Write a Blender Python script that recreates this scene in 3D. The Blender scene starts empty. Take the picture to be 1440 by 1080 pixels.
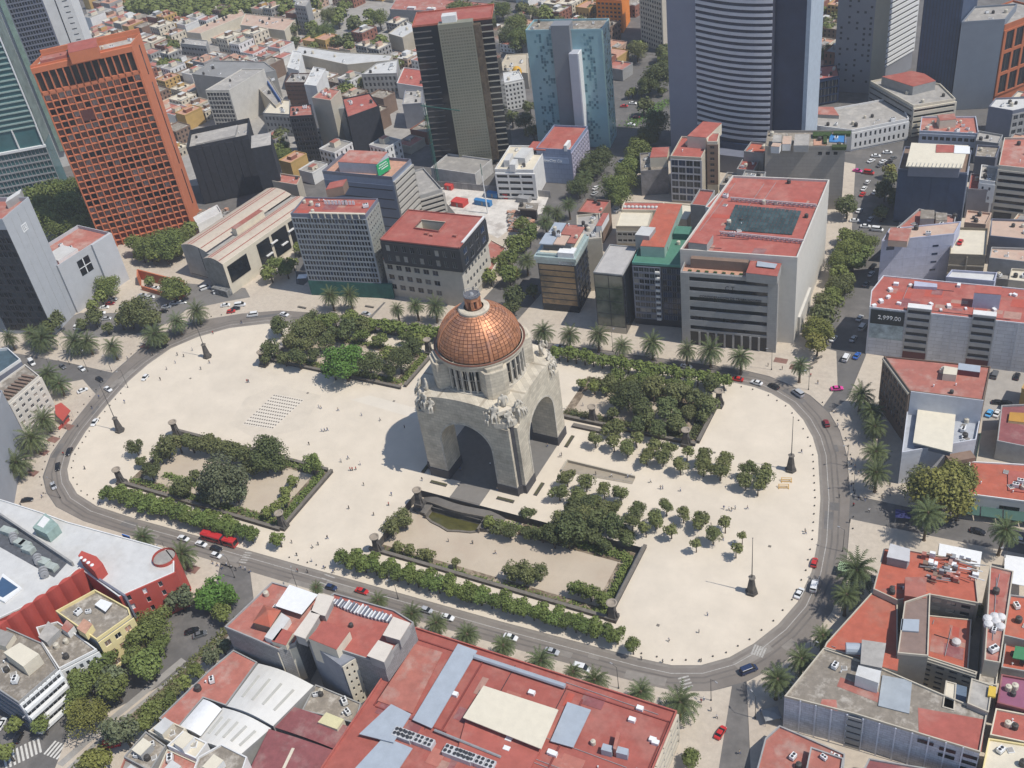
import bpy, math, random
from mathutils import Vector, Matrix
from mathutils.geometry import tessellate_polygon
SC = bpy.context.scene
COL = SC.collection
RN = random.Random(11)
# ---------------------------------------------------------------- camera, sky, sun, exposure
FPX, CX, CY = 1500.0, 720.0, 540.0                 # focal length and centre in photo pixels
CAM = Vector((154.8, -237.5, 240.0))
_D = Vector((1023.0 - CX, 2522.0 - CY, FPX)).normalized()      # straight down, in camera axes (x right, y down, z ahead)
_X = Vector((1, 0, 0)); _X = (_X - _D * _X.dot(_D)).normalized()
_Y = _D.cross(_X)
_T = math.radians(26.2)
EX = math.cos(_T) * _X + math.sin(_T) * _Y
EY = math.sin(_T) * _X - math.cos(_T) * _Y
EZ = -_D
cam_data = bpy.data.cameras.new('camera')
cam_data.sensor_width = 36.0
cam_data.lens = FPX / 1440.0 * 36.0
cam_data.clip_start = 1.0
cam_data.clip_end = 5000.0
cam = bpy.data.objects.new('camera', cam_data)
COL.objects.link(cam)
cam.matrix_world = Matrix(((EX.x, -EX.y, -EX.z, CAM.x), (EY.x, -EY.y, -EY.z, CAM.y), (EZ.x, -EZ.y, -EZ.z, CAM.z), (0, 0, 0, 1)))
SC.camera = cam
SUN_AZ, SUN_EL = math.radians(1.5), math.radians(59.0)          # azimuth from +x towards +y
world = bpy.data.worlds.new('World')
SC.world = world
world.use_nodes = True
_nt = world.node_tree
_bg = _nt.nodes['Background']
_sky = _nt.nodes.new('ShaderNodeTexSky')
_sky.sky_type = 'NISHITA'
_sky.sun_disc = False
_sky.sun_elevation = SUN_EL
_sky.sun_rotation = math.radians(90) - SUN_AZ
_sky.altitude = 2240
_sky.dust_density = 2.0
_nt.links.new(_sky.outputs[0], _bg.inputs[0])
_bg.inputs[1].default_value = 0.15
sun_data = bpy.data.lights.new('sun', 'SUN')
sun_data.energy = 4.1
sun_data.angle = math.radians(0.5)
sun_data.color = (1.0, 0.955, 0.89)
sun = bpy.data.objects.new('sun', sun_data)
COL.objects.link(sun)
_sd = Vector((math.cos(SUN_EL) * math.cos(SUN_AZ), math.cos(SUN_EL) * math.sin(SUN_AZ), math.sin(SUN_EL)))
sun.rotation_euler = _sd.to_track_quat('Z', 'Y').to_euler()
sun.location = _sd * 600
SC.view_settings.view_transform = 'Standard'
SC.view_settings.look = 'None'
SC.view_settings.exposure = 0.06
SC.view_settings.gamma = 1.0
SC.view_settings.use_curve_mapping = False
def ray(px, py):
	x, y, z = px - CX, py - CY, FPX
	return Vector((EX.x * x + EX.y * y + EX.z * z, EY.x * x + EY.y * y + EY.z * z, EZ.x * x + EZ.y * y + EZ.z * z))
def W(px, py, z=0.0):
	"""ground (or height z) point seen at a photo pixel"""
	d = ray(px, py)
	t = (z - CAM.z) / d.z
	return Vector((CAM.x + d.x * t, CAM.y + d.y * t))
def proj(x, y, z):
	p = Vector((x, y, z)) - CAM
	q = EX * p.x + EY * p.y + EZ * p.z
	return CX + FPX * q.x / q.z, CY + FPX * q.y / q.z
def hs(b, t):
	"""height of a vertical edge whose foot is at pixel b and whose top is at pixel t"""
	g = W(*b)
	lo, hi = 0.0, 230.0
	for _ in range(40):
		m = (lo + hi) / 2
		if proj(g.x, g.y, m)[1] > t[1]:
			lo = m
		else:
			hi = m
	return lo
# ---------------------------------------------------------------- materials
MATS = {}
def mat(name, rgb, rough=0.85, var=0.10, scale=0.35, metal=0.0, spec=0.35, rnd=0.0, stain=None, stain_amt=0.0, stain_scale=0.12,
		bump=0.0, brick=None, hue=0.0, stripes=None):
	"""one procedural material: base colour, fine and coarse wear, optional patches, courses and per-object shade"""
	if name in MATS:
		return MATS[name]
	m = bpy.data.materials.new(name)
	m.use_nodes = True
	nt = m.node_tree
	b = nt.nodes['Principled BSDF']
	b.inputs['Roughness'].default_value = rough
	b.inputs['Metallic'].default_value = metal
	b.inputs['Specular IOR Level'].default_value = spec
	L = nt.links.new
	N = nt.nodes.new
	geo = N('ShaderNodeNewGeometry')
	rgbn = N('ShaderNodeRGB'); rgbn.outputs[0].default_value = (*rgb, 1)
	cur = rgbn.outputs[0]
	if brick:
		tc = N('ShaderNodeTexCoord')
		sx = N('ShaderNodeSeparateXYZ'); L(geo.outputs['Position'], sx.inputs[0])
		ad = N('ShaderNodeMath'); ad.operation = 'ADD'; L(sx.outputs[0], ad.inputs[0]); L(sx.outputs[1], ad.inputs[1])
		cb = N('ShaderNodeCombineXYZ'); fl = len(brick) > 4; L(sx.outputs[0] if fl else ad.outputs[0], cb.inputs[0]); L(sx.outputs[1 if fl else 2], cb.inputs[1])
		bt = N('ShaderNodeTexBrick')
		bt.inputs['Scale'].default_value = 1.0
		bt.inputs['Brick Width'].default_value = brick[0]
		bt.inputs['Row Height'].default_value = brick[1]
		bt.inputs['Mortar Size'].default_value = brick[2]
		k = brick[3]
		bt.inputs['Color1'].default_value = (1, 1, 1, 1)
		bt.inputs['Color2'].default_value = (1 - k, 1 - k, 1 - k, 1)
		bt.inputs['Mortar'].default_value = (0.62, 0.6, 0.58, 1)
		L(cb.outputs[0], bt.inputs[0])
		mx = N('ShaderNodeMixRGB'); mx.blend_type = 'MULTIPLY'; mx.inputs[0].default_value = 1
		L(cur, mx.inputs[1]); L(bt.outputs[0], mx.inputs[2]); cur = mx.outputs[0]
	if stain is not None:
		ns = N('ShaderNodeTexNoise'); ns.inputs['Scale'].default_value = stain_scale; ns.inputs['Detail'].default_value = 6
		ns.inputs['Roughness'].default_value = 0.65
		L(geo.outputs['Position'], ns.inputs['Vector'])
		rp = N('ShaderNodeValToRGB'); rp.color_ramp.elements[0].position = 0.5; rp.color_ramp.elements[1].position = 0.64
		L(ns.outputs[0], rp.inputs[0])
		ml = N('ShaderNodeMath'); ml.operation = 'MULTIPLY'; ml.inputs[1].default_value = stain_amt
		L(rp.outputs[0], ml.inputs[0])
		mx = N('ShaderNodeMixRGB'); mx.inputs[2].default_value = (*stain, 1)
		L(ml.outputs[0], mx.inputs[0]); L(cur, mx.inputs[1]); cur = mx.outputs[0]
	nz = N('ShaderNodeTexNoise'); nz.inputs['Scale'].default_value = scale; nz.inputs['Detail'].default_value = 8
	nz.inputs['Roughness'].default_value = 0.7
	L(geo.outputs['Position'], nz.inputs['Vector'])
	mr = N('ShaderNodeMapRange'); mr.inputs['From Min'].default_value = 0.25; mr.inputs['From Max'].default_value = 0.75
	mr.inputs['To Min'].default_value = 1 - var * 1.6; mr.inputs['To Max'].default_value = 1 + var * 1.2
	L(nz.outputs[0], mr.inputs[0])
	val = mr.outputs[0]
	hsv = N('ShaderNodeHueSaturation')
	if rnd or hue:
		oi = N('ShaderNodeObjectInfo')
		m2 = N('ShaderNodeMapRange'); m2.inputs['To Min'].default_value = 1 - rnd; m2.inputs['To Max'].default_value = 1 + rnd
		L(oi.outputs['Random'], m2.inputs[0])
		mm = N('ShaderNodeMath'); mm.operation = 'MULTIPLY'; L(val, mm.inputs[0]); L(m2.outputs[0], mm.inputs[1]); val = mm.outputs[0]
		if hue:
			w = N('ShaderNodeTexWhiteNoise'); w.noise_dimensions = '1D'; L(oi.outputs['Random'], w.inputs['W'])
			m3 = N('ShaderNodeMapRange'); m3.inputs['To Min'].default_value = 0.5 - hue; m3.inputs['To Max'].default_value = 0.5 + hue
			L(w.outputs[0], m3.inputs[0]); L(m3.outputs[0], hsv.inputs['Hue'])
	if stripes:
		sx = N('ShaderNodeSeparateXYZ'); L(geo.outputs['Position'], sx.inputs[0])
		dt = N('ShaderNodeVectorMath'); dt.operation = 'DOT_PRODUCT'; dt.inputs[1].default_value = stripes[0]
		L(geo.outputs['Position'], dt.inputs[0])
		mu = N('ShaderNodeMath'); mu.operation = 'MULTIPLY'; mu.inputs[1].default_value = math.tau / stripes[1]; L(dt.outputs['Value'], mu.inputs[0])
		si = N('ShaderNodeMath'); si.operation = 'SINE'; L(mu.outputs[0], si.inputs[0])
		m4 = N('ShaderNodeMapRange'); m4.inputs['From Min'].default_value = -1; m4.inputs['To Min'].default_value = 1 - stripes[2]; m4.inputs['To Max'].default_value = 1
		L(si.outputs[0], m4.inputs[0])
		mm = N('ShaderNodeMath'); mm.operation = 'MULTIPLY'; L(val, mm.inputs[0]); L(m4.outputs[0], mm.inputs[1]); val = mm.outputs[0]
	L(val, hsv.inputs['Value']); L(cur, hsv.inputs['Color'])
	L(hsv.outputs[0], b.inputs['Base Color'])
	if bump:
		bp = N('ShaderNodeBump'); bp.inputs['Strength'].default_value = bump; bp.inputs['Distance'].default_value = 0.2
		L(nz.outputs[0], bp.inputs['Height']); L(bp.outputs[0], b.inputs['Normal'])
	MATS[name] = m
	return m
def glass(name, rgb, rough=0.08, rnd=0.25):
	if name in MATS:
		return MATS[name]
	m = mat(name, rgb, rough, 0.25, 0.08, 0.0, 0.5, rnd)
	m.node_tree.nodes['Principled BSDF'].inputs['IOR'].default_value = 1.45
	return m
def leafmat(name, rgb, hue=0.012, rnd=0.18):
	if name in MATS:
		return MATS[name]
	m = mat(name, rgb, 0.65, 0.42, 1.1, 0, 0.25, rnd, hue=hue)
	return m
PLAZA = mat('plaza_stone', (0.64, 0.56, 0.445), 0.9, 0.07, 0.10, stain=(0.57, 0.50, 0.40), stain_amt=0.5, stain_scale=0.02)
PLAZA2 = mat('plaza_stone_pale', (0.64, 0.575, 0.475), 0.9, 0.04, 0.2)
PAVE = mat('pavement_stone', (0.51, 0.44, 0.35), 0.9, 0.10, 0.6, stain=(0.42, 0.35, 0.28), stain_amt=0.5, stain_scale=0.05)
PAVEG = mat('pavement_concrete', (0.34, 0.32, 0.29), 0.92, 0.14, 0.3, stain=(0.25, 0.23, 0.2), stain_amt=0.6, stain_scale=0.1)
YARD = mat('worksite_dust', (0.62, 0.58, 0.52), 0.95, 0.15, 0.3, stain=(0.35, 0.31, 0.27), stain_amt=0.7, stain_scale=0.12)
ASPH = mat('asphalt', (0.135, 0.127, 0.118), 0.92, 0.14, 0.2, stain=(0.185, 0.17, 0.155), stain_amt=0.7, stain_scale=0.05)
ASPH2 = mat('asphalt_old', (0.19, 0.178, 0.163), 0.92, 0.10, 0.3, stain=(0.15, 0.14, 0.13), stain_amt=0.6, stain_scale=0.06)
PAINT = mat('road_paint', (0.62, 0.60, 0.55), 0.8, 0.15, 1.0)
REDROOF = mat('red_roof_coating', (0.37, 0.105, 0.08), 0.85, 0.15, 0.35, stain=(0.43, 0.19, 0.15), stain_amt=0.55, stain_scale=0.10, rnd=0.08)
REDROOF2 = mat('faded_red_roof', (0.38, 0.14, 0.105), 0.88, 0.16, 0.35, stain=(0.42, 0.30, 0.25), stain_amt=0.6, stain_scale=0.15, rnd=0.12)
ORROOF = mat('orange_red_roof', (0.43, 0.115, 0.07), 0.85, 0.15, 0.35, stain=(0.36, 0.17, 0.12), stain_amt=0.5, stain_scale=0.14)
MAROON = mat('maroon_sheet', (0.25, 0.085, 0.085), 0.8, 0.18, 0.5, stain=(0.33, 0.20, 0.18), stain_amt=0.7, stain_scale=0.15)
GREYROOF = mat('grey_roof', (0.33, 0.31, 0.28), 0.9, 0.16, 0.4, stain=(0.45, 0.42, 0.37), stain_amt=0.7, stain_scale=0.16, rnd=0.15)
DIRTROOF = mat('dirty_roof', (0.26, 0.225, 0.18), 0.92, 0.22, 0.6, stain=(0.45, 0.41, 0.35), stain_amt=0.7, stain_scale=0.3, rnd=0.1)
WHITEROOF = mat('white_roof', (0.56, 0.555, 0.53), 0.8, 0.09, 0.3, stain=(0.47, 0.45, 0.41), stain_amt=0.5, stain_scale=0.12, rnd=0.06)
CREAMROOF = mat('cream_sheet_roof', (0.66, 0.60, 0.47), 0.75, 0.06, 0.4)
PINKROOF = mat('pale_roof', (0.52, 0.38, 0.29), 0.85, 0.12, 0.4, stain=(0.40, 0.22, 0.16), stain_amt=0.5, stain_scale=0.2)
BEIGE = mat('beige_render', (0.48, 0.43, 0.34), 0.9, 0.10, 0.3, rnd=0.06)
CREAM = mat('cream_render', (0.62, 0.56, 0.44), 0.9, 0.09, 0.3)
WHITE = mat('white_render', (0.68, 0.67, 0.64), 0.85, 0.09, 0.3, rnd=0.05)
LILAC = mat('pale_lilac_wall', (0.42, 0.43, 0.52), 0.85, 0.10, 0.5, stain=(0.36, 0.37, 0.44), stain_amt=0.6, stain_scale=0.1)
GREYW = mat('grey_render', (0.33, 0.325, 0.31), 0.9, 0.12, 0.35, rnd=0.08, stain=(0.26, 0.25, 0.24), stain_amt=0.5, stain_scale=0.12)
BLUEGREY = mat('blue_grey_cladding', (0.24, 0.28, 0.36), 0.7, 0.07, 0.4)
SLATE = mat('slate_cladding', (0.17, 0.18, 0.22), 0.6, 0.08, 0.3)
DARK = mat('dark_cladding', (0.035, 0.037, 0.042), 0.55, 0.15, 0.4)
NAVY = mat('navy_netting', (0.045, 0.07, 0.125), 0.6, 0.16, 0.25)
NETTING = mat('black_netting', (0.028, 0.030, 0.037), 0.85, 0.3, 0.5, bump=0.5)
BROWN = mat('brown_render', (0.22, 0.15, 0.11), 0.85, 0.12, 0.4)
TAN = mat('tan_panel', (0.46, 0.30, 0.14), 0.5, 0.15, 0.6)
ORANGE = mat('orange_concrete', (0.50, 0.165, 0.08), 0.85, 0.07, 0.3, stain=(0.50, 0.15, 0.07), stain_amt=0.5, stain_scale=0.05)
REDW = mat('bright_red_wall', (0.43, 0.075, 0.055), 0.8, 0.08, 0.3)
YELLOW = mat('yellow_wall', (0.72, 0.60, 0.30), 0.85, 0.07, 0.3)
GREENNET = mat('green_netting', (0.03, 0.12, 0.10), 0.8, 0.25, 0.4, bump=0.4)
TERR = mat('terracotta_tiles', (0.50, 0.28, 0.19), 0.85, 0.2, 0.7)
METAL = mat('galvanised_sheet', (0.36, 0.40, 0.44), 0.5, 0.08, 0.4, metal=0.0, spec=0.5)
STEEL = mat('dull_steel', (0.30, 0.30, 0.30), 0.5, 0.15, 0.8, spec=0.5)
WPAINT = mat('white_paint', (0.76, 0.76, 0.74), 0.55, 0.06, 0.8, spec=0.5)
BLACK = mat('black_rubber', (0.02, 0.02, 0.02), 0.8, 0.1, 1)
POSTM = mat('dark_post', (0.07, 0.07, 0.065), 0.6, 0.15, 1)
G_DARK = glass('dark_glass', (0.012, 0.015, 0.019))
G_MID = glass('grey_glass', (0.05, 0.055, 0.06), rnd=0.5)
G_CURT = glass('curtained_glass', (0.30, 0.28, 0.25), 0.25, 0.3)
G_TEAL = glass('teal_glass', (0.06, 0.16, 0.17), 0.1)
G_NAVY = glass('navy_glass', (0.02, 0.035, 0.075), 0.06)
G_REDDARK = glass('shaded_red_window', (0.13, 0.07, 0.05), 0.3, 0.6)
# ---------------------------------------------------------------- mesh building
class MB:
	def __init__(self):
		self.v = []; self.f = []; self.m = []
	def add(self, vs, fs, mi=0):
		n = len(self.v)
		self.v.extend(vs)
		for f in fs:
			self.f.append([i + n for i in f]); self.m.append(mi)
		return self
	def box(self, x0, x1, y0, y1, z0, z1, mi=0, top=None):
		vs = [(x0, y0, z0), (x1, y0, z0), (x1, y1, z0), (x0, y1, z0), (x0, y0, z1), (x1, y0, z1), (x1, y1, z1), (x0, y1, z1)]
		self.add(vs, [(0, 3, 2, 1), (0, 1, 5, 4), (1, 2, 6, 5), (2, 3, 7, 6), (3, 0, 4, 7)], mi)
		self.f.append([len(self.v) - 8 + i for i in (4, 5, 6, 7)]); self.m.append(mi if top is None else top)
		return self
	def ubox(self, o, u, a0, a1, n0, n1, z0, z1, mi=0, top=None):
		"""box along direction u from o; n is the outward distance"""
		nx, ny = u.y, -u.x
		P = lambda a, n, z: (o.x + u.x * a + nx * n, o.y + u.y * a + ny * n, z)
		vs = [P(a0, n1, z0), P(a1, n1, z0), P(a1, n0, z0), P(a0, n0, z0), P(a0, n1, z1), P(a1, n1, z1), P(a1, n0, z1), P(a0, n0, z1)]
		self.add(vs, [(0, 3, 2, 1), (0, 1, 5, 4), (1, 2, 6, 5), (2, 3, 7, 6), (3, 0, 4, 7)], mi)
		self.f.append([len(self.v) - 8 + i for i in (4, 5, 6, 7)]); self.m.append(mi if top is None else top)
		return self
	def prism(self, poly, z0, z1, side=0, top=0, cap=True, bottom=False):
		n = len(poly)
		vs = [(p[0], p[1], z0) for p in poly] + [(p[0], p[1], z1) for p in poly]
		self.add(vs, [(i, (i + 1) % n, (i + 1) % n + n, i + n) for i in range(n)], side)
		b = len(self.v) - 2 * n
		if cap:
			if n <= 4:
				self.f.append([b + n + i for i in range(n)]); self.m.append(top)
			else:
				for t in tessellate_polygon([[Vector((p[0], p[1], 0)) for p in poly]]):
					a, c, d = [poly[i] for i in t]
					if (c[0] - a[0]) * (d[1] - a[1]) - (c[1] - a[1]) * (d[0] - a[0]) < 0:
						t = t[::-1]
					self.f.append([b + n + i for i in t]); self.m.append(top)
		if bottom:
			self.f.append([b + i for i in range(n)][::-1]); self.m.append(side)
		return self
	def cyl(self, x, y, z0, z1, r0, r1=None, n=10, mi=0, top=None, cap=True, ph=0.0):
		r1 = r0 if r1 is None else r1
		vs = [(x + r * math.cos(math.tau * i / n + ph), y + r * math.sin(math.tau * i / n + ph), z) for z, r in ((z0, r0), (z1, r1)) for i in range(n)]
		self.add(vs, [(i, (i + 1) % n, (i + 1) % n + n, i + n) for i in range(n)], mi)
		if cap:
			b = len(self.v) - 2 * n
			self.f.append([b + n + i for i in range(n)]); self.m.append(mi if top is None else top)
		return self
	def lathe(self, prof, n=24, mi=0, x=0, y=0, a0=0.0, a1=math.tau):
		full = abs(a1 - a0 - math.tau) < 1e-6
		k = n if full else n + 1
		vs = [(x + r * math.cos(a0 + (a1 - a0) * i / n), y + r * math.sin(a0 + (a1 - a0) * i / n), z) for r, z in prof for i in range(k)]
		fs = []
		for j in range(len(prof) - 1):
			for i in range(n):
				i2 = (i + 1) % k
				fs.append((j * k + i, j * k + i2, (j + 1) * k + i2, (j + 1) * k + i))
		return self.add(vs, fs, mi)
	def tube(self, p, q, r, n=6, mi=0, r2=None):
		p = Vector(p); q = Vector(q); d = (q - p).normalized()
		a = d.orthogonal().normalized(); b = d.cross(a)
		r2 = r if r2 is None else r2
		vs = [tuple(c + (a * math.cos(math.tau * i / n) + b * math.sin(math.tau * i / n)) * rr) for c, rr in ((p, r), (q, r2)) for i in range(n)]
		self.add(vs, [(i, (i + 1) % n, (i + 1) % n + n, i + n) for i in range(n)], mi)
		k = len(self.v) - 2 * n
		self.f.append([k + i for i in range(n)][::-1]); self.m.append(mi)
		self.f.append([k + n + i for i in range(n)]); self.m.append(mi)
		return self
	def mesh(self, name, mats, smooth=False):
		me = bpy.data.meshes.new(name)
		me.from_pydata(self.v, [], self.f)
		for m in (mats if isinstance(mats, (list, tuple)) else [mats]):
			me.materials.append(m)
		if len(me.materials) > 1:
			me.polygons.foreach_set('material_index', self.m)
		if smooth:
			me.polygons.foreach_set('use_smooth', [True] * len(self.f))
		me.update()
		return me
	def build(self, name, mats, parent=None, smooth=False, **kw):
		"""link as one object; with a parent the world-space coordinates are kept"""
		o = bpy.data.objects.new(name, self.mesh(name, mats, smooth))
		COL.objects.link(o)
		if parent is not None:
			o.parent = parent
			o.matrix_parent_inverse = PINV[parent.name] if parent.name in PINV else Matrix.Identity(4)
		tag(o, **kw)
		return o
PINV = {}
def tag(o, label=None, cat=None, group=None, kind=None):
	if label: o['label'] = label
	if cat: o['category'] = cat
	if group: o['group'] = group
	if kind: o['kind'] = kind
	return o
def thing(name, label, cat, loc=(0, 0, 0), rz=0.0, group=None):
	o = bpy.data.objects.new(name, None)
	o.empty_display_size = 0.5
	COL.objects.link(o)
	o.location = loc if len(loc) == 3 else (loc[0], loc[1], 0)
	o.rotation_euler = (0, 0, rz)
	PINV[o.name] = (Matrix.Translation(o.location) @ Matrix.Rotation(rz, 4, 'Z')).inverted()
	return tag(o, label, cat, group)
def inst(name, mesh, parent, M=None, label=None):
	"""an object that shares a mesh, placed at world matrix M under its parent (local if parent is at identity)"""
	o = bpy.data.objects.new(name, mesh)
	COL.objects.link(o)
	o.parent = parent
	if M is not None:
		o.matrix_parent_inverse = PINV.get(parent.name, Matrix.Identity(4)) if parent else Matrix.Identity(4)
		o.matrix_basis = M
	if label: o['label'] = label
	return o
def place(ch, root):
	"""local-space child: coordinates are relative to the root"""
	ch.parent = root
	return ch
def copy_thing(root, loc, rz=0.0, scale=None, label=None, group=None):
	c = root.copy(); COL.objects.link(c)
	c.location = loc if len(loc) == 3 else (loc[0], loc[1], 0); c.rotation_euler = (0, 0, rz)
	if scale: c.scale = scale if isinstance(scale, (tuple, list)) else (scale,) * 3
	if label: c['label'] = label
	if group: c['group'] = group
	for ch in root.children:
		d = ch.copy(); COL.objects.link(d); d.parent = c
		for g in ch.children:
			e = g.copy(); COL.objects.link(e); e.parent = d
	return c
def ccw(poly):
	a = sum(poly[i][0] * poly[(i + 1) % len(poly)][1] - poly[(i + 1) % len(poly)][0] * poly[i][1] for i in range(len(poly)))
	return list(poly) if a > 0 else list(poly)[::-1]
def inset(poly, d):
	"""offset a CCW polygon inwards by d (outwards when negative)"""
	n = len(poly); out = []
	for i in range(n):
		p0, p1, p2 = Vector(poly[i - 1][:2]), Vector(poly[i][:2]), Vector(poly[(i + 1) % n][:2])
		u = (p1 - p0).normalized(); w = (p2 - p1).normalized()
		n1 = Vector((-u.y, u.x)); n2 = Vector((-w.y, w.x))
		k = 1 + n1.dot(n2)
		out.append(p1 + (n1 + n2) * (d / max(k, 0.25)))
	return out
def centroid(poly):
	return Vector((sum(p[0] for p in poly) / len(poly), sum(p[1] for p in poly) / len(poly)))
def pg(a, b, c, h):
	"""parallelogram footprint from three roof-corner pixels (front left, front right, back right) at height h"""
	A, B, C = W(*a, h), W(*b, h), W(*c, h)
	return [A, B, C, A + C - B]
def rg(a, b, c, h):
	"""the same, squared up: depth measured at right angles to the front"""
	A, B, C = W(*a, h), W(*b, h), W(*c, h)
	u = (B - A).normalized(); n = Vector((-u.y, u.x))
	d = (C - B).dot(n)
	return [A, B, B + n * d, A + n * d]
FOOT = []          # footprints of everything built, to keep generic houses off them
WINMESH = {}
def window_mesh(w, h, gm, fm, mull=True):
	k = (round(w, 2), round(h, 2), gm.name, fm.name, mull)
	if k not in WINMESH:
		b = MB()
		b.add([(0.05, -0.04, 0.05), (w - 0.05, -0.04, 0.05), (w - 0.05, -0.04, h - 0.05), (0.05, -0.04, h - 0.05)], [(0, 1, 2, 3)], 0)
		t = min(0.10, w * 0.08)
		b.box(0, w, -0.10, 0, 0, 0.08, 1); b.box(0, w, -0.10, 0, h - 0.08, h, 1)
		b.box(0, t, -0.09, 0, 0.08, h - 0.08, 1); b.box(w - t, w, -0.09, 0, 0.08, h - 0.08, 1)
		if mull:
			b.box(w / 2 - 0.04, w / 2 + 0.04, -0.09, 0, 0.08, h - 0.08, 1)
		WINMESH[k] = b.mesh('window', [gm, fm])
	return WINMESH[k]
def facade(root, P0, P1, z0, z1, nx, nz, wf=0.6, hf=0.55, wall=None, glasses=None, frame=None, depth=0.3, m=0.4, single=True,
 sill=0.5, skip=None, ext=True, name='window', mull=True):
	"""a wall layer with real openings and recessed windows between P0 and P1"""
	P0 = Vector(P0[:2]); P1 = Vector(P1[:2])
	L = (P1 - P0).length; u = (P1 - P0) / L; nrm = Vector((u.y, -u.x))
	glasses = glasses or [G_DARK, G_DARK, G_MID]
	frame = frame or STEEL
	cw = (L - 2 * m) / nx; ch = (z1 - z0) / nz
	xs = [0.0]; zs = [z0]
	for i in range(nx):
		c = m + cw * (i + 0.5); xs += [c - cw * wf / 2, c + cw * wf / 2]
	xs.append(L + (depth if ext else 0))
	for j in range(nz):
		c = z0 + ch * (j + sill); zs += [c - ch * hf / 2, c + ch * hf / 2]
	zs.append(z1)
	b = MB(); nxv = len(xs); nzv = len(zs)
	P = lambda x, n, z: (P0.x + u.x * x + nrm.x * n, P0.y + u.y * x + nrm.y * n, z)
	b.v = [P(x, depth, z) for z in zs for x in xs]
	wins = []
	for j in range(nzv - 1):
		for i in range(nxv - 1):
			a = j * nxv + i
			if i % 2 == 1 and j % 2 == 1 and not (skip and skip((i - 1) // 2, (j - 1) // 2)):
				k = len(b.v)
				b.v += [P(xs[i], 0, zs[j]), P(xs[i + 1], 0, zs[j]), P(xs[i + 1], 0, zs[j + 1]), P(xs[i], 0, zs[j + 1])]
				q = [a, a + 1, a + 1 + nxv, a + nxv]
				for e in range(4):
					b.f.append([q[e], q[(e + 1) % 4], k + (e + 1) % 4, k + e]); b.m.append(0)
				wins.append((xs[i], zs[j], xs[i + 1] - xs[i], zs[j + 1] - zs[j]))
			else:
				b.f.append([a, a + 1, a + 1 + nxv, a + nxv]); b.m.append(0)
	k = len(b.v)                                     # outer edges back to the wall
	for i in range(nxv): b.v.append(P(xs[i], 0, z1))
	for i in range(nxv - 1):
		t = (nzv - 1) * nxv + i
		b.f.append([t, t + 1, k + i + 1, k + i]); b.m.append(0)
	k2 = len(b.v)
	for j in range(nzv): b.v += [P(0, 0, zs[j]), P(xs[-1], 0, zs[j])]
	for j in range(nzv - 1):
		b.f.append([j * nxv, (j + 1) * nxv, k2 + 2 * j + 2, k2 + 2 * j]); b.m.append(0)
		b.f.append([j * nxv + nxv - 1, k2 + 2 * j + 1, k2 + 2 * j + 3, (j + 1) * nxv + nxv - 1]); b.m.append(0)
	b.build('facade', wall, root)
	ang = math.atan2(u.y, u.x)
	if single:
		for (x, z, w, h) in wins:
			g = RN.choice(glasses)
			me = window_mesh(w, h, g, frame, mull and w > 1.2)
			p = P(x, 0.03, z)
			inst(name, me, root, Matrix.Translation(p) @ Matrix.Rotation(ang, 4, 'Z'))
	else:
		b = MB()
		for (x, z, w, h) in wins:
			b.add([P(x, 0.04, z), P(x + w, 0.04, z), P(x + w, 0.04, z + h), P(x, 0.04, z + h)], [(0, 1, 2, 3)], RN.randrange(len(glasses)))
			if w > 1.0:
				b.ubox(P0, u, x + w / 2 - 0.05, x + w / 2 + 0.05, 0.02, 0.12, z, z + h, len(glasses))
		b.build(name, glasses + [frame], root, kind='stuff')
def bands(root, P0, P1, z0, z1, nz, hf=0.4, wall=None, gm=None, depth=0.35, m=0.4, sill=0.5, posts=0, ext=True, pm=None):
	"""horizontal strip windows: spandrel wall with long recessed openings"""
	gs = [gm or G_DARK]
	P0 = Vector(P0[:2]); P1 = Vector(P1[:2]); L = (P1 - P0).length
	facade(root, P0, P1, z0, z1, 1, nz, (L - 2 * m) / L if m else 1.0, hf, wall, gs, frame=pm or STEEL, depth=depth, m=0.001, sill=sill, ext=ext,
 name='strip_window', mull=False)
	if posts:
		u = (P1 - P0) / L; ch = (z1 - z0) / nz; b = MB()
		for i in range(1, posts):
			b.ubox(P0, u, L * i / posts - 0.12, L * i / posts + 0.12, 0.02, depth * 0.7, z0, z1)
		b.build('mullion', pm or STEEL, root, kind='stuff')
def building(name, label, poly, h, wall, roof, z0=0.0, par=0.9, cat='building', group=None, parm=None, pt=0.3):
	poly = ccw(poly)
	c = centroid(poly)
	root = thing(name, label, cat, (c.x, c.y, z0), group=group)
	MB().prism(poly, z0, h, cap=False).build('wall', wall, root)
	MB().prism(inset(poly, 0.02), h - 0.3, h + 0.01).build('roof', roof, root)
	if par:
		out = inset(poly, -0.04); inn = inset(poly, pt); n = len(poly); b = MB()
		b.v = [(p[0], p[1], z) for z, q in ((h - 0.1, out), (h + par, out), (h + par, inn), (h + 0.012, inn)) for p in q]
		for k in range(3):
			for i in range(n):
				j = (i + 1) % n
				b.f.append([k * n + i, k * n + j, (k + 1) * n + j, (k + 1) * n + i]); b.m.append(0)
		b.build('parapet', parm or wall, root)
	if z0 < 0.5:
		FOOT.append(poly)
	return root, poly
def room(root, poly, z0, z1, wall, roof, name='roof_room', over=0.0):
	poly = ccw(poly)
	b = MB().prism(poly, z0, z1, cap=False)
	b.prism(inset(poly, -over), z1 - 0.0, z1 + 0.18, 1, 1, bottom=over > 0)
	return b.build(name, [wall, roof], root)
TANKM = {}
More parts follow.
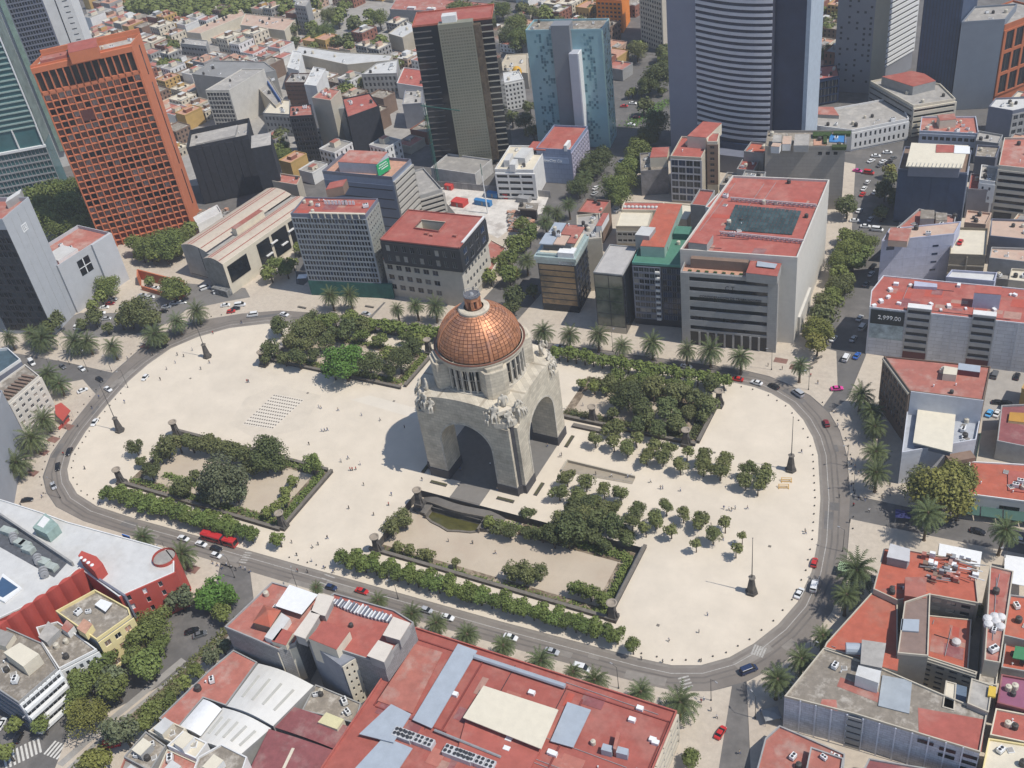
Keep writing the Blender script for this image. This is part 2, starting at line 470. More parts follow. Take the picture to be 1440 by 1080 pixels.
def clutter(root, poly, z, n=4, seed=0, ac=True):
	"""water tanks, air conditioners, vents standing on a roof"""
	r = random.Random(seed)
	if not TANKM:
		b = MB().lathe([(0.0, 1.7), (0.25, 1.7), (0.3, 1.55), (0.7, 1.4), (0.75, 1.25), (0.75, 0.1), (0.7, 0.0)][::-1], 12)
		TANKM['tk'] = b.mesh('water_tank', mat('black_tank', (0.06, 0.055, 0.05), 0.6))
		TANKM['tb'] = b.mesh('water_tank', mat('cream_tank', (0.55, 0.50, 0.40), 0.6))
		b = MB().box(-0.9, 0.9, -0.6, 0.6, 0.15, 1.3, 0).box(-0.95, 0.95, -0.65, 0.65, 0.0, 0.15, 1)
		b.cyl(-0.42, 0, 1.3, 1.42, 0.36, 0.36, 10, 1); b.cyl(0.42, 0, 1.3, 1.42, 0.36, 0.36, 10, 1)
		TANKM['ac'] = b.mesh('air_conditioner', [WPAINT, DARK])
		b = MB().cyl(0, 0, 0, 0.8, 0.14, 0.14, 8).cyl(0, 0, 0.8, 1.0, 0.26, 0.1, 8)
		TANKM['vp'] = b.mesh('vent_pipe', WPAINT)
		b = MB().box(-0.8, 0.8, -0.8, 0.8, 0, 0.35, 0).box(-0.65, 0.65, -0.65, 0.65, 0.35, 0.5, 1)
		TANKM['sk'] = b.mesh('skylight', [WPAINT, G_CURT])
	q = inset(poly, 1.6)
	if len(q) < 3: return
	a, b_, c_ = q[0], q[1], q[-1]
	for _ in range(n):
		s, t = r.random(), r.random()
		p = a + (b_ - a) * s + (c_ - a) * t
		k = r.choice(['tk', 'tk', 'tb', 'ac', 'ac', 'vp', 'vp', 'sk'] if ac else ['tk', 'tb', 'vp', 'sk'])
		me = TANKM[k]
		inst(me.name.split('.')[0], me, root, Matrix.Translation((p.x, p.y, z + 0.02)) @ Matrix.Rotation(r.uniform(0, 3), 4, 'Z') @ Matrix.Scale(r.uniform(0.8, 1.25), 4))
_hm = bpy.data.materials.new('haze')
_hm.use_nodes = True
_n = _hm.node_tree
for _x in list(_n.nodes): _n.nodes.remove(_x)
_o = _n.nodes.new('ShaderNodeOutputMaterial'); _v = _n.nodes.new('ShaderNodeVolumePrincipled')
_v.inputs['Color'].default_value = (0.93, 0.94, 0.96, 1)
_v.inputs['Density'].default_value = 0.00018
_v.inputs['Anisotropy'].default_value = 0.2
_n.links.new(_v.outputs[0], _o.inputs['Volume'])
hz = MB().box(-2900, 1800, -1200, 3500, -4.6, 246).build('haze', _hm, None, kind='stuff')
def wear(root, P, z, n, seed, mats=None, pipes=3):
	"""repair patches, seams and cable runs lying on a flat roof"""
	r = random.Random(seed); q = inset(P, 1.2); a, b_, c_ = q[0], q[1], q[-1]
	L1, L2 = (b_ - a).length, (c_ - a).length; u = (b_ - a) / L1; v = (c_ - a) / L2
	mats = mats or [REDROOF2, mat('new_red_patch', (0.42, 0.09, 0.06), 0.8, 0.1, 0.5), mat('worn_red_patch', (0.40, 0.23, 0.18), 0.9, 0.2, 0.6), MAROON]
	b = MB(); zz = z + 0.02
	for i in range(n):
		x, y = r.uniform(0, L1 * .8), r.uniform(0, L2 * .8); w, h = min(r.uniform(1.5, 8), L1 - x), min(r.uniform(1.0, 6), L2 - y); zz += 0.004
		p = [a + u * x + v * y, a + u * (x + w) + v * y, a + u * (x + w) + v * (y + h), a + u * x + v * (y + h)]
		b.prism(p, z, zz, i % len(mats), i % len(mats))
	b.build('roof_patches', mats, root, kind='stuff')
	b = MB()
	for i in range(pipes):
		x, y = r.uniform(0, L1 * .6), r.uniform(0, L2); p = a + u * x + v * y; e = p + (u * r.uniform(5, L1 * .38) if i % 2 else u * r.uniform(0, 1) + v * (L2 - y) * .9)
		b.tube((p.x, p.y, z + .2), (e.x, e.y, z + .2), 0.09, 4, i % 2)
	b.build('roof_pipes', [STEEL, DARK], root, kind='stuff')
# ================================================================ THE GROUND
RING_IN = [(-163.7, 15.3), (-165.5, 3), (-165.3, -9), (-162.6, -24.5), (-158.8, -40), (-153.8, -52.8), (-149, -59.5), (-143.8, -63.8), (-135, -68.5), (-123.2, -71.0), (-105, -71.2),
 (-86.9, -70.6), (-34.2, -69.3), (33.8, -67.4), (77.1, -65.5), (86, -64.6), (93.3, -61.8), (99.6, -56.6), (104.4, -49.8), (108.8, -41), (111.7, -31.5), (112.6, -19),
 (111.3, -6), (107.8, 12), (102.3, 31.7), (98.6, 40), (93.4, 48), (87, 54.6), (79.5, 58.8), (73, 60.6), (60, 61.3), (0, 57.2), (-60, 52.4), (-110, 47.5), (-134, 43), (-148, 35.5), (-157.5, 26)]
RING_OUT = [(-174.3, 27.6), (-177, 12), (-176.5, -4), (-172.5, -22), (-167, -41), (-162, -55), (-155, -65.5), (-147, -71.5), (-137.4, -76.1), (-122, -78.2), (-80, -77.8), (-36.3, -76.8),
			(37.6, -74.9), (80, -73.0), (90, -72), (98.4, -68.6), (106, -62.5), (113.4, -53), (118, -43), (121.2, -31.6), (121.6, -17), (119.5, -3.2), (115.8, 17), (110.8, 34.5), (106, 46),
			(100.5, 54.3), (92.5, 61.5), (84, 65.6), (76, 68.2), (65, 69.2), (0, 65.2), (-60, 61), (-110, 57.5), (-134, 53.5), (-150, 46.5), (-165, 37)]
G2 = [(-17.5, -54.6), (62.6, -54.6), (62.6, -26.2), (-17.5, -26.2)]         # the sunken garden in front of the monument
G2D = 3.2
def sheet(name, outer, z, m, holes=(), kerb=0.0, **kw):
	outer = ccw(outer)
	loops = [[Vector((p[0], p[1], 0)) for p in outer]] + [[Vector((p[0], p[1], 0)) for p in h] for h in holes]
	pts = [p for l in loops for p in l]
	b = MB(); b.v = [(p.x, p.y, z) for p in pts]
	for t in tessellate_polygon(loops):
		a, c, d = (pts[i] for i in t)
		if (c.x - a.x) * (d.y - a.y) - (c.y - a.y) * (d.x - a.x) < 0: t = t[::-1]
		b.f.append(list(t)); b.m.append(0)
	if kerb:
		n = len(outer); k = len(b.v)
		b.v += [(p[0], p[1], z) for p in outer] + [(p[0], p[1], z - kerb) for p in outer]
		for i in range(n):
			j = (i + 1) % n
			b.f.append([k + n + i, k + n + j, k + j, k + i]); b.m.append(1 if isinstance(m, list) else 0)
	kw.setdefault('kind', 'structure')
	return b.build(name, m, None, **kw)
KERB = mat('kerb_stone', (0.42, 0.39, 0.35), 0.9, 0.1, 0.5)
sheet('ground', [(-2600, -900), (1500, -900), (1500, 3200), (-2600, 3200)], -0.14, ASPH, holes=[G2])
sheet('plaza', RING_IN, 0.0, [PLAZA, KERB], holes=[G2], kerb=0.14)
def pad(px, m=None, name='pavement', world=False, z=0.0):
	poly = px if world else [W(*p) for p in px]
	return sheet(name, [(p[0], p[1]) for p in poly], z, [m or PAVE, KERB], kerb=0.14)
RO = RING_OUT
# north-west and north pavement along the ring
pad([W(0, 470), W(0, 493), W(92, 509), W(158, 524), Vector((-177.4, 13))] + [RO[0], RO[-1], RO[-2], RO[-3], RO[-4], (-92, 58.8)] + [(-92, 72), (-140, 74), (-175, 120), (-260, 120), (-330, 60)], world=True, name='pavement')
pad([(-90.5, 59.2), (-60, 61.2), (-51.5, 61.8), (-50, 110), (-53, 150), (-100, 150), (-135, 110), (-136, 74), (-91, 72)], world=True)
pad([(-30, 63.4), (0, 65.4), (65, 69.4), (76, 68.4), (84, 65.8), (92.5, 61.7), (98, 57), (100, 70), (95, 90), (84, 92), (84, 165), (70, 240), (20, 250), (-28, 240), (-27, 120)], world=True)
# west pavement
pad([(-173, -20), (-167.3, -41), (-162.3, -55), (-155.3, -65.8), (-147.2, -71.8), (-137.5, -76.4), (-122, -78.5), (-80, -78.1), (-62, -77.6), (-57, -86), (-63, -100), (-75, -122), (-100, -140), (-118, -125), (-200, -80), (-215, -35), (-186, -14)], world=True)
# south pavement
pad([(-50, -77.3), (-36.3, -77.0), (37.6, -75.1), (80, -73.2), (90, -72.2), (98.6, -68.8), (103, -65.4), (108, -95), (110, -150), (40, -180), (-40, -190), (-62, -145), (-44, -118), (-33, -100), (-42, -86)], world=True)
# east pavements
pad([(106.2, -62.7), (113.6, -53.1), (118.2, -43.1), (121.4, -31.6), (121.8, -17), (119.7, -3.2), (118.2, 6), (140, 6.5), (200, 9), (230, -60), (200, -130), (128, -130), (114, -86)], world=True)
pad([(116, 16.5), (111, 34.5), (106.2, 46), (100.8, 54.3), (105, 64), (105.5, 90), (101, 150), (97, 230), (190, 240), (240, 140), (220, 20), (150, 17)], world=True)
# street in front of the shaded arch and other patches of another paving
patch = lambda px, z, m, name='paving': sheet(name, [tuple(W(*p)) for p in px], z, m)
patch([(150, 474), (165, 440), (200, 415), (258, 398), (345, 405), (352, 418), (318, 424), (262, 436), (235, 455), (190, 470)], 0.004, ASPH2, 'car_park')
patch([(75, 455), (112, 440), (165, 440), (150, 474), (95, 476)], 0.005, ASPH2, 'car_park')
sheet('dark_axis_path', [(-5.2, -26.1), (6.2, -26.1), (6.2, 18), (-5.2, 18)], 0.006, mat('dark_paving', (0.20, 0.185, 0.165), 0.85, 0.08, 0.4))  # dark path along the axis of the monument
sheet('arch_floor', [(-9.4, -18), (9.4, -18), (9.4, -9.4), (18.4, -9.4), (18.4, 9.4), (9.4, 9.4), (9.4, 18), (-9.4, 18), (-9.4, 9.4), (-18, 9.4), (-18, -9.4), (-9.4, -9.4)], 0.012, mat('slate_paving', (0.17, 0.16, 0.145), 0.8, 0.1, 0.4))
pad([(268, 930), (332, 868), (343, 874), (300, 922), (215, 1000), (120, 1088), (92, 1082), (165, 1014)], PAVEG, 'median', z=0.03)
pad([(255, 925), (262, 930), (165, 1010), (88, 1078), (80, 1074), (160, 1004)], PAVEG, 'median', z=0.05)
patch([(492, 562), (520, 556), (600, 578), (590, 590)], 0.004, PLAZA2)
patch([(322, 596), (360, 618), (424, 604), (452, 556), (390, 541), (345, 560)], 0.004, mat('plaza_damp', (0.605, 0.53, 0.422), 0.8, 0.07, 0.2))
# the garden soil and paths
SOIL = mat('garden_soil', (0.16, 0.12, 0.08), 0.95, 0.25, 0.4, stain=(0.42, 0.34, 0.25), stain_amt=0.9, stain_scale=0.16)
GPATH = mat('garden_gravel', (0.50, 0.42, 0.32), 0.95, 0.08, 0.2, stain=(0.40, 0.32, 0.24), stain_amt=0.6, stain_scale=0.1)
sheet('sunken_garden_floor', G2, -G2D, GPATH)
b = MB()
for i in range(4):
	p, q = G2[i], G2[(i + 1) % 4]
	b.add([(p[0], p[1], -G2D), (q[0], q[1], -G2D), (q[0], q[1], 0), (p[0], p[1], 0)], [(3, 2, 1, 0)])
VOLC = mat('volcanic_stone', (0.085, 0.078, 0.07), 0.9, 0.25, 0.7, stain=(0.16, 0.14, 0.12), stain_amt=0.5, stain_scale=0.4)
VOLC2 = mat('worn_volcanic_stone', (0.17, 0.15, 0.125), 0.9, 0.2, 0.7)
b.build('sunken_garden_retaining_wall', VOLC, None, kind='structure')
def garden_wall(path, label, h=1.3, w=0.9, z0=0.0):
	t = thing('garden_wall', label, 'wall', (path[0][0], path[0][1], z0))
	for i in range(len(path) - 1):
		p, q = Vector(path[i]), Vector(path[i + 1]); L = (q - p).length; u = (q - p) / L
		MB().ubox(p, u, 0, L, 0, w, z0, z0 + h).build('wall_run', VOLC, t)
		MB().ubox(p, u, -0.1, L + 0.1, -0.12, w + 0.12, z0 + h, z0 + h + 0.2).build('coping', VOLC2, t)
	return t
GW = [('garden_bed', [(-121, -57.5), (-52.5, -57.5), (-52.5, -28.5), (-121, -28.5)]), ('garden_bed', [(-116, 22.0), (-53, 22.0), (-53, 44), (-116, 44)]),
 ('garden_bed', [(13, 25), (62.5, 25), (62.5, 49), (13, 49)])]
for nm, poly in GW:
	sheet(nm, poly, 0.02, SOIL, kind='structure')
sheet('garden_path', [(-117, -54), (-57, -54), (-57, -32), (-117, -32)], 0.03, GPATH)
sheet('garden_path', [(-112, 25.5), (-57, 25.5), (-57, 40), (-112, 40)], 0.03, GPATH)
sheet('garden_path', [(16, 29), (50, 29), (50, 42), (16, 42)], 0.03, GPATH)
sheet('planting_bed', [(-17.4, -54.5), (62.5, -54.5), (62.5, -50), (-17.4, -50)], -G2D + 0.02, SOIL)
sheet('planting_bed', [(22, -31.5), (62.4, -31.5), (62.4, -26.3), (22, -26.3)], -G2D + 0.02, SOIL)
sheet('planting_bed', [(57, -49), (62.4, -49), (62.4, -32), (57, -32)], -G2D + 0.02, SOIL)
garden_wall([(-122, -58.4), (-51.6, -58.4)], 'long dark stone wall along the road side of the west garden beyond the clipped trees', h=1.2)
garden_wall([(-51.6, -57.4), (-51.6, -28.4)], 'dark stone wall on the monument side of the west garden with shrubs behind it', h=1.2)
garden_wall([(-122, -28), (-53, -28)], 'dark stone wall behind the curved row of trees in the west garden', h=1.0)
garden_wall([(-18, -55.4), (63.4, -55.4)], 'long dark stone wall on the road side of the sunken garden before the monument', h=1.0)
garden_wall([(63.4, -54.4), (63.4, -25.8)], 'dark stone wall on the right end of the sunken garden next to the open plaza', h=1.0)
garden_wall([(-117, 21.2), (-52.4, 21.2)], 'dark stone wall along the plaza edge of the far left garden', h=1.0)
garden_wall([(-51.8, 22.2), (-51.8, 45)], 'dark stone wall at the right end of the far left garden', h=1.0)
garden_wall([(12, 24.2), (63.2, 24.2)], 'dark stone wall on the near side of the garden to the right behind the monument', h=1.2)
garden_wall([(63.2, 25.2), (63.2, 50)], 'dark stone wall at the right end of the garden behind the monument', h=1.2)
garden_wall([(19.5, 21.2), (31, 21.2)], 'short dark bench wall right behind the monument beside a brazier', h=0.8, w=1.4)
# lane lines, crosswalk bars
b = MB()
mid = []
n = len(RING_OUT)
def along(poly, off, step):
	pts = inset(poly, off); out = []
	for i in range(len(pts)):
		p, q = pts[i], pts[(i + 1) % len(pts)]; L = (q - p).length; k = max(1, int(L / step))
		for j in range(k):
			out.append((p + (q - p) * (j / k), (q - p).normalized()))
	return out
RI = ccw(RING_IN)
line = inset(RI, -2.6)
def ribbon(name, pts, w, z, m, closed=True):
	b = MB(); n = len(pts)
	V = [Vector(p[:2]) for p in pts]
	for i in range(n):
		if closed: d = (V[(i + 1) % n] - V[i - 1]).normalized()
		else: d = (V[min(i + 1, n - 1)] - V[max(i - 1, 0)]).normalized()
		k = Vector((-d.y, d.x)) * w / 2
		b.v += [(V[i].x + k.x, V[i].y + k.y, z), (V[i].x - k.x, V[i].y - k.y, z)]
	for i in range(n if closed else n - 1):
		j = (i + 1) % n
		b.f.append([2 * i, 2 * i + 1, 2 * j + 1, 2 * j]); b.m.append(0)
	return b.build(name, m, None, kind='structure')
road = RO + []
bb = MB()
hl = [Vector(p) for p in RING_IN]
sheet('ring_road', inset(ccw(RING_OUT), -0.02), -0.134, mat('ring_asphalt', (0.20, 0.175, 0.15), 0.92, 0.13, 0.12, stain=(0.26, 0.23, 0.195), stain_amt=0.6, stain_scale=0.04), holes=[[tuple(p) for p in inset(RI, 0.05)]])
ribbon('lane_marking', line, 0.22, -0.128, mat('worn_paint', (0.42, 0.40, 0.36), 0.9, 0.3, 1.5))
ribbon('road_gutter', inset(RI, -0.5), 0.9, -0.130, mat('gutter_concrete', (0.24, 0.215, 0.185), 0.9, 0.12, 0.4))
def bars(pa, pb, n, w, l, z=-0.126, name='crosswalk_marking'):
	"""zebra bars between two ground points"""
	A, B = W(*pa), W(*pb); u = (B - A).normalized(); v = Vector((-u.y, u.x)); L = (B - A).length
	b = MB()
	for i in range(n):
		c = A + u * (L * (i + 0.5) / n)
		q = [c - u * w / 2 - v * l / 2, c + u * w / 2 - v * l / 2, c + u * w / 2 + v * l / 2, c - u * w / 2 + v * l / 2]
		b.add([(p.x, p.y, z) for p in q], [(0, 1, 2, 3)])
	o = b.build(name, MATS['worn_paint'] if pa[0] > 200 else PAINT, None, kind='structure')
bars((4, 1072), (58, 1046), 9, 0.6, 5.5)
bars((68, 1050), (98, 1062), 7, 0.6, 4.5)
bars((340, 792), (352, 772), 6, 0.4, 2.5)
bars((470, 802), (448, 828), 5, 0.4, 4.0)
bars((960, 950), (968, 968), 4, 0.5, 3.0)
bars((1058, 912), (1076, 918), 5, 0.5, 3.5)
sheet('planting_bed', [tuple(W(*p)) for p in ((272, 932), (330, 876), (336, 878), (296, 922), (212, 997), (118, 1080), (104, 1078), (170, 1016))], 0.045, SOIL)
patch([(1384, 516), (1452, 518), (1452, 600), (1380, 606)], 0.006, mat('yard_concrete', (0.36, 0.33, 0.29), 0.9, 0.12, 0.2), 'car_park')
r_ = random.Random(2)
STRK = mat('tyre_polished_asphalt', (0.155, 0.138, 0.12), 0.8, 0.2, 0.15)
for off in (-4.0, -5.7):
	ribbon('tyre_track', inset(RI, off), 0.55, -0.1325, STRK)
b = MB()
for k, (p, d) in enumerate(r_.sample(along(RI, -5.0, 3.0), 34)):
	w, l = r_.uniform(.5, 1.6), r_.uniform(1.5, 6); v = Vector((-d.y, d.x)); p = p - v * r_.uniform(-2.2, 1.8); z = -0.1315 + k * 1e-4
	b.add([(q.x, q.y, z) for q in (p - d * l - v * w, p + d * l - v * w, p + d * l + v * w, p - d * l + v * w)], [(0, 1, 2, 3)], k % 2)
b.build('road_patch', [ASPH, mat('pale_patch', (0.25, 0.225, 0.195), 0.9, 0.15, 0.4)], None, kind='structure')
b = MB()
for k in range(26):
	p = W(r_.uniform(200, 1120), r_.uniform(500, 900))
	if (abs(p.x) < 30 and abs(p.y) < 30) or (-18 < p.x < 63 and -56 < p.y < -25) or not -150 < p.x < 100 or not -62 < p.y < 52: continue
	b.box(p.x - .45, p.x + .45, p.y - .45, p.y + .45, 0, 0.012)
b.build('drain_cover', VOLC2, None, kind='structure')
# ================================================================ THE MONUMENT
STONE = mat('monument_stone', (0.60, 0.535, 0.42), 0.9, 0.17, 0.25, stain=(0.33, 0.28, 0.21), stain_amt=0.55, stain_scale=0.16, brick=(2.4, 1.15, 0.05, 0.2))
STONE2 = mat('monument_carved_stone', (0.50, 0.46, 0.385), 0.92, 0.2, 0.9, stain=(0.28, 0.25, 0.2), stain_amt=0.6, stain_scale=0.5, bump=0.5)
PLINTH = mat('monument_dark_plinth', (0.075, 0.073, 0.078), 0.7, 0.15, 0.3, brick=(2.4, 1.15, 0.03, 0.2))
COPPER = mat('copper_panel', (0.55, 0.255, 0.135), 0.52, 0.16, 0.5, metal=0.5, spec=0.35, rnd=0.20, stain=(0.36, 0.21, 0.17), stain_amt=0.6, stain_scale=0.30)
COPPERD = mat('copper_seam', (0.16, 0.065, 0.04), 0.6, 0.2, 0.5, metal=0.4)
mon = thing('monument', 'great domed stone monument with four tall arches and a copper dome', 'monument')
def rot4(x, y, k):
	for _ in range(k):
		x, y = -y, x
	return x, y
def arch_slab(k):
	F, K = (-18.0, 1.0) if k % 2 == 0 else (-18.7, 15.9 / 16.6)
	"""one face of the square body with its arch, 8.5 m deep"""
	hw, sp, ap = 9.4, 16.9, 26.3
	arch = [(-hw, 0)] + [(-hw * math.cos(math.pi * i / 16), sp + (ap - sp) * math.sin(math.pi * i / 16)) for i in range(17)] + [(hw, 0)]
	top = [(16.6 * K, 0), (16.6 * K, 28), (13.7, 28), (13.7, 34.6), (9, 35.5), (4.5, 36.0), (0, 36.15), (-4.5, 36.0), (-9, 35.5), (-13.7, 34.6), (-13.7, 28), (-16.6 * K, 28), (-16.6 * K, 0)]
	prof = top + arch
	pts = [Vector((p[0], p[1], 0)) for p in prof]
	b = MB(); n = len(prof)
	for d in (F, -9.5):
		for p in prof:
			x, y = rot4(p[0], d, k); b.v.append((x, y, p[1]))
	for t in tessellate_polygon([pts]):
		a, c, d = (pts[i] for i in t)
		if (c.x - a.x) * (d.y - a.y) - (c.y - a.y) * (d.x - a.x) < 0: t = t[::-1]
		b.f.append(list(t)); b.m.append(0)
		b.f.append([i + n for i in t][::-1]); b.m.append(0)
	for i in range(n):
		j = (i + 1) % n
		b.f.append([i, i + n, j + n, j]); b.m.append(0)
	b.build('arch_face', STONE, mon)
	b = MB()                                                  # moulding around the arch
	for i in range(16):
		a0, a1 = math.pi * i / 16, math.pi * (i + 1) / 16
		q = []
		for a, r in ((a0, 1.0), (a1, 1.0), (a1, 1.07), (a0, 1.07)):
			q.append((-hw * r * math.cos(a), sp + (ap - sp) * r * math.sin(a)))
		for d, s in ((F - .12, 1),):
			vs = []
			for (x, z) in q:
				X, Y = rot4(x, d, k); vs.append((X, Y, z))
			for (x, z) in q:
				X, Y = rot4(x, F + .1, k); vs.append((X, Y, z))
			b.add(vs, [(0, 1, 2, 3), (3, 2, 6, 7), (4, 5, 1, 0)])
	for s in (-1, 1):
		vs = []
		for d in (F - .12, F + .1):
			for x, z in ((s * hw, 3.6), (s * hw * 1.07, 3.6), (s * hw * 1.07, sp), (s * hw, sp)):
				X, Y = rot4(x, d, k); vs.append((X, Y, z))
		b.add(vs, [(0, 1, 2, 3) if s > 0 else (3, 2, 1, 0), (1, 5, 6, 2), (0, 3, 7, 4)])
	b.build('arch_moulding', STONE2, mon)
for k in range(4):
	arch_slab(k)
	b = MB()
	sx, sy = ((1, -1), (1, 1), (-1, 1), (-1, -1))[k]
	L = [(9.2, 18.25), (16.85, 18.25), (16.85, 17.1), (17.7, 16.15), (18.95, 16.15), (18.95, 9.2), (9.2, 9.2)]
	b.prism(ccw([(x * sx, y * sy) for x, y in L]), 0, 3.5)
	b.build('plinth', PLINTH, mon)
	b = MB().prism(ccw([(x * sx, y * sy) for x, y in [(12, 16.9), (16.6, 16.9), (17.5, 16.0), (17.5, 12), (12, 12)]]), 3.4, 28.0)
	b.build('corner_core', PLINTH, mon)
	b = MB().prism([rot4(x, y, k) for x, y in [(11, -17.0), (13.7, -17.6), (17.6, -13.7), (17.0, -11), (11, -11)]], 27.5, 31.2)
	b.build('corner_ledge', STONE2, mon)
MB().prism([(x, y) for x, y in [(-17.9, -13.6), (-13.6, -17.9), (13.6, -17.9), (17.9, -13.6), (17.9, 13.6), (13.6, 17.9), (-13.6, 17.9), (-17.9, 13.6)]], 33.0, 34.45, bottom=True).build('terrace', mat('terrace_stone', (0.62, 0.55, 0.44), 0.9, 0.08, 0.3), mon)
b = MB()
for i, (r, z0, z1) in enumerate(((16.1, 34.46, 34.95), (15.5, 34.96, 35.4), (14.9, 35.41, 35.9), (14.3, 35.91, 36.4))):
	b = MB().cyl(0, 0, z0, z1, r, r, 56)
	b.build('drum_step', STONE2, mon)
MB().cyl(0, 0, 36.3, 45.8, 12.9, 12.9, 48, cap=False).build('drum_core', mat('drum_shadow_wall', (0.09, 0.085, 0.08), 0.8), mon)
MB().lathe([(13.6, 45.0), (14.1, 45.1), (14.2, 46.7), (14.75, 46.9), (14.75, 47.5), (13.9, 47.65)], 72, 0).build('drum_cornice', STONE, mon)
pil = {}
for bay in range(4):
	ab = math.radians(-90 + 90 * bay)
	for i in range(7):
		a = ab + math.radians(-29 + 58 * i / 6)
		if 'p' not in pil:
			pil['p'] = MB().box(12.8, 13.9, -0.27, 0.27, 36.4, 45.1).mesh('pilaster', STONE2)
		inst('pilaster', pil['p'], mon, Matrix.Rotation(a, 4, 'Z'))
		if i < 6:
			am = a + math.radians(58 / 12)
			if 'w' not in pil:
				m_ = MB().box(12.95, 13.12, -0.85, 0.85, 36.7, 44.9, 0)
				m_.box(13.12, 13.25, -0.85, 0.85, 36.5, 36.8, 1); m_.box(13.1, 13.22, -0.07, 0.07, 36.8, 44.9, 1)
				m_.box(13.1, 13.22, -0.85, 0.85, 40.8, 41.0, 1)
				pil['w'] = m_.mesh('drum_window', [G_DARK, STONE2])
			inst('drum_window', pil['w'], mon, Matrix.Rotation(am, 4, 'Z'))
	ad = math.radians(-45 + 90 * bay)                             # diagonal buttress
	b = MB()
	prof = [(12.5, -4.6), (16.0, -3.6), (16.6, -2.2), (16.6, 2.2), (16.0, 3.6), (12.5, 4.6)]
	c, s = math.cos(ad), math.sin(ad)
	b.prism([(x * c - y * s, x * s + y * c) for x, y in prof], 34.4, 45.4)
	b.prism([(x * c - y * s, x * s + y * c) for x, y in [(12.5, -3.6), (15.6, -2.6), (15.6, 2.6), (12.5, 3.6)]], 45.4, 46.6)
	b.build('buttress', STONE, mon, kind='stuff')
# dome: dark underlying shell, then copper panels laid one by one
DR, DZ, DH = 13.45, 47.6, 12.7
ROWS, TMAX = 14, math.radians(70)
def dome_pt(t, e=0.0):
	return (DR + e) * math.cos(t), DZ + (DH + e) * math.sin(t)
MB().lathe([dome_pt(TMAX * i / 28, -0.16) for i in range(29)], 72).build('dome_shell', COPPERD, mon, smooth=True)
rest = MB()
cam_az = math.atan2(CAM.y, CAM.x)
cand = []
for r in range(ROWS):
	n = (52, 52, 52, 52, 52, 52, 52, 52, 52, 40, 40, 40, 26, 26)[r]
	t0, t1 = TMAX * r / ROWS, TMAX * (r + 1) / ROWS
	g = 0.10
	da = math.tau / n
	vs = []
	for tt, e in ((t0 + 0.007, 0.0), (t1 - 0.007, 0.06)):
		R_, Z_ = dome_pt(tt, e)
		for aa in (g / max(R_, 2), da / 2, da - g / max(R_, 2)):
			vs.append((R_ * math.cos(aa), R_ * math.sin(aa), Z_))
	for tt in (t0 + 0.007, t1 - 0.007):
		R_, Z_ = dome_pt(tt, -0.16)
		for aa in (g / max(R_, 2), da / 2, da - g / max(R_, 2)):
			vs.append((R_ * math.cos(aa), R_ * math.sin(aa), Z_))
	fs = [(0, 1, 4, 3), (1, 2, 5, 4), (6, 7, 1, 0), (7, 8, 2, 1), (3, 4, 10, 9), (4, 5, 11, 10), (0, 3, 9, 6), (2, 8, 11, 5)]
	me = MB().add(vs, fs).mesh('copper_tile', COPPER)
	tm = (t0 + t1) / 2
	nz = Vector((math.cos(tm), 0, math.sin(tm)))
	for i in range(n):
		a = da * i
		nn = Vector((math.cos(a + da / 2) * math.cos(tm), math.sin(a + da / 2) * math.cos(tm), math.sin(tm)))
		R_, Z_ = dome_pt(tm)
		p = Vector((R_ * math.cos(a + da / 2), R_ * math.sin(a + da / 2), Z_))
		area = (R_ * da) * max(0, nn.dot((CAM - p).normalized()))
		cand.append((area, a, me, vs, fs))
cand.sort(key=lambda c: -c[0])
for area, a, me, vs, fs in cand[:298]:
	inst('copper_tile', me, mon, Matrix.Rotation(a, 4, 'Z'))
for area, a, me, vs, fs in cand[298:]:
	c, s = math.cos(a), math.sin(a)
	rest.add([(x * c - y * s, x * s + y * c, z) for x, y, z in vs], fs)
rest.build('copper_tile', COPPER, mon, kind='stuff')
for k in range(4):
	ad = math.radians(-45 + 90 * k)
	b = MB(); c, s = math.cos(ad), math.sin(ad); N = 24
	for i in range(N + 1):
		R_, Z_ = dome_pt(TMAX * i / N, 0.02); R2, Z2 = dome_pt(TMAX * i / N, 0.30)
		w = 0.55 - 0.25 * i / N
		for (r, z, y) in ((R_, Z_, -w), (R2, Z2, -w * 0.8), (R2, Z2, w * 0.8), (R_, Z_, w)):
			b.v.append((r * c - y * s, r * s + y * c, z))
	for i in range(N):
		for j in range(3):
			b.f.append([4 * i + j, 4 * i + j + 1, 4 * i + j + 5, 4 * i + j + 4]); b.m.append(0)
	b.build('dome_rib', COPPER, mon)
MB().lathe([(14.7, 47.35), (14.85, 47.7), (14.3, 47.9)], 72).build('dome_gutter', COPPERD, mon)
# lantern
MB().lathe([(4.7, 59.0), (5.0, 59.4), (5.0, 60.1), (4.7, 60.4), (3.2, 60.45)], 32).build('lantern_ring', STONE, mon)
b = MB()
for z, r in ((60.40, 3.1), (61.00, 3.1)):
	pass
MB().cyl(0, 0, 60.40, 61.10, 3.2, 3.2, 8, ph=math.pi / 8).build('lantern_base', COPPER, mon)
MB().cyl(0, 0, 61.10, 64.90, 2.2, 2.2, 8, ph=math.pi / 8).build('lantern_core', DARK, mon)
lp = MB().box(1.95, 2.95, -0.5, 0.5, 61.10, 64.90).mesh('lantern_pier', COPPER)
lq = MB().box(2.0, 2.5, -0.1, 0.1, 61.10, 64.10).mesh('lantern_mullion', COPPER)
for i in range(8):
	inst('lantern_pier', lp, mon, Matrix.Rotation(math.tau * i / 8 + math.pi / 8, 4, 'Z'))
	for d in (-0.16, 0.16):
		inst('lantern_mullion', lq, mon, Matrix.Rotation(math.tau * i / 8 + d, 4, 'Z'))
